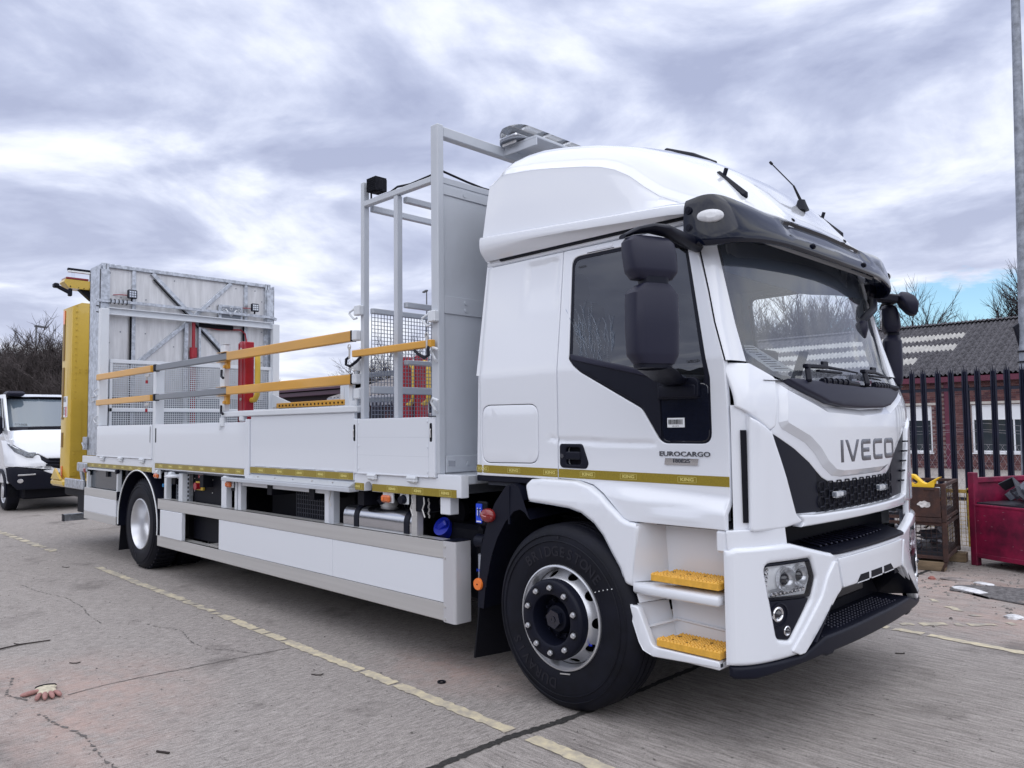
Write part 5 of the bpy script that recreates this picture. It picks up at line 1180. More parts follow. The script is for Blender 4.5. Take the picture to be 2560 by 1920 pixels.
d_out = [(-.0555, 1.268), (-.0555, 1.5), (-.059, 2.18), (-.065, 2.608), (.800, 2.605), (.850, 2.478), (.920, 2.230), (.958, 2.073), (1.020, 1.879), (1.031, 1.677), (1.036, 1.488), (1.034, 1.271), (1.031, 1.067), (.475, 1.068), (.435, 1.082), (.375, 1.130), (.285, 1.20), (.20, 1.243), (.11, 1.262)]
blk_out = rpoly([(.027, 1.955), (.002, 2.562), (.770, 2.562), (.808, 2.40), (.940, 1.80), (.944, 1.474), (.655, 1.474), (.535, 1.655), (.115, 1.872), (.060, 1.915)], [.01, .06, .05, .2, .1, .055, .07, .10, .15, .03], 5)
door, doorf = nearfar('door', pt(d_out, dsurf, th=.03, step=.025, stepv=.013, rb=.004, holes=[blk_out, rpoly([(.002, 1.348), (.117, 1.348), (.115, 1.450), (.002, 1.450)], .018, 4)]), white)
gl_up = rpoly([(.052, 1.962), (.024, 2.538), (.755, 2.540), (.790, 2.39), (.908, 1.82), (.905, 1.775), (.650, 1.80)], [.02, .045, .05, .1, .02, .02, .02], 4)
gl_lo = rpoly([(.652, 1.790), (.905, 1.772), (.930, 1.76), (.934, 1.484), (.664, 1.484)], [.01, .01, .03, .045, .035], 4)
ws_, wsf = nearfar('window_surround', pt(blk_out, sd(-.005), th=.02, step=.06, rb=.003, holes=[gl_up]), blk, parents=(door, doorf))
dwn, dwf = nearfar('door_window', pt(gl_up, sd(-.007), th=0, step=.08, rb=0), gl_side, parents=(door, doorf)); dwf.data.materials[0] = gl_far
gw, _ = nearfar('lower_door_window', pt(gl_lo, sd(.0005), th=.006, step=.08, rb=.003), gl_blk, parents=(door, doorf))
belt = rpoly([(.030, 1.953), (.034, 1.985), (.610, 1.846), (.640, 1.832), (.648, 1.80), (.655, 1.483), (.60, 1.568), (.545, 1.655), (.53, 1.674), (.12, 1.880), (.065, 1.915)], [.0, .01, .0, .015, .01, .01, .1, .05, .06, .1, .02], 4)
bt_, _ = nearfar('belt_trim', pt(belt, sd(.004), th=.012, step=.06, rb=.006), blk, parents=(door, doorf))
nearfar('belt_strip', pt(rpoly([(.036, 1.985), (.605, 1.848), (.632, 1.840), (.638, 1.812), (.60, 1.818), (.06, 1.945)], .012, 3), sd(.012), th=.012, step=.06, rb=.006), mirm, parents=(door, doorf))
g = G(); g.patch(rpoly([(.645, 1.70), (.645, 1.808), (.86, 1.808), (.885, 1.785), (.885, 1.70)], [.005, .01, .05, .03, .02], 4), sd(.02), th=.03, step=.06, rb=.006); P('grab_pocket', g, blk, door); g = G(); g.patch(rpoly([(.655, 1.708), (.655, 1.768), (.872, 1.768), (.872, 1.708)], .01, 3), sd(.028), th=.01, step=.06, rb=.006); P('grab_pocket', g, blk, door)
# protective film remains on the glass
film = glass('torn_film', (.86, .90, .95), 1.25, .2, (.70, .76, .84), .07); g = G(); rr = random.Random(5)
for i in range(64):
    x0 = rr.uniform(.07, .34); z0 = rr.uniform(1.93, 2.16)-.20*(x0-.05); L_ = rr.uniform(.03, .19); a = R(rr.gauss(98+(.2-x0)*60, 10)); pts = []
    for k in range(4): u = k/3; pts.append((x0+L_*u*math.cos(a)+.006*rr.gauss(0, 1)*u, z0+L_*u*math.sin(a)))
    pts = [(x, z) for x, z in pts]; w_ = rr.uniform(.0005, .0014)
    if max(z for x, z in pts) > 2.30: continue
    for (x, z), (x2, z2) in zip(pts, pts[1:]): g.box(-w_, w_, -.001, .0005, 0, math.hypot(x2-x, z2-z), mtx=Matrix.Translation((x, Ys(z)+.004, z)) @ Matrix.Rotation(math.atan2(x2-x, z2-z), 4, 'Y'))
P('torn_window_film', g, film, door, 0, kind='stuff')
g = G(); g.text('IVECO', .016, mx(.085, Ys(2.48)+.005, 2.492), .0005, sx=1.2); P('glass_print', g, inkm, door, 0); g = G(); g.text('IVECO', .02, mx(.845, Ys(1.87)+.003, 1.885), .0005, sx=1.2); P('glass_print', g, inkm, door, 0)
def dl(g): g.box(.118, .312, -.0, .004, 2.566, 2.569, mtx=Matrix.Translation((0, Ys(2.567)-.003, 0)))
nearfar('rain_strip', dl, blk, parents=(door, doorf)); g = G(); g.patch(rpoly([(.16, 2.574), (.30, 2.574), (.305, 2.598), (.20, 2.604)], .008, 3), sd(.003), th=.004, step=0, rb=.003); P('door_blister', g, white, door)
# handle
ho = rpoly([(-.043, 1.33), (.155, 1.328), (.170, 1.36), (.128, 1.468), (-.043, 1.468)], [.03, .03, .03, .03, .02], 4)
hd, hdf = nearfar('door_handle', pt(ho, sd(.006), th=.02, step=.06, rb=.006, holes=[rpoly([(.005, 1.35), (.115, 1.35), (.112, 1.448), (.005, 1.448)], .018, 4)]), blk, parents=(door, doorf))
g = G(); g.patch(rpoly([(.0, 1.345), (.12, 1.345), (.118, 1.452), (.0, 1.452)], .018, 4), sd(-.035), th=0, step=.05, rb=0); P('handle_recess', g, dark, hd); g = G(); g.box(.004, .114, .088, .112, 1.378, 1.424, .008); P('handle_grip', g, blk, hd)
g = G(); g.cyl((-.022, .095, 1.398), (-.022, .091, 1.398), .013, 14); P('key_lock', g, badge, hd)
# badges, sticker, tape
g = G(); g.text('EUROCARGO', .034, mx(.788, .0975, 1.421), .003, sx=1.42, bold=.0002); P('model_badge', g, badge, door); g = G(); g.prism([(.672, .0975, 1.367), (.866, .0975, 1.367), (.872, .0975, 1.400), (.678, .0975, 1.400)], (0, -.005, 0)); bb_ = P('badge_bar', g, chrome, door); g = G(); g.text('180E25', .028, mx(.772, .0918, 1.387), .002, sx=1.25, bold=.001); P('badge_number', g, badge, door)
g = G(); yb = .0985; g.box(.693, .794, yb-.002, yb, 1.556, 1.604); g.mi = 1; rr = random.Random(3); x = .699
while x < .784: w_ = rr.choice((.0012, .002, .0032)); g.box(x, x+w_, yb-.0027, yb-.0021, 1.571, 1.596); x += w_+rr.choice((.0012, .0022))
g.text('UIN 534710', .008, mx(.742, yb-.0024, 1.562), .0003); P('barcode_sticker', g, [paper, inkm], gw, 0)
def tp(x0, x1, za, zb, ns):
    g = G(); g.patch([(x0, za[0]), (x1, za[1]), (x1, zb[1]), (x0, zb[0])], lambda u, v: (u, dsurf(u, v)[1]-.0015 if x0 > -.1 else qsurf(0)(u, v)[1]-.0015, v), th=.003, step=.05, rb=0, stepv=.012); g.mi = 1
    for xc in ns:
        t_ = (xc-x0)/(x1-x0); zm = ((za[0]+zb[0])*(1-t_)+(za[1]+zb[1])*t_)/2; yy = (dsurf(xc, zm)[1] if x0 > -.1 else qsurf(0)(xc, zm)[1])-.0025
        g.text('KING', .0225, mx(xc, yy, zm), .0004, sx=1.45, bold=.0009); w_, h_ = .054, .0145
        for a in ((-w_, w_, h_-.002, h_), (-w_, w_, -h_, -h_+.002), (-w_, -w_+.002, -h_, h_), (w_-.002, w_, -h_, h_)): g.box(xc+a[0], xc+a[1], yy-.0004, yy+.0005, zm+a[2], zm+a[3])
    return g
P('reflective_strip', tp(-.764, -.0635, (1.280, 1.274), (1.329, 1.3235), (-.70, -.42, -.12)), [tape, tapel], cs); P('reflective_strip', tp(-.0545, 1.033, (1.274, 1.268), (1.3235, 1.317), (.16, .44, .80)), [tape, tapel], door)
# drip rail
def drip(g):
    x0, x1 = -.73, .80; sec_ = [(.196, 2.612), (.186, 2.618), (.184, 2.632), (.190, 2.638), (.184, 2.644), (.184, 2.660), (.20, 2.668)]
    g.loft([[(x0, y, z) for y, z in sec_], [(x1, y, z-.0) for y, z in sec_]]); g.loft([[(x1+.004, y, z) for y, z in sec_], [(.88, y+.002, z-.02) for y, z in sec_]])
nearfar('drip_rail', drip, white)
def sill(g): g.box(-.768, -.20, .11, .16, 1.225, 1.2615, .004)
nearfar('sill_seal', sill, blk)
# back wall, floor, roof skin, inner lining
g = G(); g.box(-.77, -.72, .125, 2.375, 1.27, 1.95, .02); g.prism([(-.762, .108, 1.9), (-.738, .192, 2.62), (-.738, 2.308, 2.62), (-.762, 2.392, 1.9)], (.05, 0, 0)); P('cab_rear_wall', g, white)
g = G(); g.box(-.70, .40, .15, 2.35, 1.20, 1.24); g.box(.40, 1.0, .15, 2.35, 1.05, 1.09); g.box(-.75, 1.10, .13, 2.37, 1.10, 1.26, .0) if False else None; P('cab_floor', g, interior, ang=0)
g = G(); g.box(-.69, -.66, .25, 2.25, 1.24, 2.60); P('rear_lining', g, inlight, ang=0)
g = G(); g.box(-.70, .86, .20, 2.30, 2.60, 2.63); g.box(.50, .90, .20, 2.30, 2.54, 2.60, .02); P('headliner', g, inlight)
def inner(g):
    g.patch([(-.70, 1.25), (-.05, 1.25), (-.05, 2.60), (-.70, 2.60)], sd(-.045), th=0, step=.2, rb=0); g.patch([(-.05, 1.10), (1.0, 1.10), (1.0, 1.80), (-.05, 1.93)], sd(-.045), th=.02, step=.2, rb=0)
nearfar('door_lining', inner, inlight, 0)
def seat(x, y):
    s_ = bpy.data.objects.new('seat', None); COL.objects.link(s_); s_.parent = truck; s_.location = (x, y, 1.24)
    g = G(); g.box(-.25, .25, -.25, .25, .32, .46, .05); g.build('seat_cushion', seatm, s_); g = G(); g.box(-.08, .08, -.24, .24, 0, .74, .05, Matrix.Translation((-.24, 0, .42)) @ Matrix.Rotation(R(-10), 4, 'Y')); g.build('seat_back', seatm, s_)
    g = G(); g.box(-.05, .05, -.14, .14, 0, .2, .04, Matrix.Translation((-.37, 0, 1.15)) @ Matrix.Rotation(R(-8), 4, 'Y')); g.build('headrest', seatm, s_); g = G(); g.box(-.18, .18, -.18, .18, .0, .32, .02); g.build('seat_base', dark, s_)
seat(.02, .62); seat(.02, 1.90); seat(-.1, 1.28) if False else None
# dashboard, wheel, papers
g = G(); sec_ = [(.62, 1.30), (.55, 1.62), (.60, 1.80), (.75, 1.835), (.98, 1.80), (1.10, 1.74), (1.10, 1.30)]
g.loft([[(x-(.0 if .3 < y < 2.2 else .07), y, z) for x, z in sec_] for y in (.16, .3, 1.0, 1.5, 2.2, 2.34)]); g.box(.50, .72, .36, .92, 1.70, 1.885, .04); P('dashboard', g, interior)
g = G(); ax = Vector((-.50, 0, .866)); c0 = Vector((.44, .64, 1.80)); u_ = Vector((.866, 0, .5)); v_ = Vector((0, 1, 0))
g.tube([c0+u_*.21*math.cos(i*.2618)+v_*.21*math.sin(i*.2618) for i in range(24)], .017, 8, True); g.tube([c0+v_*-.2, c0, c0+v_*.2], .016, 6); g.tube([c0, c0-u_*.2], .018, 6); g.cyl(c0-ax*.02, c0+ax*.03, .07, 16); g.cyl(c0, c0-ax*.4, .035, 10); P('steering_wheel', g, blk)
g = G(); A_, B_, C_, D_q = (Vector(q) for q in ((.285, 1.968), (.410, 1.972), (.690, 1.846), (.495, 1.838)))
def pq(u, v): q = (A_*(1-u)+B_*u)*v+(D_q*(1-u)+C_*u)*(1-v); return q
rr = random.Random(8); g.patch([tuple(pq(*q)) for q in ((0, 0), (1, 0), (1, 1), (0, 1))], fr(-.040), th=0, step=.06, rb=0); g.mi = 1
for i in range(10):
    v = .92-i*.09; a = rr.uniform(.15, .35); b = rr.uniform(.6, .9)
    g.patch([tuple(pq(*q)) for q in ((a, v-.016), (b, v-.016), (b, v+.016), (a, v+.016))], fr(-.0385), th=0, step=0, rb=0)
P('dash_document', g, [paper, inkm], ang=0)
g = G(); g.prism([(.99, .56, 1.826), (.99, .80, 1.826), (.86, .80, 1.85), (.86, .56, 1.85)], (.0, 0, .002)); g.mi = 1
for i in range(6): g.box(.965-.018*i, .969-.018*i, .585, .585+.19*rr.uniform(.6, 1), 1.833+.0034*i, 1.835+.0034*i)
P('dash_document', g, [paper, inkm], ang=0)
g = G(); g.box(.70, .735, 1.00, 1.28, 1.84, 2.02, .02); g.prism([(.76, 1.36, 1.83), (.80, 1.42, 2.02), (.80, 1.49, 2.02), (.76, 1.43, 1.83)], (.03, 0, 0)); g.box(.78, .82, .92, 1.0, 1.80, 1.93, .02); P('dash_display', g, mirm)
# white base of the nose, grille, panels
base_ = msym([(1.25, 1.60), (.35, 1.60), (.102, 1.66), (.104, 1.06), (1.25, 1.06)][::-1][1:4]) if False else [(.1035, 1.06), (2.3965, 1.06), (2.3965, 1.66), (.1035, 1.66)]
g = G(); g.patch(base_, fr(-.004), th=.02, step=.03, rb=0, stepv=.08); P('nose_base', g, white, ang=40)
gr_ = [(.308, 1.52), (.464, 1.119), (.742, 1.111), (.705, 1.40), (.50, 1.50)]
grn, grf = nearfar('grille_side', pt([(.306, 1.523), (.462, 1.118), (.742, 1.110), (.70, 1.35), (.70, 1.50)], fr(.002), th=.006, step=.04, rb=.003), blk)
def louv(g):
    for i in range(5): z = 1.20+i*.062; g.box(XF(.53, z)-.002, XF(.53, z)+.014, .355+(1.448-z)*.42, .43+(1.448-z)*.42, z-.005, z+.005)
g = G(); louv(g); g.mirror(); P('louvre', g, blk, grf)
g = G(); g.patch([(.70, 1.108), (1.80, 1.108), (1.84, 1.36), (.66, 1.36)], fr(.0005), th=0, step=.05, rb=0); hb_ = P('honeycomb_grille', g, dark)
g = G(); px_, pz_ = .098, .049
for j in range(7):
    for i in range(12):
        cy = .70+i*px_*1.0+(px_/2 if j % 2 else 0); cz = 1.122+j*.038
        hexa = [(cy+px_*.50*a, cz+.026*b) for a, b in ((-.42, 1), (.42, 1), (.66, 0), (.42, -1), (-.42, -1), (-.66, 0))]
        if cy < .70+.04 or cy > 1.76 or cz > 1.25-.45*max(0, abs(cy-1.25)-.5)*0: continue
        g.tube([(XF(y, z)+.008, y, max(1.111, z)) for y, z in hexa], .0042, 4, True)
P('honeycomb', g, blk, hb_, kind='stuff', ang=40)
for y in (.917, 1.530):
    g = G(); x = XF(y, 1.19); g.box(x+.012, x+.034, y-.060, y+.060, 1.172, 1.208, .008); s_ = P('strobe_lamp', g, gl_lens); g = G(); g.box(x+.008, x+.014, y-.058, y+.058, 1.174, 1.206); g.box(x+.014, x+.024, y-.045, y-.01, 1.18, 1.20); g.box(x+.014, x+.024, y+.01, y+.045, 1.18, 1.20); P('reflector', g, lensd, s_)
    for s2 in (-1, 1): g = G(); g.box(x+.006, x+.03, y+s2*.062-.006, y+s2*.062+.006, 1.180, 1.204, .003); P('lamp_end', g, greyd, s_)
bon = [(.405, 1.800), (.372, 1.73), (.344, 1.552), (.305, 1.528), (.345, 1.513), (.505, 1.443), (.642, 1.368), (.690, 1.334), (.765, 1.285), (.845, 1.256), (.947, 1.250)]
bon = bon+[(2.5-y, z) for y, z in bon[::-1]]
topc = [(2.095, 1.800), (2.0, 1.77), (1.722, 1.690), (1.25, 1.672), (.778, 1.690), (.50, 1.77)]
bonp = rpoly(bon+topc[1:-0][::1][0:-1] if False else bon+[(1.96, 1.76), (1.70, 1.685), (1.25, 1.668), (.80, 1.685), (.54, 1.76)], [.02]*len(bon)+[.03]*5, 3)
g = G(); g.patch(bonp, fr(.004), th=.02, step=.035, rb=.004); bo = P('bonnet_panel', g, white, ang=40)
inn = [(.420, 1.780), (.392, 1.725), (.372, 1.575), (.395, 1.545), (.600, 1.472), (.690, 1.416), (.765, 1.345), (.86, 1.292), (.96, 1.280)]
inn = inn+[(2.5-y, z) for y, z in inn[::-1]]+[(1.95, 1.735), (1.70, 1.660), (1.25, 1.643), (.80, 1.660), (.55, 1.735)]
g = G(); g.patch(rpoly(inn, [.02, .03, .03, .04, .15, .1, .1, .1, .06, .06, .1, .1, .1, .15, .04, .03, .03, .02, .05, .1, .2, .1, .05], 4), fr(.034), th=.012, step=.035, rb=.034, rb_drop=.028, flat=True); P('bonnet_shield', g, white, bo, 22)
lw = [('I', .938), ('V', 1.068), ('E', 1.25), ('C', 1.44), ('O', 1.645)]
g = G()
def bev_letter(g, polys):
    for po, hl in polys: g.patch(po, fr(.036), th=.008, step=.05, rb=.0045, rb_drop=.003, holes=hl)
zt, zb_ = 1.479, 1.357; s_ = .034
O_ = lambda a, b: rpoly([(a, zb_), (b, zb_), (b, zt), (a, zt)], .034, 4)
bev_letter(g, [([(.919, zb_), (.954, zb_), (.954, zt), (.919, zt)], ()), ([(.975, zt), (1.048, zb_), (1.085, zb_), (1.158, zt), (1.120, zt), (1.067, zb_+.030), (1.012, zt)], ()),
    (rpoly([(1.178, zb_), (1.320, zb_), (1.320, zb_+.029), (1.212, zb_+.029), (1.212, zb_+.048), (1.300, zb_+.048), (1.300, zb_+.074), (1.212, zb_+.074), (1.212, zt-.029), (1.322, zt-.029), (1.322, zt), (1.178, zt)], [.03, 0, 0, .006, 0, 0, 0, 0, .006, 0, 0, .03], 3), ()),
    (rpoly([(1.357, zb_), (1.515, zb_), (1.515, zb_+.030), (1.391, zb_+.030), (1.391, zt-.030), (1.515, zt-.030), (1.515, zt), (1.357, zt)], [.034, 0, 0, .01, .01, 0, 0, .034], 3), ()), (O_(1.550, 1.738), [rpoly([(1.586, zb_+.032), (1.702, zb_+.032), (1.702, zt-.032), (1.586, zt-.032)], .012, 3)])])
P('maker_lettering', g, badge, bo, 25)
cow = [(.412, 1.806), (.50, 1.772), (.60, 1.735), (.80, 1.676), (.95, 1.658), (1.25, 1.652)]
cow = rpoly(cow+[(2.5-y, z) for y, z in cow[-2::-1]]+[(1.9, 1.80), (1.25, 1.775), (.6, 1.80)], [.01]*11+[.05]*3, 2)
g = G(); g.patch(cow, fr(.046), th=.05, step=.04, rb=.012); P('wiper_cowl', g, mirm, ang=40)
g = G(); rows = [[(XF(y, 1.80)+.03-d, y, z) for y in [.30+i*.1 for i in range(20)]] for d, z in ((0, 1.785), (.09, 1.80), (.14, 1.78))]; g.loft(rows); P('scuttle_tray', g, blk, ang=50, recalc=True)
uc = rpoly([(.1045, 1.652), (.183, 1.605), (.30, 1.537), (.341, 1.556), (.372, 1.72), (.402, 1.802), (.262, 1.872), (.125, 1.872), (.106, 1.84)], [.01, .05, .02, .02, .05, .02, .03, .02, .02], 3)
nearfar('scuttle_corner', pt(uc, fr(.016), th=.03, step=.018, rb=.008), white, 45)
cp_ = rpoly([(.144, 1.607), (.210, 1.578), (.298, 1.531), (.328, 1.460), (.399, 1.303), (.470, 1.121), (.525, 1.083), (.49, 1.070), (.337, 1.057), (.138, 1.058)], [.01, .08, .012, .1, .2, .05, .012, .05, .2, .02], 4)
nearfar('corner_deflector', pt(cp_, fr(.030), th=.034, step=.016, rb=.012), white, 45)
nearfar('deflector_slot', pt([(.128, 1.10), (.150, 1.10), (.150, 1.54), (.126, 1.54)], fr(.006), th=.006, step=.01, rb=0, stepv=.2), dark, 0)
bar_ = rpoly([(.466, 1.117), (.527, 1.080), (.508, 1.052), (1.992, 1.052), (1.973, 1.080), (2.034, 1.117), (1.85, 1.104), (1.25, 1.100), (.65, 1.104)], [.01, .01, .02, .02, .01, .01, .1, .3, .1], 3)
g = G(); g.patch(bar_, fr(.034), th=.05, step=.04, rb=.010); P('grille_bar', g, white, ang=45)
# windscreen, pillars
S_ = [(1.024, 1.879), (.962, 2.073), (.924, 2.230), (.856, 2.477), (.81, 2.60)]
wl = lambda z: .252 if z > 2.3 else .256
def pillar(g):
    rows = []
    for x, z in S_:
        a = Vector((x+.006, Ys(z)+.001, z)); c = Vector((XF(.256, z)+.004, .256, z)); b = Vector((c.x-.004, a.y+.012, z)); row = []
        for i in range(9): w = i/8; row.append((1-w)**2*a+2*w*(1-w)*b+w*w*c)
        rows.append(row)
    g.loft(rows); g.loft([[r[0]+Vector((0, .03, 0)) for r in rows], [r[0] for r in rows]]); g.loft([[r[-1] for r in rows], [r[-1]+Vector((-.03, 0.01, 0)) for r in rows]])
nearfar('windscreen_pillar', pillar, white, 50)
def seam(g): g.tube([(x+.002, Ys(z)+.006, z) for x, z in S_]+[], .006, 6)
nearfar('pillar_seam', seam, dark)
wsp = [(.262, 1.872), (.34, 1.835), (.50, 1.79), (.80, 1.765), (1.25, 1.755)]; wsp = wsp+[(2.5-y, z) for y, z in wsp[-2::-1]]+[(2.24, 2.20), (2.225, 2.58), (.275, 2.58), (.26, 2.2)]
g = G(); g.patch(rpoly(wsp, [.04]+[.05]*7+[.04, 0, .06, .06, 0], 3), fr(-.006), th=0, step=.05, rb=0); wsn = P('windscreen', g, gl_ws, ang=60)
win_in = [(.300, 1.885), (.36, 1.855), (.51, 1.815), (.80, 1.79), (1.25, 1.78)]; win_in = win_in+[(2.5-y, z) for y, z in win_in[-2::-1]]+[(2.215, 2.2), (2.205, 2.55), (1.9, 2.555), (1.25, 2.56), (.6, 2.555), (.295, 2.55), (.285, 2.2)]
g = G(); g.patch(rpoly(wsp, [.04]+[.05]*7+[.04, 0, .06, .06, 0], 3), fr(-.008), th=0, step=.05, rb=0, holes=[rpoly(win_in, .03, 2)]); P('windscreen_frit', g, blks, wsn, 60)
# navy sheet painting the visor's dark reflection into the top of the screen
hb2 = [(.275, 2.36), (.60, 2.325), (.96, 2.303), (1.08, 2.310), (1.5, 2.355), (2.225, 2.42), (2.22, 2.575), (.28, 2.575)]
g = G(); g.patch(rpoly(hb2, .03, 3), fr(-.028), th=.004, step=.06, rb=0); P('visor_reflection', g, mat('reflection_navy', (.030, .062, .115), .4), ang=60)
# wipers
for y0, y1 in ((.62, 1.30), (1.30, 1.95)):
    g = G(); a = Vector((XF(y0, 1.79)+.055, y0, 1.785)); b = Vector((XF(y0+.05, 1.87)+.045, y0+.06, 1.868)); c = Vector((XF(y0+.25, 1.875)+.04, y0+.25, 1.872))
    g.bar(a, b, .028, .022, bv=.005); g.bar(b-Vector((0, .03, 0)), c, .03, .022, bv=.005); w0 = P('wiper_arm', g, blk); g = G(); g.tube([c, (XF(y1-.2, 1.87)+.03, y1-.2, 1.865), (XF(y1, 1.86)+.022, y1, 1.858)], .010, 6, r2=.005); g.box(c.x-.012, c.x+.012, c.y-.1, c.y+.20, c.z-.03, c.z-.018, .003); g.box(c.x-.01, c.x+.006, c.y-.04, c.y+.03, c.z+.006, c.z+.03, .004); P('wiper_blade', g, blk, w0)
    g = G(); pts = [(XF(y0+.16+i*.03, 1.79)+.035, y0+.16+i*.03, 1.792) for i in range(10)]
    for i, p in enumerate(pts): g.cyl(p, (p[0], p[1]+.02, p[2]), .020 if i % 2 else .016, 10)
    g.tube([pts[-1], (pts[-1][0], y0+.60, 1.785)], .016, 8); P('washer_hose', g, blk, w0)
# visor
plan_ = [(.845, .058), (.93, .064), (.99, .095), (1.035, .155), (1.068, .25), (1.095, .40), (1.118, .60), (1.135, .88), (1.142, 1.25)]
zb_v = [2.478, 2.452, 2.448, 2.46, 2.474, 2.490, 2.499, 2.496, 2.494]; zt_v = [2.694, 2.708, 2.714, 2.716, 2.716, 2.712, 2.708, 2.716, 2.722]; inset = [.015, .022, .035, .055, .075, .095, .115, .125, .128]
def crl(P_, n=4):
    out = []
    for i in range(len(P_)-1):
        p0 = P_[max(0, i-1)]; p1 = P_[i]; p2 = P_[i+1]; p3 = P_[min(len(P_)-1, i+2)]
        for k in range(n):
            t = k/n; out.append(tuple(.5*((2*b)+(-a+c)*t+(2*a-5*b+4*c-d)*t*t+(-a+3*b-3*c+d)*t**3) for a, b, c, d in zip(p0, p1, p2, p3)))
    out.append(tuple(P_[-1])); return out
half = crl([(x, y, a, b, c) for (x, y), a, b, c in zip(plan_, zb_v, zt_v, inset)], 4)
full = half+[(x, 2.5-y, a, b, c) for x, y, a, b, c in half[-2::-1]]
def vrow(f, bulge, dz=0):
    row = []
    for i, (x, y, zb, zt, ins) in enumerate(full):
        p = Vector((x, y)); d = (Vector(full[min(i+1, len(full)-1)][:2])-Vector(full[max(0, i-1)][:2])).normalized(); n_ = Vector((-d.y, d.x)); n_ = n_ if n_.dot(Vector((x-.4, y-1.25))) > 0 else -n_
        k = abs(y-1.25); rec = .022*sm((.62-k)/.08)*(1 if .30 < f < .8 else 0)
        q = p-n_*(ins*f**1.5)+n_*(bulge-rec); row.append((q.x, q.y, zb+(zt-zb)*f+dz))
    return row
rows = [vrow(f, b) for f, b in ((0.0, .0), (.04, .008), (.12, .012), (.28, .014), (.34, .013), (.5, .015), (.74, .012), (.82, .012), (.93, .006), (1.0, -.004))]
g = G(); g.loft(rows); inr = [vrow(f, -.018) for f in (1.0, .5, 0.0)]; g.loft(inr); g.loft([inr[-1], rows[0]]); g.loft([rows[-1], inr[0]])
for k in (0, -1): g.add([r[k] for r in rows]+[r[k] for r in inr], [tuple(range(len(rows)+len(inr)))])
vi = P('sun_visor', g, visorm, ang=40, recalc=True)
g = G()
for i in (0, 4): pass
for y, z in ((.886, 2.541), (1.614, 2.541), (.889, 2.705), (1.611, 2.705)):
    x = 1.138 if z < 2.6 else 1.022; g = G(); g.cyl((x, y, z), (x+.008, y, z+.003), .016, 14); g.cyl((x+.008, y, z+.003), (x+.013, y, z+.005), .009, 12); P('visor_bolt', g, blk, vi)
for x, z in ((.873, 2.635), (.876, 2.545)):
    for far_ in (0, 1):
        g = G(); g.cyl((x, .07, z), (x, .046, z), .019, 14); g.cyl((x, .046, z), (x, .042, z), .010, 12)
        if far_: g.mirror()
        P('visor_bolt', g, blk, vi)
for far_ in (0, 1):
    g = G(); ce = Vector((.972, .092, 2.592)); dx = Vector((.80, .60*.75, 0)).normalized(); dz_ = Vector((0, .06, 1)).normalized(); n_ = dx.cross(dz_)
    if n_.y > 0: n_ = -n_
    rws = []
    for s1, o in ((1.0, .006), (.97, .016), (.8, .022), (.4, .026)): rws.append([ce+dx*(.066*s1*math.cos(i*.2618))+dz_*(.034*s1*math.sin(i*.2618))+n_*o for i in range(24)])
    g.loft(rws, True); g.add(rws[-1], [tuple(range(24))]); 
    if far_: g.mirror()
    ml = P('side_marker_lamp', g, MAT.get('lamp_opal') or mat('lamp_opal', (.62, .63, .66), .12, coat=1.0, var=(60, .1), streak=(1, 1, .15)), vi, 40, recalc=True)
# roof spoiler
zt_ = [(-.70, 3.23), (-.62, 3.30), (-.50, 3.352), (-.35, 3.362), (-.15, 3.33), (.10, 3.275), (.33, 3.20), (.55, 3.095), (.75, 2.965), (.875, 2.845), (.96, 2.748), (1.01, 2.69), (1.045, 2.63)]
zc_ = [(-.70, 3.14), (-.57, 3.19), (-.25, 3.15), (.10, 3.08), (.29, 3.03), (.42, 2.96), (.54, 2.86), (.66, 2.77), (.8, 2.72), (1.01, 2.66)]
zu = lambda x: 2.79-.10*(x+.69)/1.52
def section(x):
    zt = interp(x, zt_); zc = min(interp(x, zc_), zt-.03); z0 = min(zu(x), zt-.06); k = sm((x-.55)/.45)       # k: nose rounding in plan
    w0 = .105+.34*sm((x-.72)/.30)**1.6; wc = .165+.30*sm((x-.60)/.42); wt = .40+.25*k; cz = .075*(1-k*.4)
    pts = [(w0+.06, 2.648 if x < .86 else z0-.06), (w0+.012, 2.70 if x < .7 else z0-.03), (w0, z0-.045), (w0, z0), (w0+.022, z0+.010), (w0+.026, z0+.02)]
    pts += [(w0+.026+(wc-w0-.026)*.5, z0+.02+(zc-z0-.02)*.55), (wc-.002, zc-.012), (wc, zc), (wc+.034, zc+.045*min(1, (zt-zc)/.12)), (wc+.044, zc+.064*min(1, (zt-zc)/.12)), (wc+(wt-wc)*.42, zc+(zt-zc)*.72), (wt-.02, zt-.012), (wt+.14, zt+.022), (.85, zt+.022+cz*.6), (1.25, zt+.022+cz*.8)]
    return pts
xs_ = [-.72+.0, -.70, -.66, -.60, -.52, -.42, -.3, -.15, 0, .12, .24, .34, .44, .54, .63, .72, .80, .87, .93, .98, 1.02, 1.045]
rows = []
for x in xs_:
    h = section(x); f_ = crl(h, 3); f_ = f_+[(2.5-y, z) for y, z in f_[-2::-1]]; row = []
    for y, z in f_:
        lean = .10*max(0, (z-2.74))*(1 if x < -.5 else 0)*sm((-.5-x)/.2); row.append((x+lean, y, z))
    rows.append(row)
g = G(); g.loft(rows); g.loft([[(p[0]+.06, 1.25+(p[1]-1.25)*.94, 2.7+(p[2]-2.7)*.9) for p in rows[0]], rows[0]]); g.add(rows[-1], [tuple(range(len(rows[-1])))]); sp_ = P('roof_spoiler', g, white, ang=32, recalc=True)
def lipseal(g): g.box(-.60, .80, .17, .20, 2.635, 2.648)
nearfar('spoiler_seal', lipseal, dark)
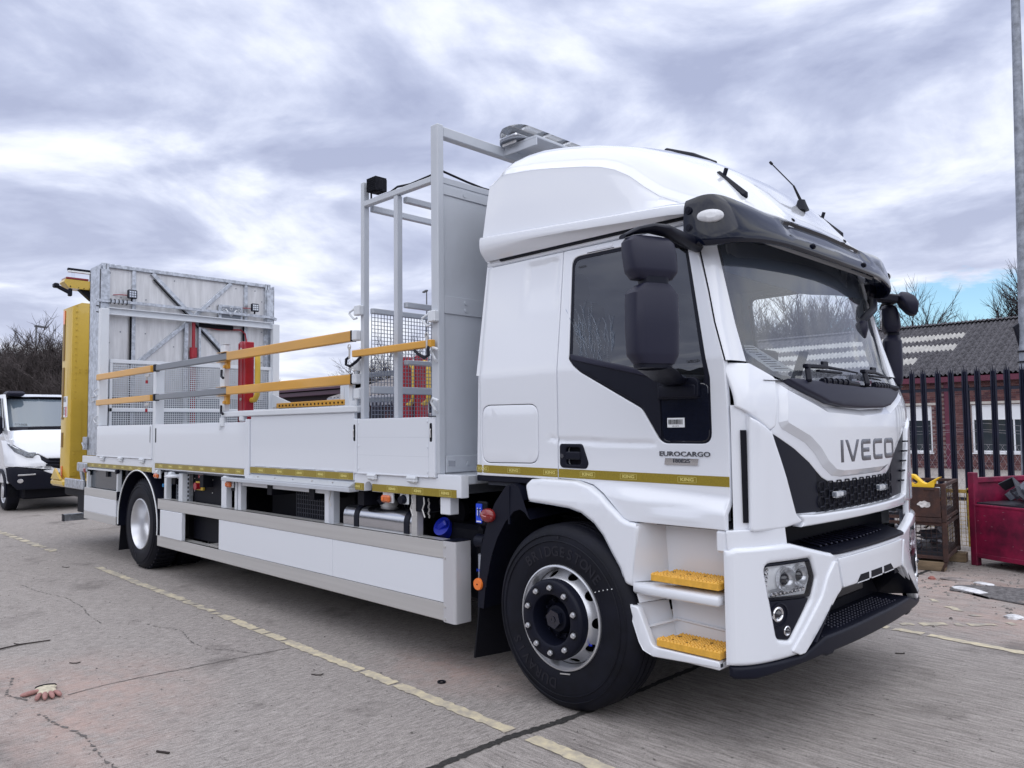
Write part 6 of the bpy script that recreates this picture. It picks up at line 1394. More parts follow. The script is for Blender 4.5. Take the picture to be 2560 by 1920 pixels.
# roof fittings
g = G()
for far_ in (0, 1):
    g = G(); g.bar((.715, .60, 2.985), (.90, .60, 2.805), .05, .055, up=(0, 0, 1), bv=.018); g.cyl((.77, .60, 2.96), (.785, .60, 3.0), .012, 8)
    if far_: g.mirror()
    P('roof_bracket', g, blk)
g = G(); g.tube([(.10, 1.05, 3.395), (.30, 1.05, 3.31), (.46, 1.05, 3.215)], .018, 8); g.tube([(.10, 1.05, 3.395), (.08, 1.5, 3.40), (.10, 1.9, 3.36)], .018, 8); g.box(.1, .46, 1.06, 1.9, 3.2, 3.24, .0) if False else None; P('roof_hatch_edge', g, blk)
g = G(); g.lathe([(.0, .05), (.022, .045), (.030, .02), (.045, -.02), (.0, -.02)], (.905, 1.28, 2.885), 'z', 16); an = P('aerial_base', g, blk); g = G(); g.tube([(.905, 1.28, 2.92), (.86, 1.28, 3.03)], .010, 8, r2=.006); g.tube([(.86, 1.28, 3.03), (.725, 1.28, 3.20)], .0042, 6); g.tube([(.725, 1.28, 3.20), (.712, 1.28, 3.217)], .0085, 8); P('aerial', g, dark, an)
# mirrors: housing profile sections (z, half widths, offsets)
def housing(cx, cy, secs, n=24, rot=R(-22)):
    g = G(); rows = []
    for z, hx, hy, ox, oy in secs:
        row = []
        for i in range(n):
            t = 2*math.pi*i/n; c, s2 = math.cos(t), math.sin(t); e = .44
            px = math.copysign(abs(c)**e, c)*hx; py = math.copysign(abs(s2)**e, s2)*hy
            row.append((cx+ox+px*math.cos(rot)-py*math.sin(rot), cy+oy+px*math.sin(rot)+py*math.cos(rot), z))
        rows.append(row)
    g.loft(rows, True); g.add(rows[0], [tuple(range(n))[::-1]]); g.add(rows[-1], [tuple(range(n))]); return g
UP = [(2.232, .035, .075, .01, .0), (2.238, .047, .099, .0, 0), (2.268, .062, .121, 0, 0), (2.282, .064, .124, 0, 0), (2.36, .064, .128, -.008, 0), (2.410, .058, .124, -.015, 0), (2.432, .045, .106, -.017, 0), (2.441, .028, .08, -.017, 0)]
LO = [(1.842, .038, .080, .01, 0), (1.848, .052, .094, .005, 0), (1.884, .064, .117, 0, 0), (1.898, .065, .120, 0, 0), (2.02, .068, .124, 0, 0), (2.168, .066, .121, 0, 0), (2.188, .058, .106, .0, 0), (2.212, .047, .078, .01, 0), (2.218, .038, .057, .014, 0)]
for far_ in (0, 1):
    mcx, mcy = .885, -.300
    m_ = bpy.data.objects.new('mirror_assembly', None); COL.objects.link(m_); m_.parent = truck
    def fin(g, nm, m, a=50):
        if far_: g.mirror()
        o = g.build(nm, m, m_, a, True); return o
    fin(housing(mcx, mcy, LO), 'mirror_housing', mirm, 28); fin(housing(mcx, mcy, UP), 'mirror_housing', mirm, 28)
    fin(housing(mcx+.012, mcy, [(2.208, .043, .066, 0, 0), (2.245, .043, .066, 0, 0)]), 'mirror_neck', blk)
    g = G(); rt_ = R(-22)
    for z0, z1, w_ in ((1.90, 2.17, .095), (2.28, 2.40, .10)): g.box(-.070, -.062, -w_, w_, z0, z1, .003, Matrix.Translation((mcx, mcy, 0)) @ Matrix.Rotation(rt_, 4, 'Z'))
    fin(g, 'mirror_glass', mirg)
    g = G(); rows = []
    for x, y, z, hw, hh in ((.80, -.40, 2.440, .030, .010), (.845, -.36, 2.466, .046, .016), (.89, -.31, 2.478, .048, .021), (.92, -.22, 2.476, .044, .028), (.91, -.12, 2.470, .04, .032), (.885, .0, 2.474, .04, .034), (.86, .16, 2.478, .045, .036)):
        d = Vector((.35, .94, 0)).normalized(); n_ = Vector((-d.y, d.x, 0)); p = Vector((x, y, z)); rows.append([p+n_*(hw*math.cos(i*.5236))+Vector((0, 0, hh*math.sin(i*.5236))) for i in range(12)])
    g.loft(rows, True); g.add(rows[0], [tuple(range(12))[::-1]]); fin(g, 'mirror_arm', blk)
    g = G(); g.box(.775, .865, .085, .20, 2.47, 2.535, .02); g.box(.715, .785, .09, .19, 2.485, 2.54, .02); fin(g, 'arm_bracket', blk)
    g = G(); rows = []
    for x, y, z, hw, hh in ((.885, -.30, 1.832, .085, .014), (.86, -.20, 1.815, .085, .022), (.80, -.06, 1.80, .08, .026), (.73, .12, 1.795, .075, .03)):
        d = Vector((-.35, .94, 0)).normalized(); n_ = Vector((d.y, -d.x, 0)); p = Vector((x, y, z)); rows.append([p+n_*(hw*math.cos(i*.5236))+Vector((0, 0, hh*math.sin(i*.5236))) for i in range(12)])
    g.loft(rows, True); g.add(rows[0], [tuple(range(12))[::-1]]); fin(g, 'mirror_foot', blk)
    fin(housing(mcx, mcy, [(1.828, .05, .085, 0, 0), (1.848, .05, .088, 0, 0)]), 'foot_collar', blk)
# far side wide-angle mirror and the front-view mirror
g = housing(1.035, 2.70, [(2.34, .012, .05, .04, .0), (2.36, .03, .085, .03, 0), (2.42, .055, .115, .01, 0), (2.47, .055, .11, -.01, 0), (2.505, .03, .08, -.03, 0), (2.515, .01, .05, -.04, 0)], rot=R(28)); fv = P('kerb_mirror', g, mirm, ang=50)
g = G(); g.bar((.82, 2.42, 2.49), (1.0, 2.62, 2.46), .05, .06, bv=.012); g.box(.80, .92, 2.30, 2.48, 2.46, 2.56, .02); g.bar((.88, 2.36, 2.50), (.90, 2.30, 2.36), .05, .10, bv=.01); P('kerb_mirror_arm', g, blk, fv)
g = housing(1.03, 1.80, [(2.09, .02, .03, 0, 0), (2.11, .035, .06, 0, 0), (2.17, .042, .065, .01, 0), (2.21, .03, .05, .02, 0), (2.22, .015, .03, .02, 0)], rot=R(20)); fm_m = P('front_view_mirror', g, mirm, ang=50)
g = G(); g.tube([(.86, 2.36, 2.46), (.97, 2.22, 2.40), (1.04, 2.02, 2.32), (1.05, 1.85, 2.25), (1.03, 1.80, 2.20)], .026, 8); P('front_mirror_arm', g, blk, fm_m)
# ---- bumper
bt_h = [(.0305, .442), (.13, .442), (.292, .445), (.437, .449), (.60, .570), (.749, .682), (.805, .703)]
bump = bt_h+[(2.5-y, z) for y, z in bt_h[::-1]]
tp_h = [(2.4695, .970), (2.44, .986), (2.27, .986), (2.12, .985), (1.956, .945), (1.80, .909), (1.60, .896), (1.25, .895)]
bump = bump+tp_h+[(2.5-y, z) for y, z in tp_h[-2::-1]]
hl_ = rpoly([(.186, .902), (.527, .898), (.566, .802), (.522, .712), (.192, .730)], [.03, .02, .03, .02, .02], 4); lbk = rpoly([(.193, .728), (.518, .708), (.345, .530), (.262, .546)], [.01, .01, .02, .04], 4)
mir = lambda p: [(2.5-y, z) for y, z in p[::-1]]
whole = [(.186, .905), (.527, .900), (.568, .802), (.520, .700), (.345, .527), (.258, .544)]; whole = rpoly(whole, [.04, .03, .03, .02, .03, .04], 4)
g = G(); g.patch(bump, fr(0, Xb), th=.03, step=.022, rb=.020, holes=[whole, mir(whole)]); bu = P('front_bumper', g, white, ang=45)
for far_ in (0, 1):
    f_ = mir if far_ else (lambda p: p)
    def pp_(nm, po, off, m, th=.01, rb=.004, holes=(), par=None, ang=40, step=.05): g = G(); g.patch(f_(po), fr(off, Xb), th=th, step=step, rb=rb, holes=[f_(h) for h in holes]); return P(nm, g, m, par, ang)
    lens_in = rpoly([(.200, .890), (.520, .886), (.553, .804), (.512, .724), (.205, .742)], [.02, .015, .02, .015, .015], 4)
    hlm = pp_('headlight', whole if False else hl_, -.010, blk, th=.05, rb=.003, holes=[lens_in]); pp_('lamp_bowl', hl_, -.034, lensd, th=0, rb=0, par=hlm)
    lowb = pp_('fog_lamp_housing', lbk, -.012, blk, th=.03, rb=.004)
    Y = (lambda y: 2.5-y) if far_ else (lambda y: y)
    def ring(y, z, r, o0, o1, m, nm, par, n=28):
        x = Xb(Y(y), z); e = 1e-3; dx = (Xb(Y(y)+e, z)-Xb(Y(y)-e, z))/(2*e); nrm = Vector((1, -dx, 0)).normalized(); c = Vector((x, Y(y), z)); a = nrm.orthogonal().normalized(); b = nrm.cross(a); g = G(); rws = []
        for rr_, o in ((r*.55, o0), (r*.80, o0+.012), (r*.92, o1), (r, o1), (r*1.02, o0)): rws.append([c+nrm*o+(a*math.cos(i*6.2832/n)+b*math.sin(i*6.2832/n))*rr_ for i in range(n)])
        g.loft(rws, True); P(nm, g, m, par, 40, recalc=True)
        g = G(); rws = [[c+nrm*(o0+.004+q[1])+(a*math.cos(i*6.2832/n)+b*math.sin(i*6.2832/n))*(r*q[0]) for i in range(n)] for q in ((.55, 0), (.4, .012), (.18, .018))]; g.loft(rws, True); g.add(rws[-1], [tuple(range(n))]); P('projector_lens', g, gl_blk, par, 60, recalc=True)
    ring(.345, .815, .060, -.032, -.010, ringm, 'projector_ring', hlm); ring(.455, .822, .054, -.032, -.011, ringm, 'projector_ring', hlm); ring(.525, .83, .025, -.055, -.03, chrome, 'projector_ring', hlm) if False else None
    for k in range(9):
        y = .262+k*.028; z = .752-.0*k+.0003*k; g = G(); x = Xb(Y(y), z)-.03; g.box(x-.012, x+.012, Y(y)-.0105, Y(y)+.0105, z-.009, z+.008, .004); P('led', g, chrome, hlm)
    for k in range(6):
        z = .775+k*.019; y = .222+.003*k; g = G(); x = Xb(Y(y), z)-.035; g.box(x-.012, x+.010, Y(y)-.010, Y(y)+.010, z-.008, z+.008, .004); P('led', g, chrome, hlm)
    g = G(); rws = [[(Xb(Y(.30+.022*i), .77)-.026-.01*j, Y(.235+.030*i), .766+.012*j+.0) for i in range(10)] for j in range(2)]; g.loft(rws if not far_ else rws[::-1]); P('lamp_shelf', g, silver, hlm, recalc=True)
    pp_('indicator', rpoly([(.203, .746), (.25, .744), (.235, .80), (.225, .886), (.203, .888)], .012, 3), -.045, silver, th=.01, rb=.003, par=hlm)
    pp_('headlight_lens', lens_in, .0, gl_lens, th=0, rb=0, par=hlm)
    ring(.268, .662, .036, -.012, -.004, chrome, 'fog_lamp', lowb); ring(.325, .577, .024, -.012, -.003, chrome, 'daytime_lamp', lowb)
    g = G(); ce = (Xb(Y(.285), .66)-.006, Y(.285), .655); g.tube([(Xb(Y(.285+.055*math.cos(i*.314)), .6)-.010, Y(.285+.055*math.cos(i*.314)), .655+.055*math.sin(i*.314)) for i in range(20)], .005, 5, True); P('fog_lamp_bezel', g, blk, lowb)
    st_ = rpoly([(.735, .862), (.665, .80), (.599, .704), (.48, .60), (.338, .478), (.400, .452), (.440, .454), (.60, .574), (.749, .686), (.80, .712), (.78, .80), (.765, .858)], [.01, .2, .02, .2, .01, .01, .02, .2, .02, .02, .05, .01], 3)
    pp_('bumper_strut', st_, .011, white, th=.016, rb=.006, par=bu, step=.03, ang=30)
pl_ = rpoly([(.775, .872), (.822, .716), (1.678, .716), (1.725, .872)], .012, 3); g = G(); g.patch(pl_, fr(.010, Xb), th=.01, step=.05, rb=.005); P('number_plate_panel', g, white, bu)
for po in ([(.978, .720), (1.025, .757), (1.138, .757), (1.138, .720)], [(1.170, .720), (1.170, .757), (1.330, .757), (1.330, .720)], [(1.362, .720), (1.362, .757), (1.475, .757), (1.522, .720)]):
    g = G(); g.patch(po, fr(.0115, Xb), th=.004, step=0, rb=0); s1 = P('bumper_slot', g, dark, bu); g = G(); g.patch([(po[0][0]+.004, po[0][1]-.004), (po[-1][0]-.004, po[0][1]-.004), (po[-1][0]-.004, po[0][1]+.001), (po[0][0]+.004, po[0][1]+.001)], fr(.013, Xb), th=.004, step=0, rb=0); P('slot_lip', g, white, bu)
lip = [(.034, .395), (.045, .384), (.13, .380), (.316, .398), (.60, .412), (.64, .400), (.70, .400), (.72, .412)]; lip = lip+mir(lip); tpz = [(2.466, .4405), (2.21, .4435), (2.06, .446), (1.86, .500), (1.25, .505)]
lip = lip+tpz+[(2.5-y, z) for y, z in tpz[-2::-1]]
g = G(); g.patch(lip, fr(.004, Xb), th=.05, step=.03, rb=.014); P('bumper_lip', g, blk, ang=45)
# recess in the bumper: floor tread, side cheeks, back
g = G(); g.box(1.02, 1.04, .55, 1.95, .45, .70); g.box(1.0, 1.06, .3, 2.2, .70, .90); P('bumper_recess', g, dark)
g = G(); g.box(1.04, 1.235, .62, 1.88, .478, .50, .008); tr = P('lower_front_step', g, blk)
for i in range(22):
    for j in range(6): g = G(); g.cyl((1.09+j*.025, .83+i*.04+(.02 if j % 2 else 0), .50), (1.09+j*.025, .83+i*.04+(.02 if j % 2 else 0), .507), .009, 6, .005); P('step_stud', g, mirm, tr)
def cheek(g): g.prism([(1.03, .56, .48), (1.255, .50, .50), (1.262, .74, .70), (1.03, .78, .70)], (0, .012, 0)); g.box(1.02, 1.22, .68, .80, .66, .70)
nearfar('recess_cheek', cheek, blk)
g = G(); g.box(1.06, 1.10, 1.25-.28, 1.25+.28, .57, .71, .02); P('tow_eye_cover', g, mat('plate_cover', (.018, .018, .022), .4))
# upper step between bumper and grille
g = G(); g.box(.88, .90, .35, 2.15, .88, 1.10); P('radiator_shroud', g, dark); g = G(); stp = rpoly([(.74, .0), (.66, .0), (.86, 1), (1.64, 1), (1.84, 0)], 0) if False else None
rows = [[(.90, y, .93) for y in [.55+i*.07 for i in range(21)]], [(Xb(y, 0)-.02-.0, y, .914) for y in [.55+i*.07 for i in range(21)]], [(Xb(y, 0)+.012, y, .908) for y in [.55+i*.07 for i in range(21)]], [(Xb(y, 0)+.012, y, .894) for y in [.55+i*.07 for i in range(21)]]]
for r_ in rows[1:]:
    for i, p in enumerate(r_):
        e = abs(p[1]-1.25); 
        if e > .52: r_[i] = (p[0]-.9*(e-.52), p[1], p[2]+.05*(e-.52))
g = G(); g.loft(rows); us = P('upper_front_step', g, blk, ang=40, recalc=True)
for i in range(15): y = .82+i*.06; g = G(); g.bar((1.02, y+.04, .932), (1.20-.06*abs(y-1.25), y-.04, .924), .016, .012, bv=.004); P('tread_rib', g, mirm, us)
g = G()
for j in range(4):
    for i in range(11): cy = .72+i*.1+(.05 if j % 2 else 0); cz = .95+j*.036; g.tube([(.905, cy+.045*a, cz+.026*b) for a, b in ((-.5, 1), (.5, 1), (1, 0), (.5, -1), (-.5, -1), (-1, 0))], .004, 4, True)
P('lower_honeycomb', g, blk, kind='stuff')
def neck(g): g.patch([(.052, .975), (.385, .975), (.372, 1.066), (.050, 1.066)], fr(-.03, Xb), th=.03, step=.02, rb=.004)
nearfar('nose_leg', neck, white, 45)
def jamb(g): g.box(.978, 1.032, .052, .20, .960, 1.064, .010)
nearfar('step_jamb', jamb, white)
# under-cab darkness: engine, side liners
g = G(); g.box(-.5, .85, .75, 1.75, .45, 1.2, .05); g.box(.55, 1.0, .36, 2.14, .35, 1.05); P('engine', g, dark, ang=0)
# ---- wheel arch, steps (near and far)
fen = [(-.285, 1.225), (-.24, 1.258), (-.15, 1.266), (.10, 1.262), (.20, 1.241), (.285, 1.198), (.375, 1.128), (.435, 1.080), (.475, 1.065), (.545, 1.06), (.535, .95), (.515, .84), (.505, .735), (.452, .74), (.42, .82), (.37, .89), (.31, .98), (.25, 1.04), (.16, 1.09), (.07, 1.11), (-.07, 1.12), (-.245, 1.13)]
def fsurf(u, v):
    return (u, .030+.02*sm((v-1.10)/.16)*1.0+.05*sm((u-.40)/.14)*sm((1.06-v)/.3)*0, v)
def fender(g): g.patch(rpoly(fen, [.03, .03, .1]+[.05]*7+[.05, .05, .01, .03]+[.1]*7+[.03], 3), fsurf, th=.05, step=.04, rb=.020, rb_drop=.018); g.loft([[(x, .04, z) for x, z in fen[13:]], [(x-.01, .55, z+.01) for x, z in fen[13:]]])
nearfar('wheel_arch', fender, white, 50)
def well(g):
    X0_, X1_ = .50, .995
    prof = [(1.068, .20), (.98, .205), (.86, .215), (.76, .225)]
    g.loft([[(x, y, z) for z, y in prof] for x in (X0_+.09, X1_)])                                 # back wall
    g.loft([[(X0_+.10, y, z) for z, y in prof], [(X0_+.03-.0, .035, 1.06), (X0_+.03, .034, .96), (X0_+.015, .034, .86), (X0_, .034, .76)]])      # rear cheek
    g.box(X0_-.005, X1_, .034, .24, .702, .758, .012)
    g.loft([[(X0_+.10, .23, .70), (X0_+.12, .22, .60), (X0_+.13, .215, .45)], [(X1_, .23, .70), (X1_, .22, .60), (X1_, .215, .45)]][::-1])
    g.loft([[(X0_+.10, .23, .70), (X0_+.11, .225, .665)], [(.515, .05, .70), (.53, .05, .655)]])
    tub = [(.492, .645), (.505, .585), (.55, .470), (.575, .432), (.62, .418)]
    g.loft([[(x, .032, z) for x, z in tub], [(x+.10, .225, z+.012) for x, z in tub]])
    g.loft([[(.492, .030, .647), (.60, .228, .655)], [(.478, .024, .640), (.59, .235, .655)]]); g.loft([[(x-.012, .026, z-.004) for x, z in tub], [(x, .032, z) for x, z in tub]])
    g.patch(rpoly([(.478, .642), (.535, .640), (.62, .455), (.995, .455), (.995, .424), (.62, .404), (.565, .42), (.54, .46)], [.004, .03, .04, 0, 0, .03, .02, .05], 4), lambda u, v: (u, .028, v), th=.03, step=.05, rb=.008)
    g.box(.60, X1_, .034, .24, .412, .448, .006)
    for z in (.56,): g.tube([(.545, .05, z-.03), (.655, .215, z+.005), (X1_, .214, z-.01)], .008, 6)
nearfar('step_well', well, white, 50)
def tread(z0, x0, nm):
    g = G(); pts = rpoly([(x0, .030), (x0+.05, .21), (1.0, .21), (1.0, .030)], [.02, .02, 0, 0], 3); g.prism([(x, y, z0+.012) for x, y in pts], (0, 0, .030)); o = P(nm, g, stepy, ang=30, recalc=True); st = G()
    for i in range(19):
        for j in range(9):
            x = x0+.018+i*.0200; y = .043+j*.0195
            if x > .992 or y > .03+3.4*(x-x0): continue
            if (i % 5 in (2, 3)) and (j in (2, 5, 6)): continue
            a = .0092; st.add([(x-a, y-a, z0+.042), (x+a, y-a, z0+.042), (x+a, y+a, z0+.042), (x-a, y+a, z0+.042), (x, y, z0+.053)], [(0, 1, 4), (1, 2, 4), (2, 3, 4), (3, 0, 4)])
    P('grip_studs', st, stepy, o, 0, kind='stuff'); k = 0
    for i in range(4):
        for y in (.081, .158):
            x = x0+.068+i*.0876
            if x < .98: h_ = G(); h_.prism([(xx, yy, z0+.0415) for xx, yy in ell(x, y, .014, .012, 8)], (0, 0, .002)); P('tread_hole', h_, MAT['slot_ochre'], o, 0)
tread(.772, .605, 'cab_step'); tread(.452, .632, 'cab_step')
# front mudguard (behind wheel), flap, lamp, stickers
def mud(g):
    outer = [(-.305, 1.130), (-.34, 1.205), (-.40, 1.225), (-.455, 1.205), (-.55, 1.10), (-.625, .965), (-.675, .82), (-.70, .62), (-.715, .44)]; inner_ = [(-.25, 1.02), (-.29, 1.06), (-.33, 1.075), (-.38, 1.06), (-.455, .99), (-.525, .89), (-.58, .77), (-.63, .60), (-.655, .44)]
    g.loft([[(x, .06, z) for x, z in outer], [(x, .055, z) for x, z in inner_]]); g.loft([[(x, .06, z) for x, z in inner_], [(x-.01, .55, z+.02) for x, z in inner_]]); g.loft([[(x-.0, .50, z) for x, z in outer], [(x, .06, z) for x, z in outer]])
nearfar('front_mudguard', mud, blk, 50)
g = G(); g.box(-.43, -.415, .052, .07, .98, 1.21, .002); P('mudguard_rib', g, blk)
g = G(); g.prism([(-.705, .06, .46), (-.66, .60, .46), (-.70, .60, .10), (-.755, .06, .12)], (.012, 0, 0)); P('mudflap', g, flap)
g = G(); rws = []
for s1, o in ((1, .06), (1, .05), (.93, .037), (.7, .027), (.3, .022)): rws.append([(-.605+.062*s1*math.cos(i*.2618), o, 1.02+.044*s1*math.sin(i*.2618)) for i in range(24)])
g.loft(rws, True); g.add(rws[-1], [tuple(range(24))]); P('side_marker_lamp', g, redl, ang=45, recalc=True); g = G(); g.tube([(-.66, .034, 1.024), (-.61, .019, 1.018), (-.555, .034, 1.010)], .003, 6); P('lamp_ridge', g, MAT.get('lamp_pink') or mat('lamp_pink', (.55, .18, .18), .2, coat=1))
g = G(); g.box(-.735, -.64, .07, .10, .95, 1.10, .01); eb = P('ecu_box', g, dark); g = G(); g.box(-.728, -.675, .064, .07, .965, 1.085); g.mi = 1; g.box(-.704, -.697, .0625, .064, 1.0, 1.05); g.box(-.715, -.686, .0625, .064, 1.045, 1.052); g.mi = 2; g.box(-.722, -.680, .0625, .064, .970, .978); g.box(-.716, -.712, .0625, .064, 1.01, 1.06); g.box(-.69, -.686, .0625, .064, 1.01, 1.06); P('info_sticker', g, [blues, inkm, paper], eb)
g = G(); g.lathe([(.0, -.012), (.035, -.012), (.038, -.006), (.038, .01)], (-.70, .055, .585), 'y', 24); P('orange_reflector', g, orr, recalc=True); g = G(); g.cyl((-.70, .044, .585), (-.70, .041, .585), .005, 8); P('screw', g, dark)
g = G(); g.cyl((-.72, .14, .56), (-.72, .14, .76), .05, 18); fc = P('filter_canister', g, MAT.get('canister_grey') or mat('canister_grey', (.40, .42, .47), .35, .3)); g = G(); g.text('IVECO', .026, mx(-.712, .0885, .66), .0006, sx=1.1); P('canister_print', g, blues, fc); g = G(); g.cyl((-.72, .14, .76), (-.72, .14, .86), .035, 12); g.cyl((-.78, .13, .84), (-.70, .13, .84), .045, 14); g.cyl((-.79, .13, .84), (-.775, .13, .84), .028, 12); P('air_valve', g, blk, fc)
mesh_xz(-.82, -.70, .80, 1.02, .25, .012, .0018, MAT['mesh_black_wire'])
g = G(); g.cyl((-1.06, .12, 1.075), (-1.06, .06, 1.075), .03, 12); P('hose_end', g, dark)
# ================================================================ scrap bins by the fence
rust = mat('rusty_steel', (.085, .040, .030), .85, var=(9, .5), col2=(.035, .020, .020), bump=(60, .5, .006)); rustd = mat('dark_rust', (.045, .026, .024), .85, var=(12, .4)); binr = mat('bin_red_paint', (.27, .005, .050), .5, var=(4, .25), col2=(.085, .004, .026), bump=(20, .15, .004))
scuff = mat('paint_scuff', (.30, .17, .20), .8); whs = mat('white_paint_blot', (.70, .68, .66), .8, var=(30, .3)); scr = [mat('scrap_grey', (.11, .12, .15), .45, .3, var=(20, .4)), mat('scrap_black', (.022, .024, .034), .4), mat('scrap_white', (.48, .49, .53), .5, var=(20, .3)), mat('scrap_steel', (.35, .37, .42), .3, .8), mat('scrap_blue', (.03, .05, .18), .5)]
timber = mat('timber_block', (.22, .16, .10), .9, var=(12, .4), streak=(.2, 1, 1)); orh = mat('orange_plastic', (.70, .20, .03), .45, var=(8, .3))
rb_ = thing('scrap_bin', 'dark red steel scrap bin with a cut away front half full of metal offcuts', 'scrap bin', (.42, 6.38, 0), R(-24))
L_, D_, H_ = 1.55, 1.25, 1.0
def bp_(nm, g, m, par=None, **k): o = g.build(nm, m, par or rb_, 35); [o.__setitem__(a, b) for a, b in k.items()]; return o
for x in (0, L_-.07):
    for y in (0, D_-.07): g = G(); g.box(x, x+.075, y, y+.075, 0, H_+.015, .006); bp_('corner_post', g, binr)
g = G(); po = [(.075, .14), (L_-.07, .14), (L_-.07, .66), (.075, .66)]; g.box(.075, L_-.07, .004, .02, .14, .655, .003); fp = bp_('front_plate', g, binr); g = G(); g.box(.075, L_-.07, -.002, .05, .648, .672, .004); bp_('rim', g, binr)
g = G(); g.box(.01, .025, .075, D_-.07, .14, .93, .003); bp_('side_plate', g, binr); g = G(); g.box(L_-.03, L_-.015, .075, D_-.07, .14, .93); bp_('side_plate', g, binr); g = G(); g.box(.075, L_-.07, D_-.03, D_-.015, .14, .93, .003); bp_('back_plate', g, binr)
for a in ((.0, .06, .075, D_-.07, .90, .955), (L_-.06, L_, .075, D_-.07, .90, .955), (.075, L_-.07, D_-.06, D_, .90, .955), (.075, L_-.07, .0, .05, .09, .14), (.0, .05, .075, D_-.07, .09, .14), (.05, L_-.05, .05, D_-.05, .13, .15)): g = G(); g.box(*a, .004); bp_('rail', g, binr)
rr = random.Random(6)
g = G()
for i in range(16): x, z = rr.uniform(.1, .9), rr.uniform(.2, .64); g.box(x, x+rr.uniform(.004, .022), .0035, .0041, z, z+rr.uniform(.002, .006))
bp_('scuff_marks', g, scuff, fp, kind='stuff'); g = G(); g.tube([(.75+.03*math.cos(i*.5), D_-.032, .78+.025*math.sin(i*.5)) for i in range(13)], .006, 5); bp_('lifting_eye', g, rust)
# offcuts: things that lie in the bin
def offcut(i, x, y, z, kind, m, col):
    rr = random.Random(100+i); g = G(); a, b, c = rr.uniform(.06, .16), rr.uniform(.04, .09), rr.uniform(.02, .05)
    if kind == 0: g.box(-a, a, -b, b, -c, c, .004)
    elif kind == 1: g.prism([(-a, -b, 0), (a, -b, 0), (a, b, 0), (a-.01, b, 0), (a-.01, -b+.01, 0), (-a, -b+.01, 0)], (0, 0, c*2.5))
    elif kind == 2: g.tube([(-a, 0, 0), (a, 0, 0)], c*.8, 10)
    else: g.prism([(-a, -b, 0), (a*.3, -b*1.1, 0), (a, b*.2, 0), (.2*a, b, 0), (-a*.8, b*.7, 0)], (0, 0, .008))
    o = g.build('metal_offcut', m, None, 30); o.location = rb_.matrix_basis @ Vector((x, y, z)) if False else (Matrix.Translation(rb_.location) @ Matrix.Rotation(R(-24), 4, 'Z') @ Vector((x, y, z))); o.rotation_euler = (rr.uniform(-.7, .7), rr.uniform(-.7, .7), rr.uniform(0, 6.28))
    tag(o, f'{col} of the heap in the red bin', 'scrap', 'offcuts heaped in the red bin')
names = {0: 'block', 1: 'angle section', 2: 'tube', 3: 'sheet scrap'}; cn = ['grey metal', 'black metal', 'white painted', 'bright steel', 'blue painted']
for i in range(64):
    mi = random.choices(range(5), (4, 4, 2, 2, .5))[0]; kd = rr.randint(0, 3); fx = rr.uniform(.12, 1.42); fy = rr.uniform(.08, 1.12); offcut(i, fx, fy, .735+rr.uniform(-.04, .07)+.05*math.sin(fx*5), kd, scr[mi], f"{rr.choice(('short', 'long', 'small', 'bent'))} {cn[mi]} {names[kd]} at the {('front', 'middle', 'back')[min(2, int(fy/.38))]} {('left', 'centre', 'right')[min(2, int(fx/.52))]}")
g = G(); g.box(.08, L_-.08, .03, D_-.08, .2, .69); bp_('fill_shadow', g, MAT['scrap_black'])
# two rusty cage stillages, one on the other
def cage(z0, label, front_plate):
    t = thing('cage_stillage', label, 'cage', (.375, 5.74, z0), R(8)); X_, Y_, Z_ = -1.05, .98, .405
    def cpn(nm, g, m, ang=35, kind=None):
        o = g.build(nm, m, t, ang)
        if kind: o['kind'] = kind
    for x in (0, X_):
        for y in (0, Y_): g = G(); sx = -.045 if x == 0 else .045; sy = .045 if y == 0 else -.045; g.box(min(x, x+sx), max(x, x+sx), min(y, y+sy), max(y, y+sy), 0, Z_, .003); cpn('corner_post', g, rust)
    for z in (.02, Z_-.035):
        for a in ((X_+.045, -.045, .002, .035), (X_+.045, -.045, Y_-.035, Y_-.002)): g = G(); g.box(a[0], a[1], a[2], a[3], z, z+.034, .003); cpn('frame_rail', g, rust)
        for x in (-.04, X_+.005): g = G(); g.box(x, x+.035, .045, Y_-.045, z, z+.034, .003); cpn('frame_rail', g, rust)
    g = G()
    for i in range(20): x = X_+.05+i*.05; g.box(x-.002, x+.002, .018, .022, .054, Z_-.035); g.box(x-.002, x+.002, Y_-.022, Y_-.018, .054, Z_-.035)
    for i in range(19): y = .05+i*.05; g.box(-.022, -.018, y-.002, y+.002, .054, Z_-.035); g.box(X_+.018, X_+.022, y-.002, y+.002, .054, Z_-.035)
    for k in range(6): z = .09+k*.05; g.box(X_+.045, -.045, .014, .018, z-.002, z+.002); g.box(-.026, -.022, .045, Y_-.045, z-.002, z+.002)
    cpn('wire_mesh', g, rustd, 0, 'stuff'); g = G(); g.box(X_+.02, -.02, .02, Y_-.02, .03, .045); cpn('floor_plate', g, rustd)
    g = G(); g.box(X_+.04, -.04, .03, Y_-.1, .046, .10); cpn('packed_scrap', g, MAT['scrap_black'])
    if front_plate:
        g = G(); g.box(-.375, -.05, -.012, .0, .05, .365, .004); cpn('gate_plate', g, rust); g = G(); g.patch(ell(-.205, .185, .062, .034, 22), lambda u, v: (u+.008*math.sin(v*160), -.0125, v+.006*math.sin(u*120)), th=.001, step=0, rb=0); cpn('white_paint_blot', g, whs); g = G(); g.box(-.20, -.10, -.02, -.012, .335, .36, .003); cpn('gate_latch', g, rustd)
        g = G(); g.box(-.40, -.045, -.014, -.001, -.005, .045, .004); cpn('gate_hinge_rail', g, rust)
    return t
lowc = cage(.105, 'lower rusty wire cage stillage packed with grey scrap under another cage', False); upc = cage(.515, 'upper rusty cage stillage with a white paint blot on its steel gate', True)
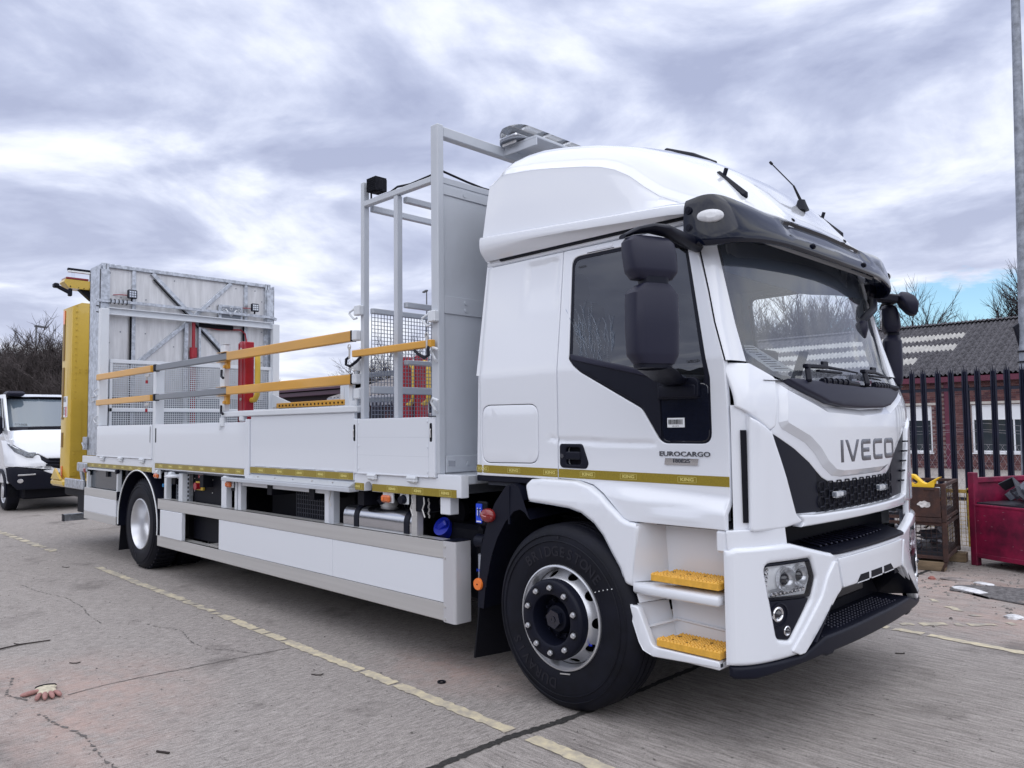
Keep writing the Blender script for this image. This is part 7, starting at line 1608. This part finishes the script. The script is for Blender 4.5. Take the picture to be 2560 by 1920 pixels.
blk_ = thing('timber_foot', 'worn timber block under the corner of the rusty cages', 'wooden block', (.36, 5.74, 0), R(8)); g = G(); g.box(-.28, -.02, .0, .16, .0, .10, .008); g.build('block', timber, blk_); g = G(); g.prism([(-.02, .0, .10), (.0, .0, .10), (-.03, .0, .004), (-.06, .0, .004)], (0, .15, 0)); g.build('corner_cleat', rust, blk_)
for x_, y_ in ((-.55, 6.4), (-.62, 5.66), (.22, 6.55)):
    g = G(); g.box(-.12, .12, -.08, .08, 0, .103, .006); o = g.build('timber_foot', timber); o.location = (x_, y_, 0); o.rotation_euler.z = R(8); tag(o, 'timber block hidden in the shade below the rusty cages', 'wooden block', 'blocks under the cages')
MW = lambda x, y, z: Matrix.Translation((.375, 5.74, 0)) @ Matrix.Rotation(R(8), 4, 'Z') @ Vector((x, y, z))
# things in the cages
for i in range(84):
    rr = random.Random(500+i); up = i % 2; g = G(); a, b, c = rr.uniform(.04, .13), rr.uniform(.03, .07), rr.uniform(.01, .035); mi = rr.choices(range(5), (4, 4, 3, 4, .5))[0]; kd = rr.randint(0, 2)
    if kd == 0: g.box(-a, a, -b, b, -c, c, .004)
    elif kd == 1: g.tube([(-a, 0, 0), (-a*.2, b*.3, 0), (a, 0, .02)], c*.5, 7)
    else: g.prism([(-a, -b, 0), (a, -b*.7, 0), (a*.8, b, 0), (-a*.6, b*.8, 0)], (0, 0, .006))
    o = g.build('metal_offcut', scr[mi], None, 30); xx, yy = rr.uniform(-.9, -.12), rr.uniform(.1, .85); o.location = MW(xx, yy, (.515 if up else .105)+rr.uniform(.09, .30)); o.rotation_euler = (rr.uniform(-1, 1), rr.uniform(-1, 1), rr.uniform(0, 6)); tag(o, f"{rr.choice(('short', 'long', 'small', 'bent'))} {cn[mi]} {['block', 'rod', 'plate'][kd]} at the {('front', 'middle', 'back')[min(2, int(yy/.3))]} {('left', 'centre', 'right')[min(2, int((xx+1)/.32))]} of the {'upper' if up else 'lower'} rusty cage", 'scrap', 'scrap in the rusty cages')
g = G(); g.lathe([(0, .17), (.05, .166), (.10, .145), (.14, .10), (.155, .04), (.158, 0), (.14, 0)], (0, 0, 0), 'z', 24); o = g.build('orange_dome', orh, None, 60); o.location = MW(-.26, .36, .70); o.rotation_euler = (.15, .2, 0); tag(o, 'orange and yellow plastic dome inside the upper rusty cage', 'dome')
g = G(); g.tube([(0, 0, 0), (.02, .3, .02), (0, .6, 0)], .05, 12); o = g.build('scrap_cylinder', scr[2], None); o.location = MW(-.20, .12, .72); o.rotation_euler = (.12, .3, .1); tag(o, 'pale plastic tube leaning inside the upper rusty cage', 'tube')
ych = thing('wheel_chock', 'bright yellow plastic wheel chock lying on top of the rusty cages', 'wheel chock', tuple(MW(-.21, .03, .918)), R(4)); ych.scale = (1.3,)*3; g = G()
o_ = [(-.14, -.03), (-.125, .045), (-.09, .075), (-.06, .07), (.0, .01), (.03, .0), (.115, .055), (.14, .06), (.09, .02), (.085, -.03)]
g.patch(rpoly(o_, .012, 2), lambda u, v: (u, -.03+.0*v, v), th=.07, step=0, rb=.004, holes=[rpoly([(-.098, .012), (-.075, .05), (-.03, .012), (-.05, -.005)], .01, 2)]); g.build('chock_body', mat('chock_yellow', (.90, .56, .03), .4), ych)
ymesh = thing('mesh_panel', 'yellow edged wire mesh panel standing between the cages and the red bin', 'mesh panel', (.16, 7.4, 0)); yo = mat('ochre_steel', (.36, .24, .05), .7, var=(14, .4))
g = G(); g.box(-.02, .05, 0, .05, .05, .76, .004); g.build('frame_post', yo, ymesh); g = G()
for k in range(14): g.box(-.5, -.0, .01, .016, .06+k*.05, .064+k*.05)
for k in range(10): g.box(-.5+k*.05, -.496+k*.05, .016, .022, .06, .72)
o = g.build('mesh', yo, ymesh, 0); o['kind'] = 'stuff'; g = G(); g.box(-.52, .05, 0, .05, .70, .74); g.build('frame_bar', yo, ymesh)

# ================================================================ white van behind the truck
van = thing('chassis_cab_van', 'white light commercial van with black lower bumper parked behind the truck', 'van', (0, 0, 0)); VX, VC = -14.45, 1.52
def vd(y): return abs(y-VC)
vprof = [(.40, -.04), (.75, .0), (.95, -.03), (1.15, -.10), (1.40, -.28), (1.60, -.62), (1.66, -.70), (2.28, -1.28), (2.36, -1.50), (2.40, -1.9)]
def vf(off=0.0): return lambda y, z: (VX+interp(z, vprof)-.10*vd(y)**2-cor(vd(y), .72-.02*max(0, z-1.5), .36+.0*z, .55)+off, y, z)
vs_ = lambda p: [(2*VC-y, z) for y, z in p[::-1]]
def vp(nm, po, m, off=0.0, par=None, rb=.01, th=.03, step=.06, holes=(), ang=40): g = G(); g.patch(po, vf(off), th=th, step=step, rb=rb, holes=holes); return P(nm, g, m, par or van, ang)
vh = lambda half: half+[(2*VC-y, z) for y, z in half[::-1]]
vb = vp('bumper', vh([(VC, .45), (.62, .45), (.49, .62), (.47, .88), (.60, .90), (1.0, .82), (1.2, .74)][1:]), blk)
vp('front_wing_panel', vh([(.60, .895), (.46, .90), (.452, 1.42), (.50, 1.42), (.60, 1.30), (.85, 1.10), (.95, 1.13), (1.10, 1.02), (1.34, .80), (1.2, .735), (1.0, .82)]), white, .006)
vp('bonnet', rpoly(vh([(.95, 1.15), (.86, 1.12), (.62, 1.29), (.50, 1.43), (.49, 1.60), (.80, 1.625)] + [(1.2, 1.63)])+[(2*VC-1.1, 1.05), (1.1, 1.05)][::1], .02, 2), white, .02)
for k in (0, 1):
    f_ = vs_ if k else (lambda p: p)
    hl2 = vp('headlight', f_(rpoly([(.475, 1.41), (.50, 1.37), (.62, 1.27), (.84, 1.105), (.94, 1.20), (.75, 1.20), (.60, 1.26), (.54, 1.36)][:0] or [(.475, 1.40), (.60, 1.27), (.80, 1.18), (.93, 1.18), (.86, 1.075), (.74, 1.09), (.58, 1.19)], .02, 3)), mat('van_lamp_grey', (.16, .17, .19), .25, .6, var=(40, .5)), .036); vp('headlight_lens', f_(rpoly([(.475, 1.40), (.60, 1.27), (.80, 1.18), (.93, 1.18), (.86, 1.075), (.74, 1.09), (.58, 1.19)], .02, 3)), gl_lens, .046, hl2, th=0, rb=0)
    vp('fog_lamp', f_(ell(.66, .62, .045, .04, 14)), chrome, .012, vb, rb=.004); vp('daytime_strip', f_(rpoly([(.62, .72), (.90, .735), (.90, .76), (.62, .75)], .008, 2)), silver, .012, vb, rb=.003)
vp('grille', rpoly(vh([(.98, 1.10), (1.0, 1.02), (1.2, .86), (1.42, .82)]), .01, 2), blk, .010)
for i in range(3):
    g = G(); z = .90+i*.06; pts = [(vf(.03)(y, z+.05*abs(y-VC))[0], y, z+.05*abs(y-VC)) for y in [VC-.45+.09*j+.03*i for j in range(11)] if y < VC+.46]; g.tube(pts, .018, 6); P('grille_bar', g, blk, van)
vw = vp('windscreen_surround', rpoly(vh([(1.2, 1.615), (.46, 1.60), (.50, 2.30), (.62, 2.335), (1.2, 2.34)]), .02, 3), blk, -.012, holes=[rpoly(vh([(1.2, 1.70), (.56, 1.685), (.525, 1.75), (.545, 2.24), (.60, 2.275), (1.2, 2.28)]), .04, 4)])
vp('windscreen', rpoly(vh([(1.2, 1.68), (.54, 1.67), (.51, 1.75), (.53, 2.26), (.60, 2.29), (1.2, 2.30)]), .04, 4), glass('van_glass', (.45, .56, .66), 2.2, 0, (.26, .34, .42), .45), -.016, vw, th=0, rb=0)  # diffuse share of the glass is a painted veil that lightens the pane
vp('number_sheet', [(.62, 1.70), (.98, 1.685), (.98, 1.765), (.62, 1.78)], paper, -.03, th=.002, rb=0)
g = G(); g.text('D763636', .06, Matrix(((0, -.5, .85, VX-.80), (1, 0, 0, .80), (0, .85, .5, 1.735), (0, 0, 0, 1))), .001); P('sheet_print', g, inkm, van, 0)
g = G(); pts = [vf(.03)(y, 1.66+.04*(y-.9)) for y in (.90, 1.05, 1.25, 1.5, 1.75)]; g.tube(pts, .014, 6); P('wiper', g, blk, van)
rows = []
for x, zz, hw in ((-15.70, 2.325, .93), (-15.95, 2.385, .95), (-16.6, 2.41, .97), (-17.8, 2.40, .98)): rows.append([(x-.10*(abs(t)**2), VC+t*hw, zz-.03*abs(t)**3-(.05 if abs(t) == 1 else 0)) for t in (-1, -.97, -.8, -.4, 0, .4, .8, .97, 1)])
g = G(); g.loft(rows); g.loft([[(p[0], p[1], 1.5) for p in (rows[0][0], rows[-1][0])], [rows[0][0], rows[-1][0]]]) if False else None; P('roof', g, white, van, 50, recalc=True)
for k in (0, 1):
    g = G(); yy = VC-1.0 if not k else VC+1.0; s_ = 1 if not k else -1
    g.box(-17.8, -14.98, yy, yy+.05*s_, .55, 1.62, .02); g.prism([(-17.8, yy+.01*s_, 1.62), (-15.12, yy+.01*s_, 1.62), (-15.72, yy+.06*s_, 2.36), (-17.8, yy+.06*s_, 2.38)], (0, .04*s_, 0)); g.box(-15.0, -14.86, yy+.02*s_, yy+.08*s_, .9, 1.45, .03); P('cab_side', g, white, van)
    g = G(); g.prism([(-16.6, yy-.004*s_, 1.66), (-15.30, yy-.004*s_, 1.66), (-15.78, yy+.045*s_, 2.28), (-16.6, yy+.045*s_, 2.28)], (0, .004*s_, 0)); P('side_window', g, gl_blk, van)
    g = G(); g.box(-15.46, -15.30, yy-.26*s_, yy-.02*s_, 1.52, 1.92, .05); P('wing_mirror', g, blk, van)
    for xw in (-15.42, -18.6):
        w = bpy.data.objects.new('wheel', None); COL.objects.link(w); w.parent = van; w.location = (xw, yy+.04*s_, .375)
        def sd_(p): return [(r_, h_*s_) for r_, h_ in p]
        g = G(); g.lathe(sd_([(.215, .03), (.22, .0), (.30, -.012), (.345, .0), (.37, .04), (.374, .12), (.37, .20), (.30, .23)]), (0, 0, 0), 'y', 40); g.build('tyre', rub, w, 30); g = G(); g.lathe(sd_([(.22, .0), (.20, .01), (.19, .06), (.14, .05), (.12, -.02), (.06, -.03), (0, -.03)]), (0, 0, 0), 'y', 32); g.build('rim', silver, w, 40)
        g = G(); g.tube([(xw+.44*math.cos(R(a)), yy-.012*s_, .375+.44*math.sin(R(a))) for a in range(-10, 191, 10)], .035, 6); P('wheel_arch', g, blk, van)
g = G(); g.box(-16.4, -14.75, .75, 2.3, .25, .5, .03); g.box(-20.5, -16.0, 1.0, 2.0, .45, .7); P('underbody', g, dark, van); g = G(); g.box(-17.8, -17.75, .6, 2.44, .6, 2.36); P('cab_back', g, white, van)
g = G(); g.box(-16.9, -15.2, .62, 2.42, 1.0, 1.62, .02); g.box(-16.7, -16.4, .72, 1.25, 1.6, 2.12, .06); g.box(-16.7, -16.4, 1.72, 2.25, 1.6, 2.12, .06); P('cab_interior', g, seatm, van)
g = G(); g.lathe([(0, .06), (.03, .05), (.06, .0), (0, -.02)], (-16.3, 1.0, 2.40), 'z', 12); P('roof_aerial', g, blk, van); g = G(); g.box(-16.0, -15.6, .62, .95, 2.33, 2.43, .04); P('roof_marker_lamp', g, mirm, van)
g = G(); g.box(-20.5, -17.9, .52, 2.52, .72, 2.2, .03); P('load_body', g, panelw, van)

# ================================================================ trees
k = 0
right = [(-17.2, 40, 'tall bare tree behind the workshop roof just right of the cab visor', 1.06), (-15.0, 41, 'bare tree behind the far cab mirror above the workshop ridge', 1.02), (-12.6, 40, 'bare spreading tree above the pale roof sheets of the workshop', .92), (-11.2, 43, 'low bare tree at the left of the blue gap in the clouds', .80), (-7.0, 40, 'small bare tree at the right of the blue gap behind the ridge', .72), (-5.2, 42, 'bare tree behind the workshop roof partly behind the lamp post', .95), (-3.2, 41, 'bare tree right of the lamp post at the picture edge', 1.0),
         (-20.2, 44, 'bare tree seen through the right half of the windscreen', .95), (-24.8, 46, 'bare tree seen through the left part of the windscreen', 1.1)]
for x, y, lb, sc in right: plant('tree', x, y, random.uniform(0, 6.28), sc, lb, None, pA[k % 2]); k += 1
plant('tree', -54.3, 38, 2.0, 1.05, 'lone bare tree seen through the wire mesh bulkhead', None, pA[0]); plant('tree', -88, 45, 1.0, .85, 'distant small tree top just above the lower orange rail', None, pA[1])
rr = random.Random(9); n = 0
nth = ('first', 'second', 'third', 'fourth', 'fifth', 'sixth', 'seventh', 'eighth', 'ninth')
for i in range(24):
    row = i // 8; D = (25.5, 28.5, 33)[row]+rr.uniform(-1, 1); t = (i % 8)/7; px = -60+t*280; d = _rt*((px-1280)/1926)+_f; p = Vector(CAM)+d*D
    plant('thicket', p.x, p.y, rr.uniform(0, 6.28), rr.uniform(.70, .90)*(1.0, 1.02, 1.1, 1.1)[row], f"bare thicket tree behind the white van, {nth[i % 8]} from the left in the {('front', 'middle', 'back')[row]} row", 'thicket of bare trees behind the van', pB[i % 2])
# scrub that fills the foot of the thicket
hedge = G(); rr = random.Random(77)
for i in range(5200):
    D = rr.uniform(27, 35); px = rr.uniform(-160, 330); d = _rt*((px-1280)/1926)+_f; p = Vector(CAM)+d*D; z = rr.uniform(0, 2.9)*rr.uniform(.5, 1); a = rr.uniform(0, 6.28); l = rr.uniform(.4, 1.3); q = Vector((math.cos(a)*l*.6, math.sin(a)*l*.6, l*rr.uniform(.1, .9)))
    hedge.tube([(p.x, p.y, z), (p.x+q.x*.5+rr.uniform(-.1, .1), p.y+q.y*.5, z+q.z*.6), (p.x+q.x, p.y+q.y, z+q.z)], rr.uniform(.006, .012), 3)
tag(hedge.build('scrub', barkd, None, 60), 'tangled leafless scrub at the foot of the thicket', kind='stuff')

# tree belt on the far side of the yard, behind the viewer: what the paint and the glass mirror
hb_g = G(); rr = random.Random(21)
def belt(p0, p1, h, seed):
    a, b = Vector((*p0, 0)), Vector((*p1, 0)); n = int((b-a).length/1.2); nn = Vector((-(b-a).y, (b-a).x, 0)).normalized(); rows = []
    for i in range(n+1):
        p = a+(b-a)*i/n; t = h*(.72+.5*noise.noise((i*.16, seed, 0))+.22*noise.noise((i*.7, seed, 3))); w = 2.2+noise.noise((i*.3, seed, 9))
        rows.append([p-nn*w, p-nn*w*.9+Vector((0, 0, t*.6)), p-nn*w*.3+Vector((0, 0, t)), p+nn*w*.5+Vector((0, 0, t*.95)), p+nn*w+Vector((0, 0, t*.5)), p+nn*w])
    hb_g.loft(rows)
belt((-70, -34), (60, -30), 7.5, 1); belt((45, -30), (48, 30), 7, 5)
tag(hb_g.build('tree_belt', mat('distant_wood', (.030, .028, .026), .95, var=(.8, .5), bump=(3, 1.0, .3)), ang=0), 'dark belt of trees across the yard behind the viewer', kind='stuff')
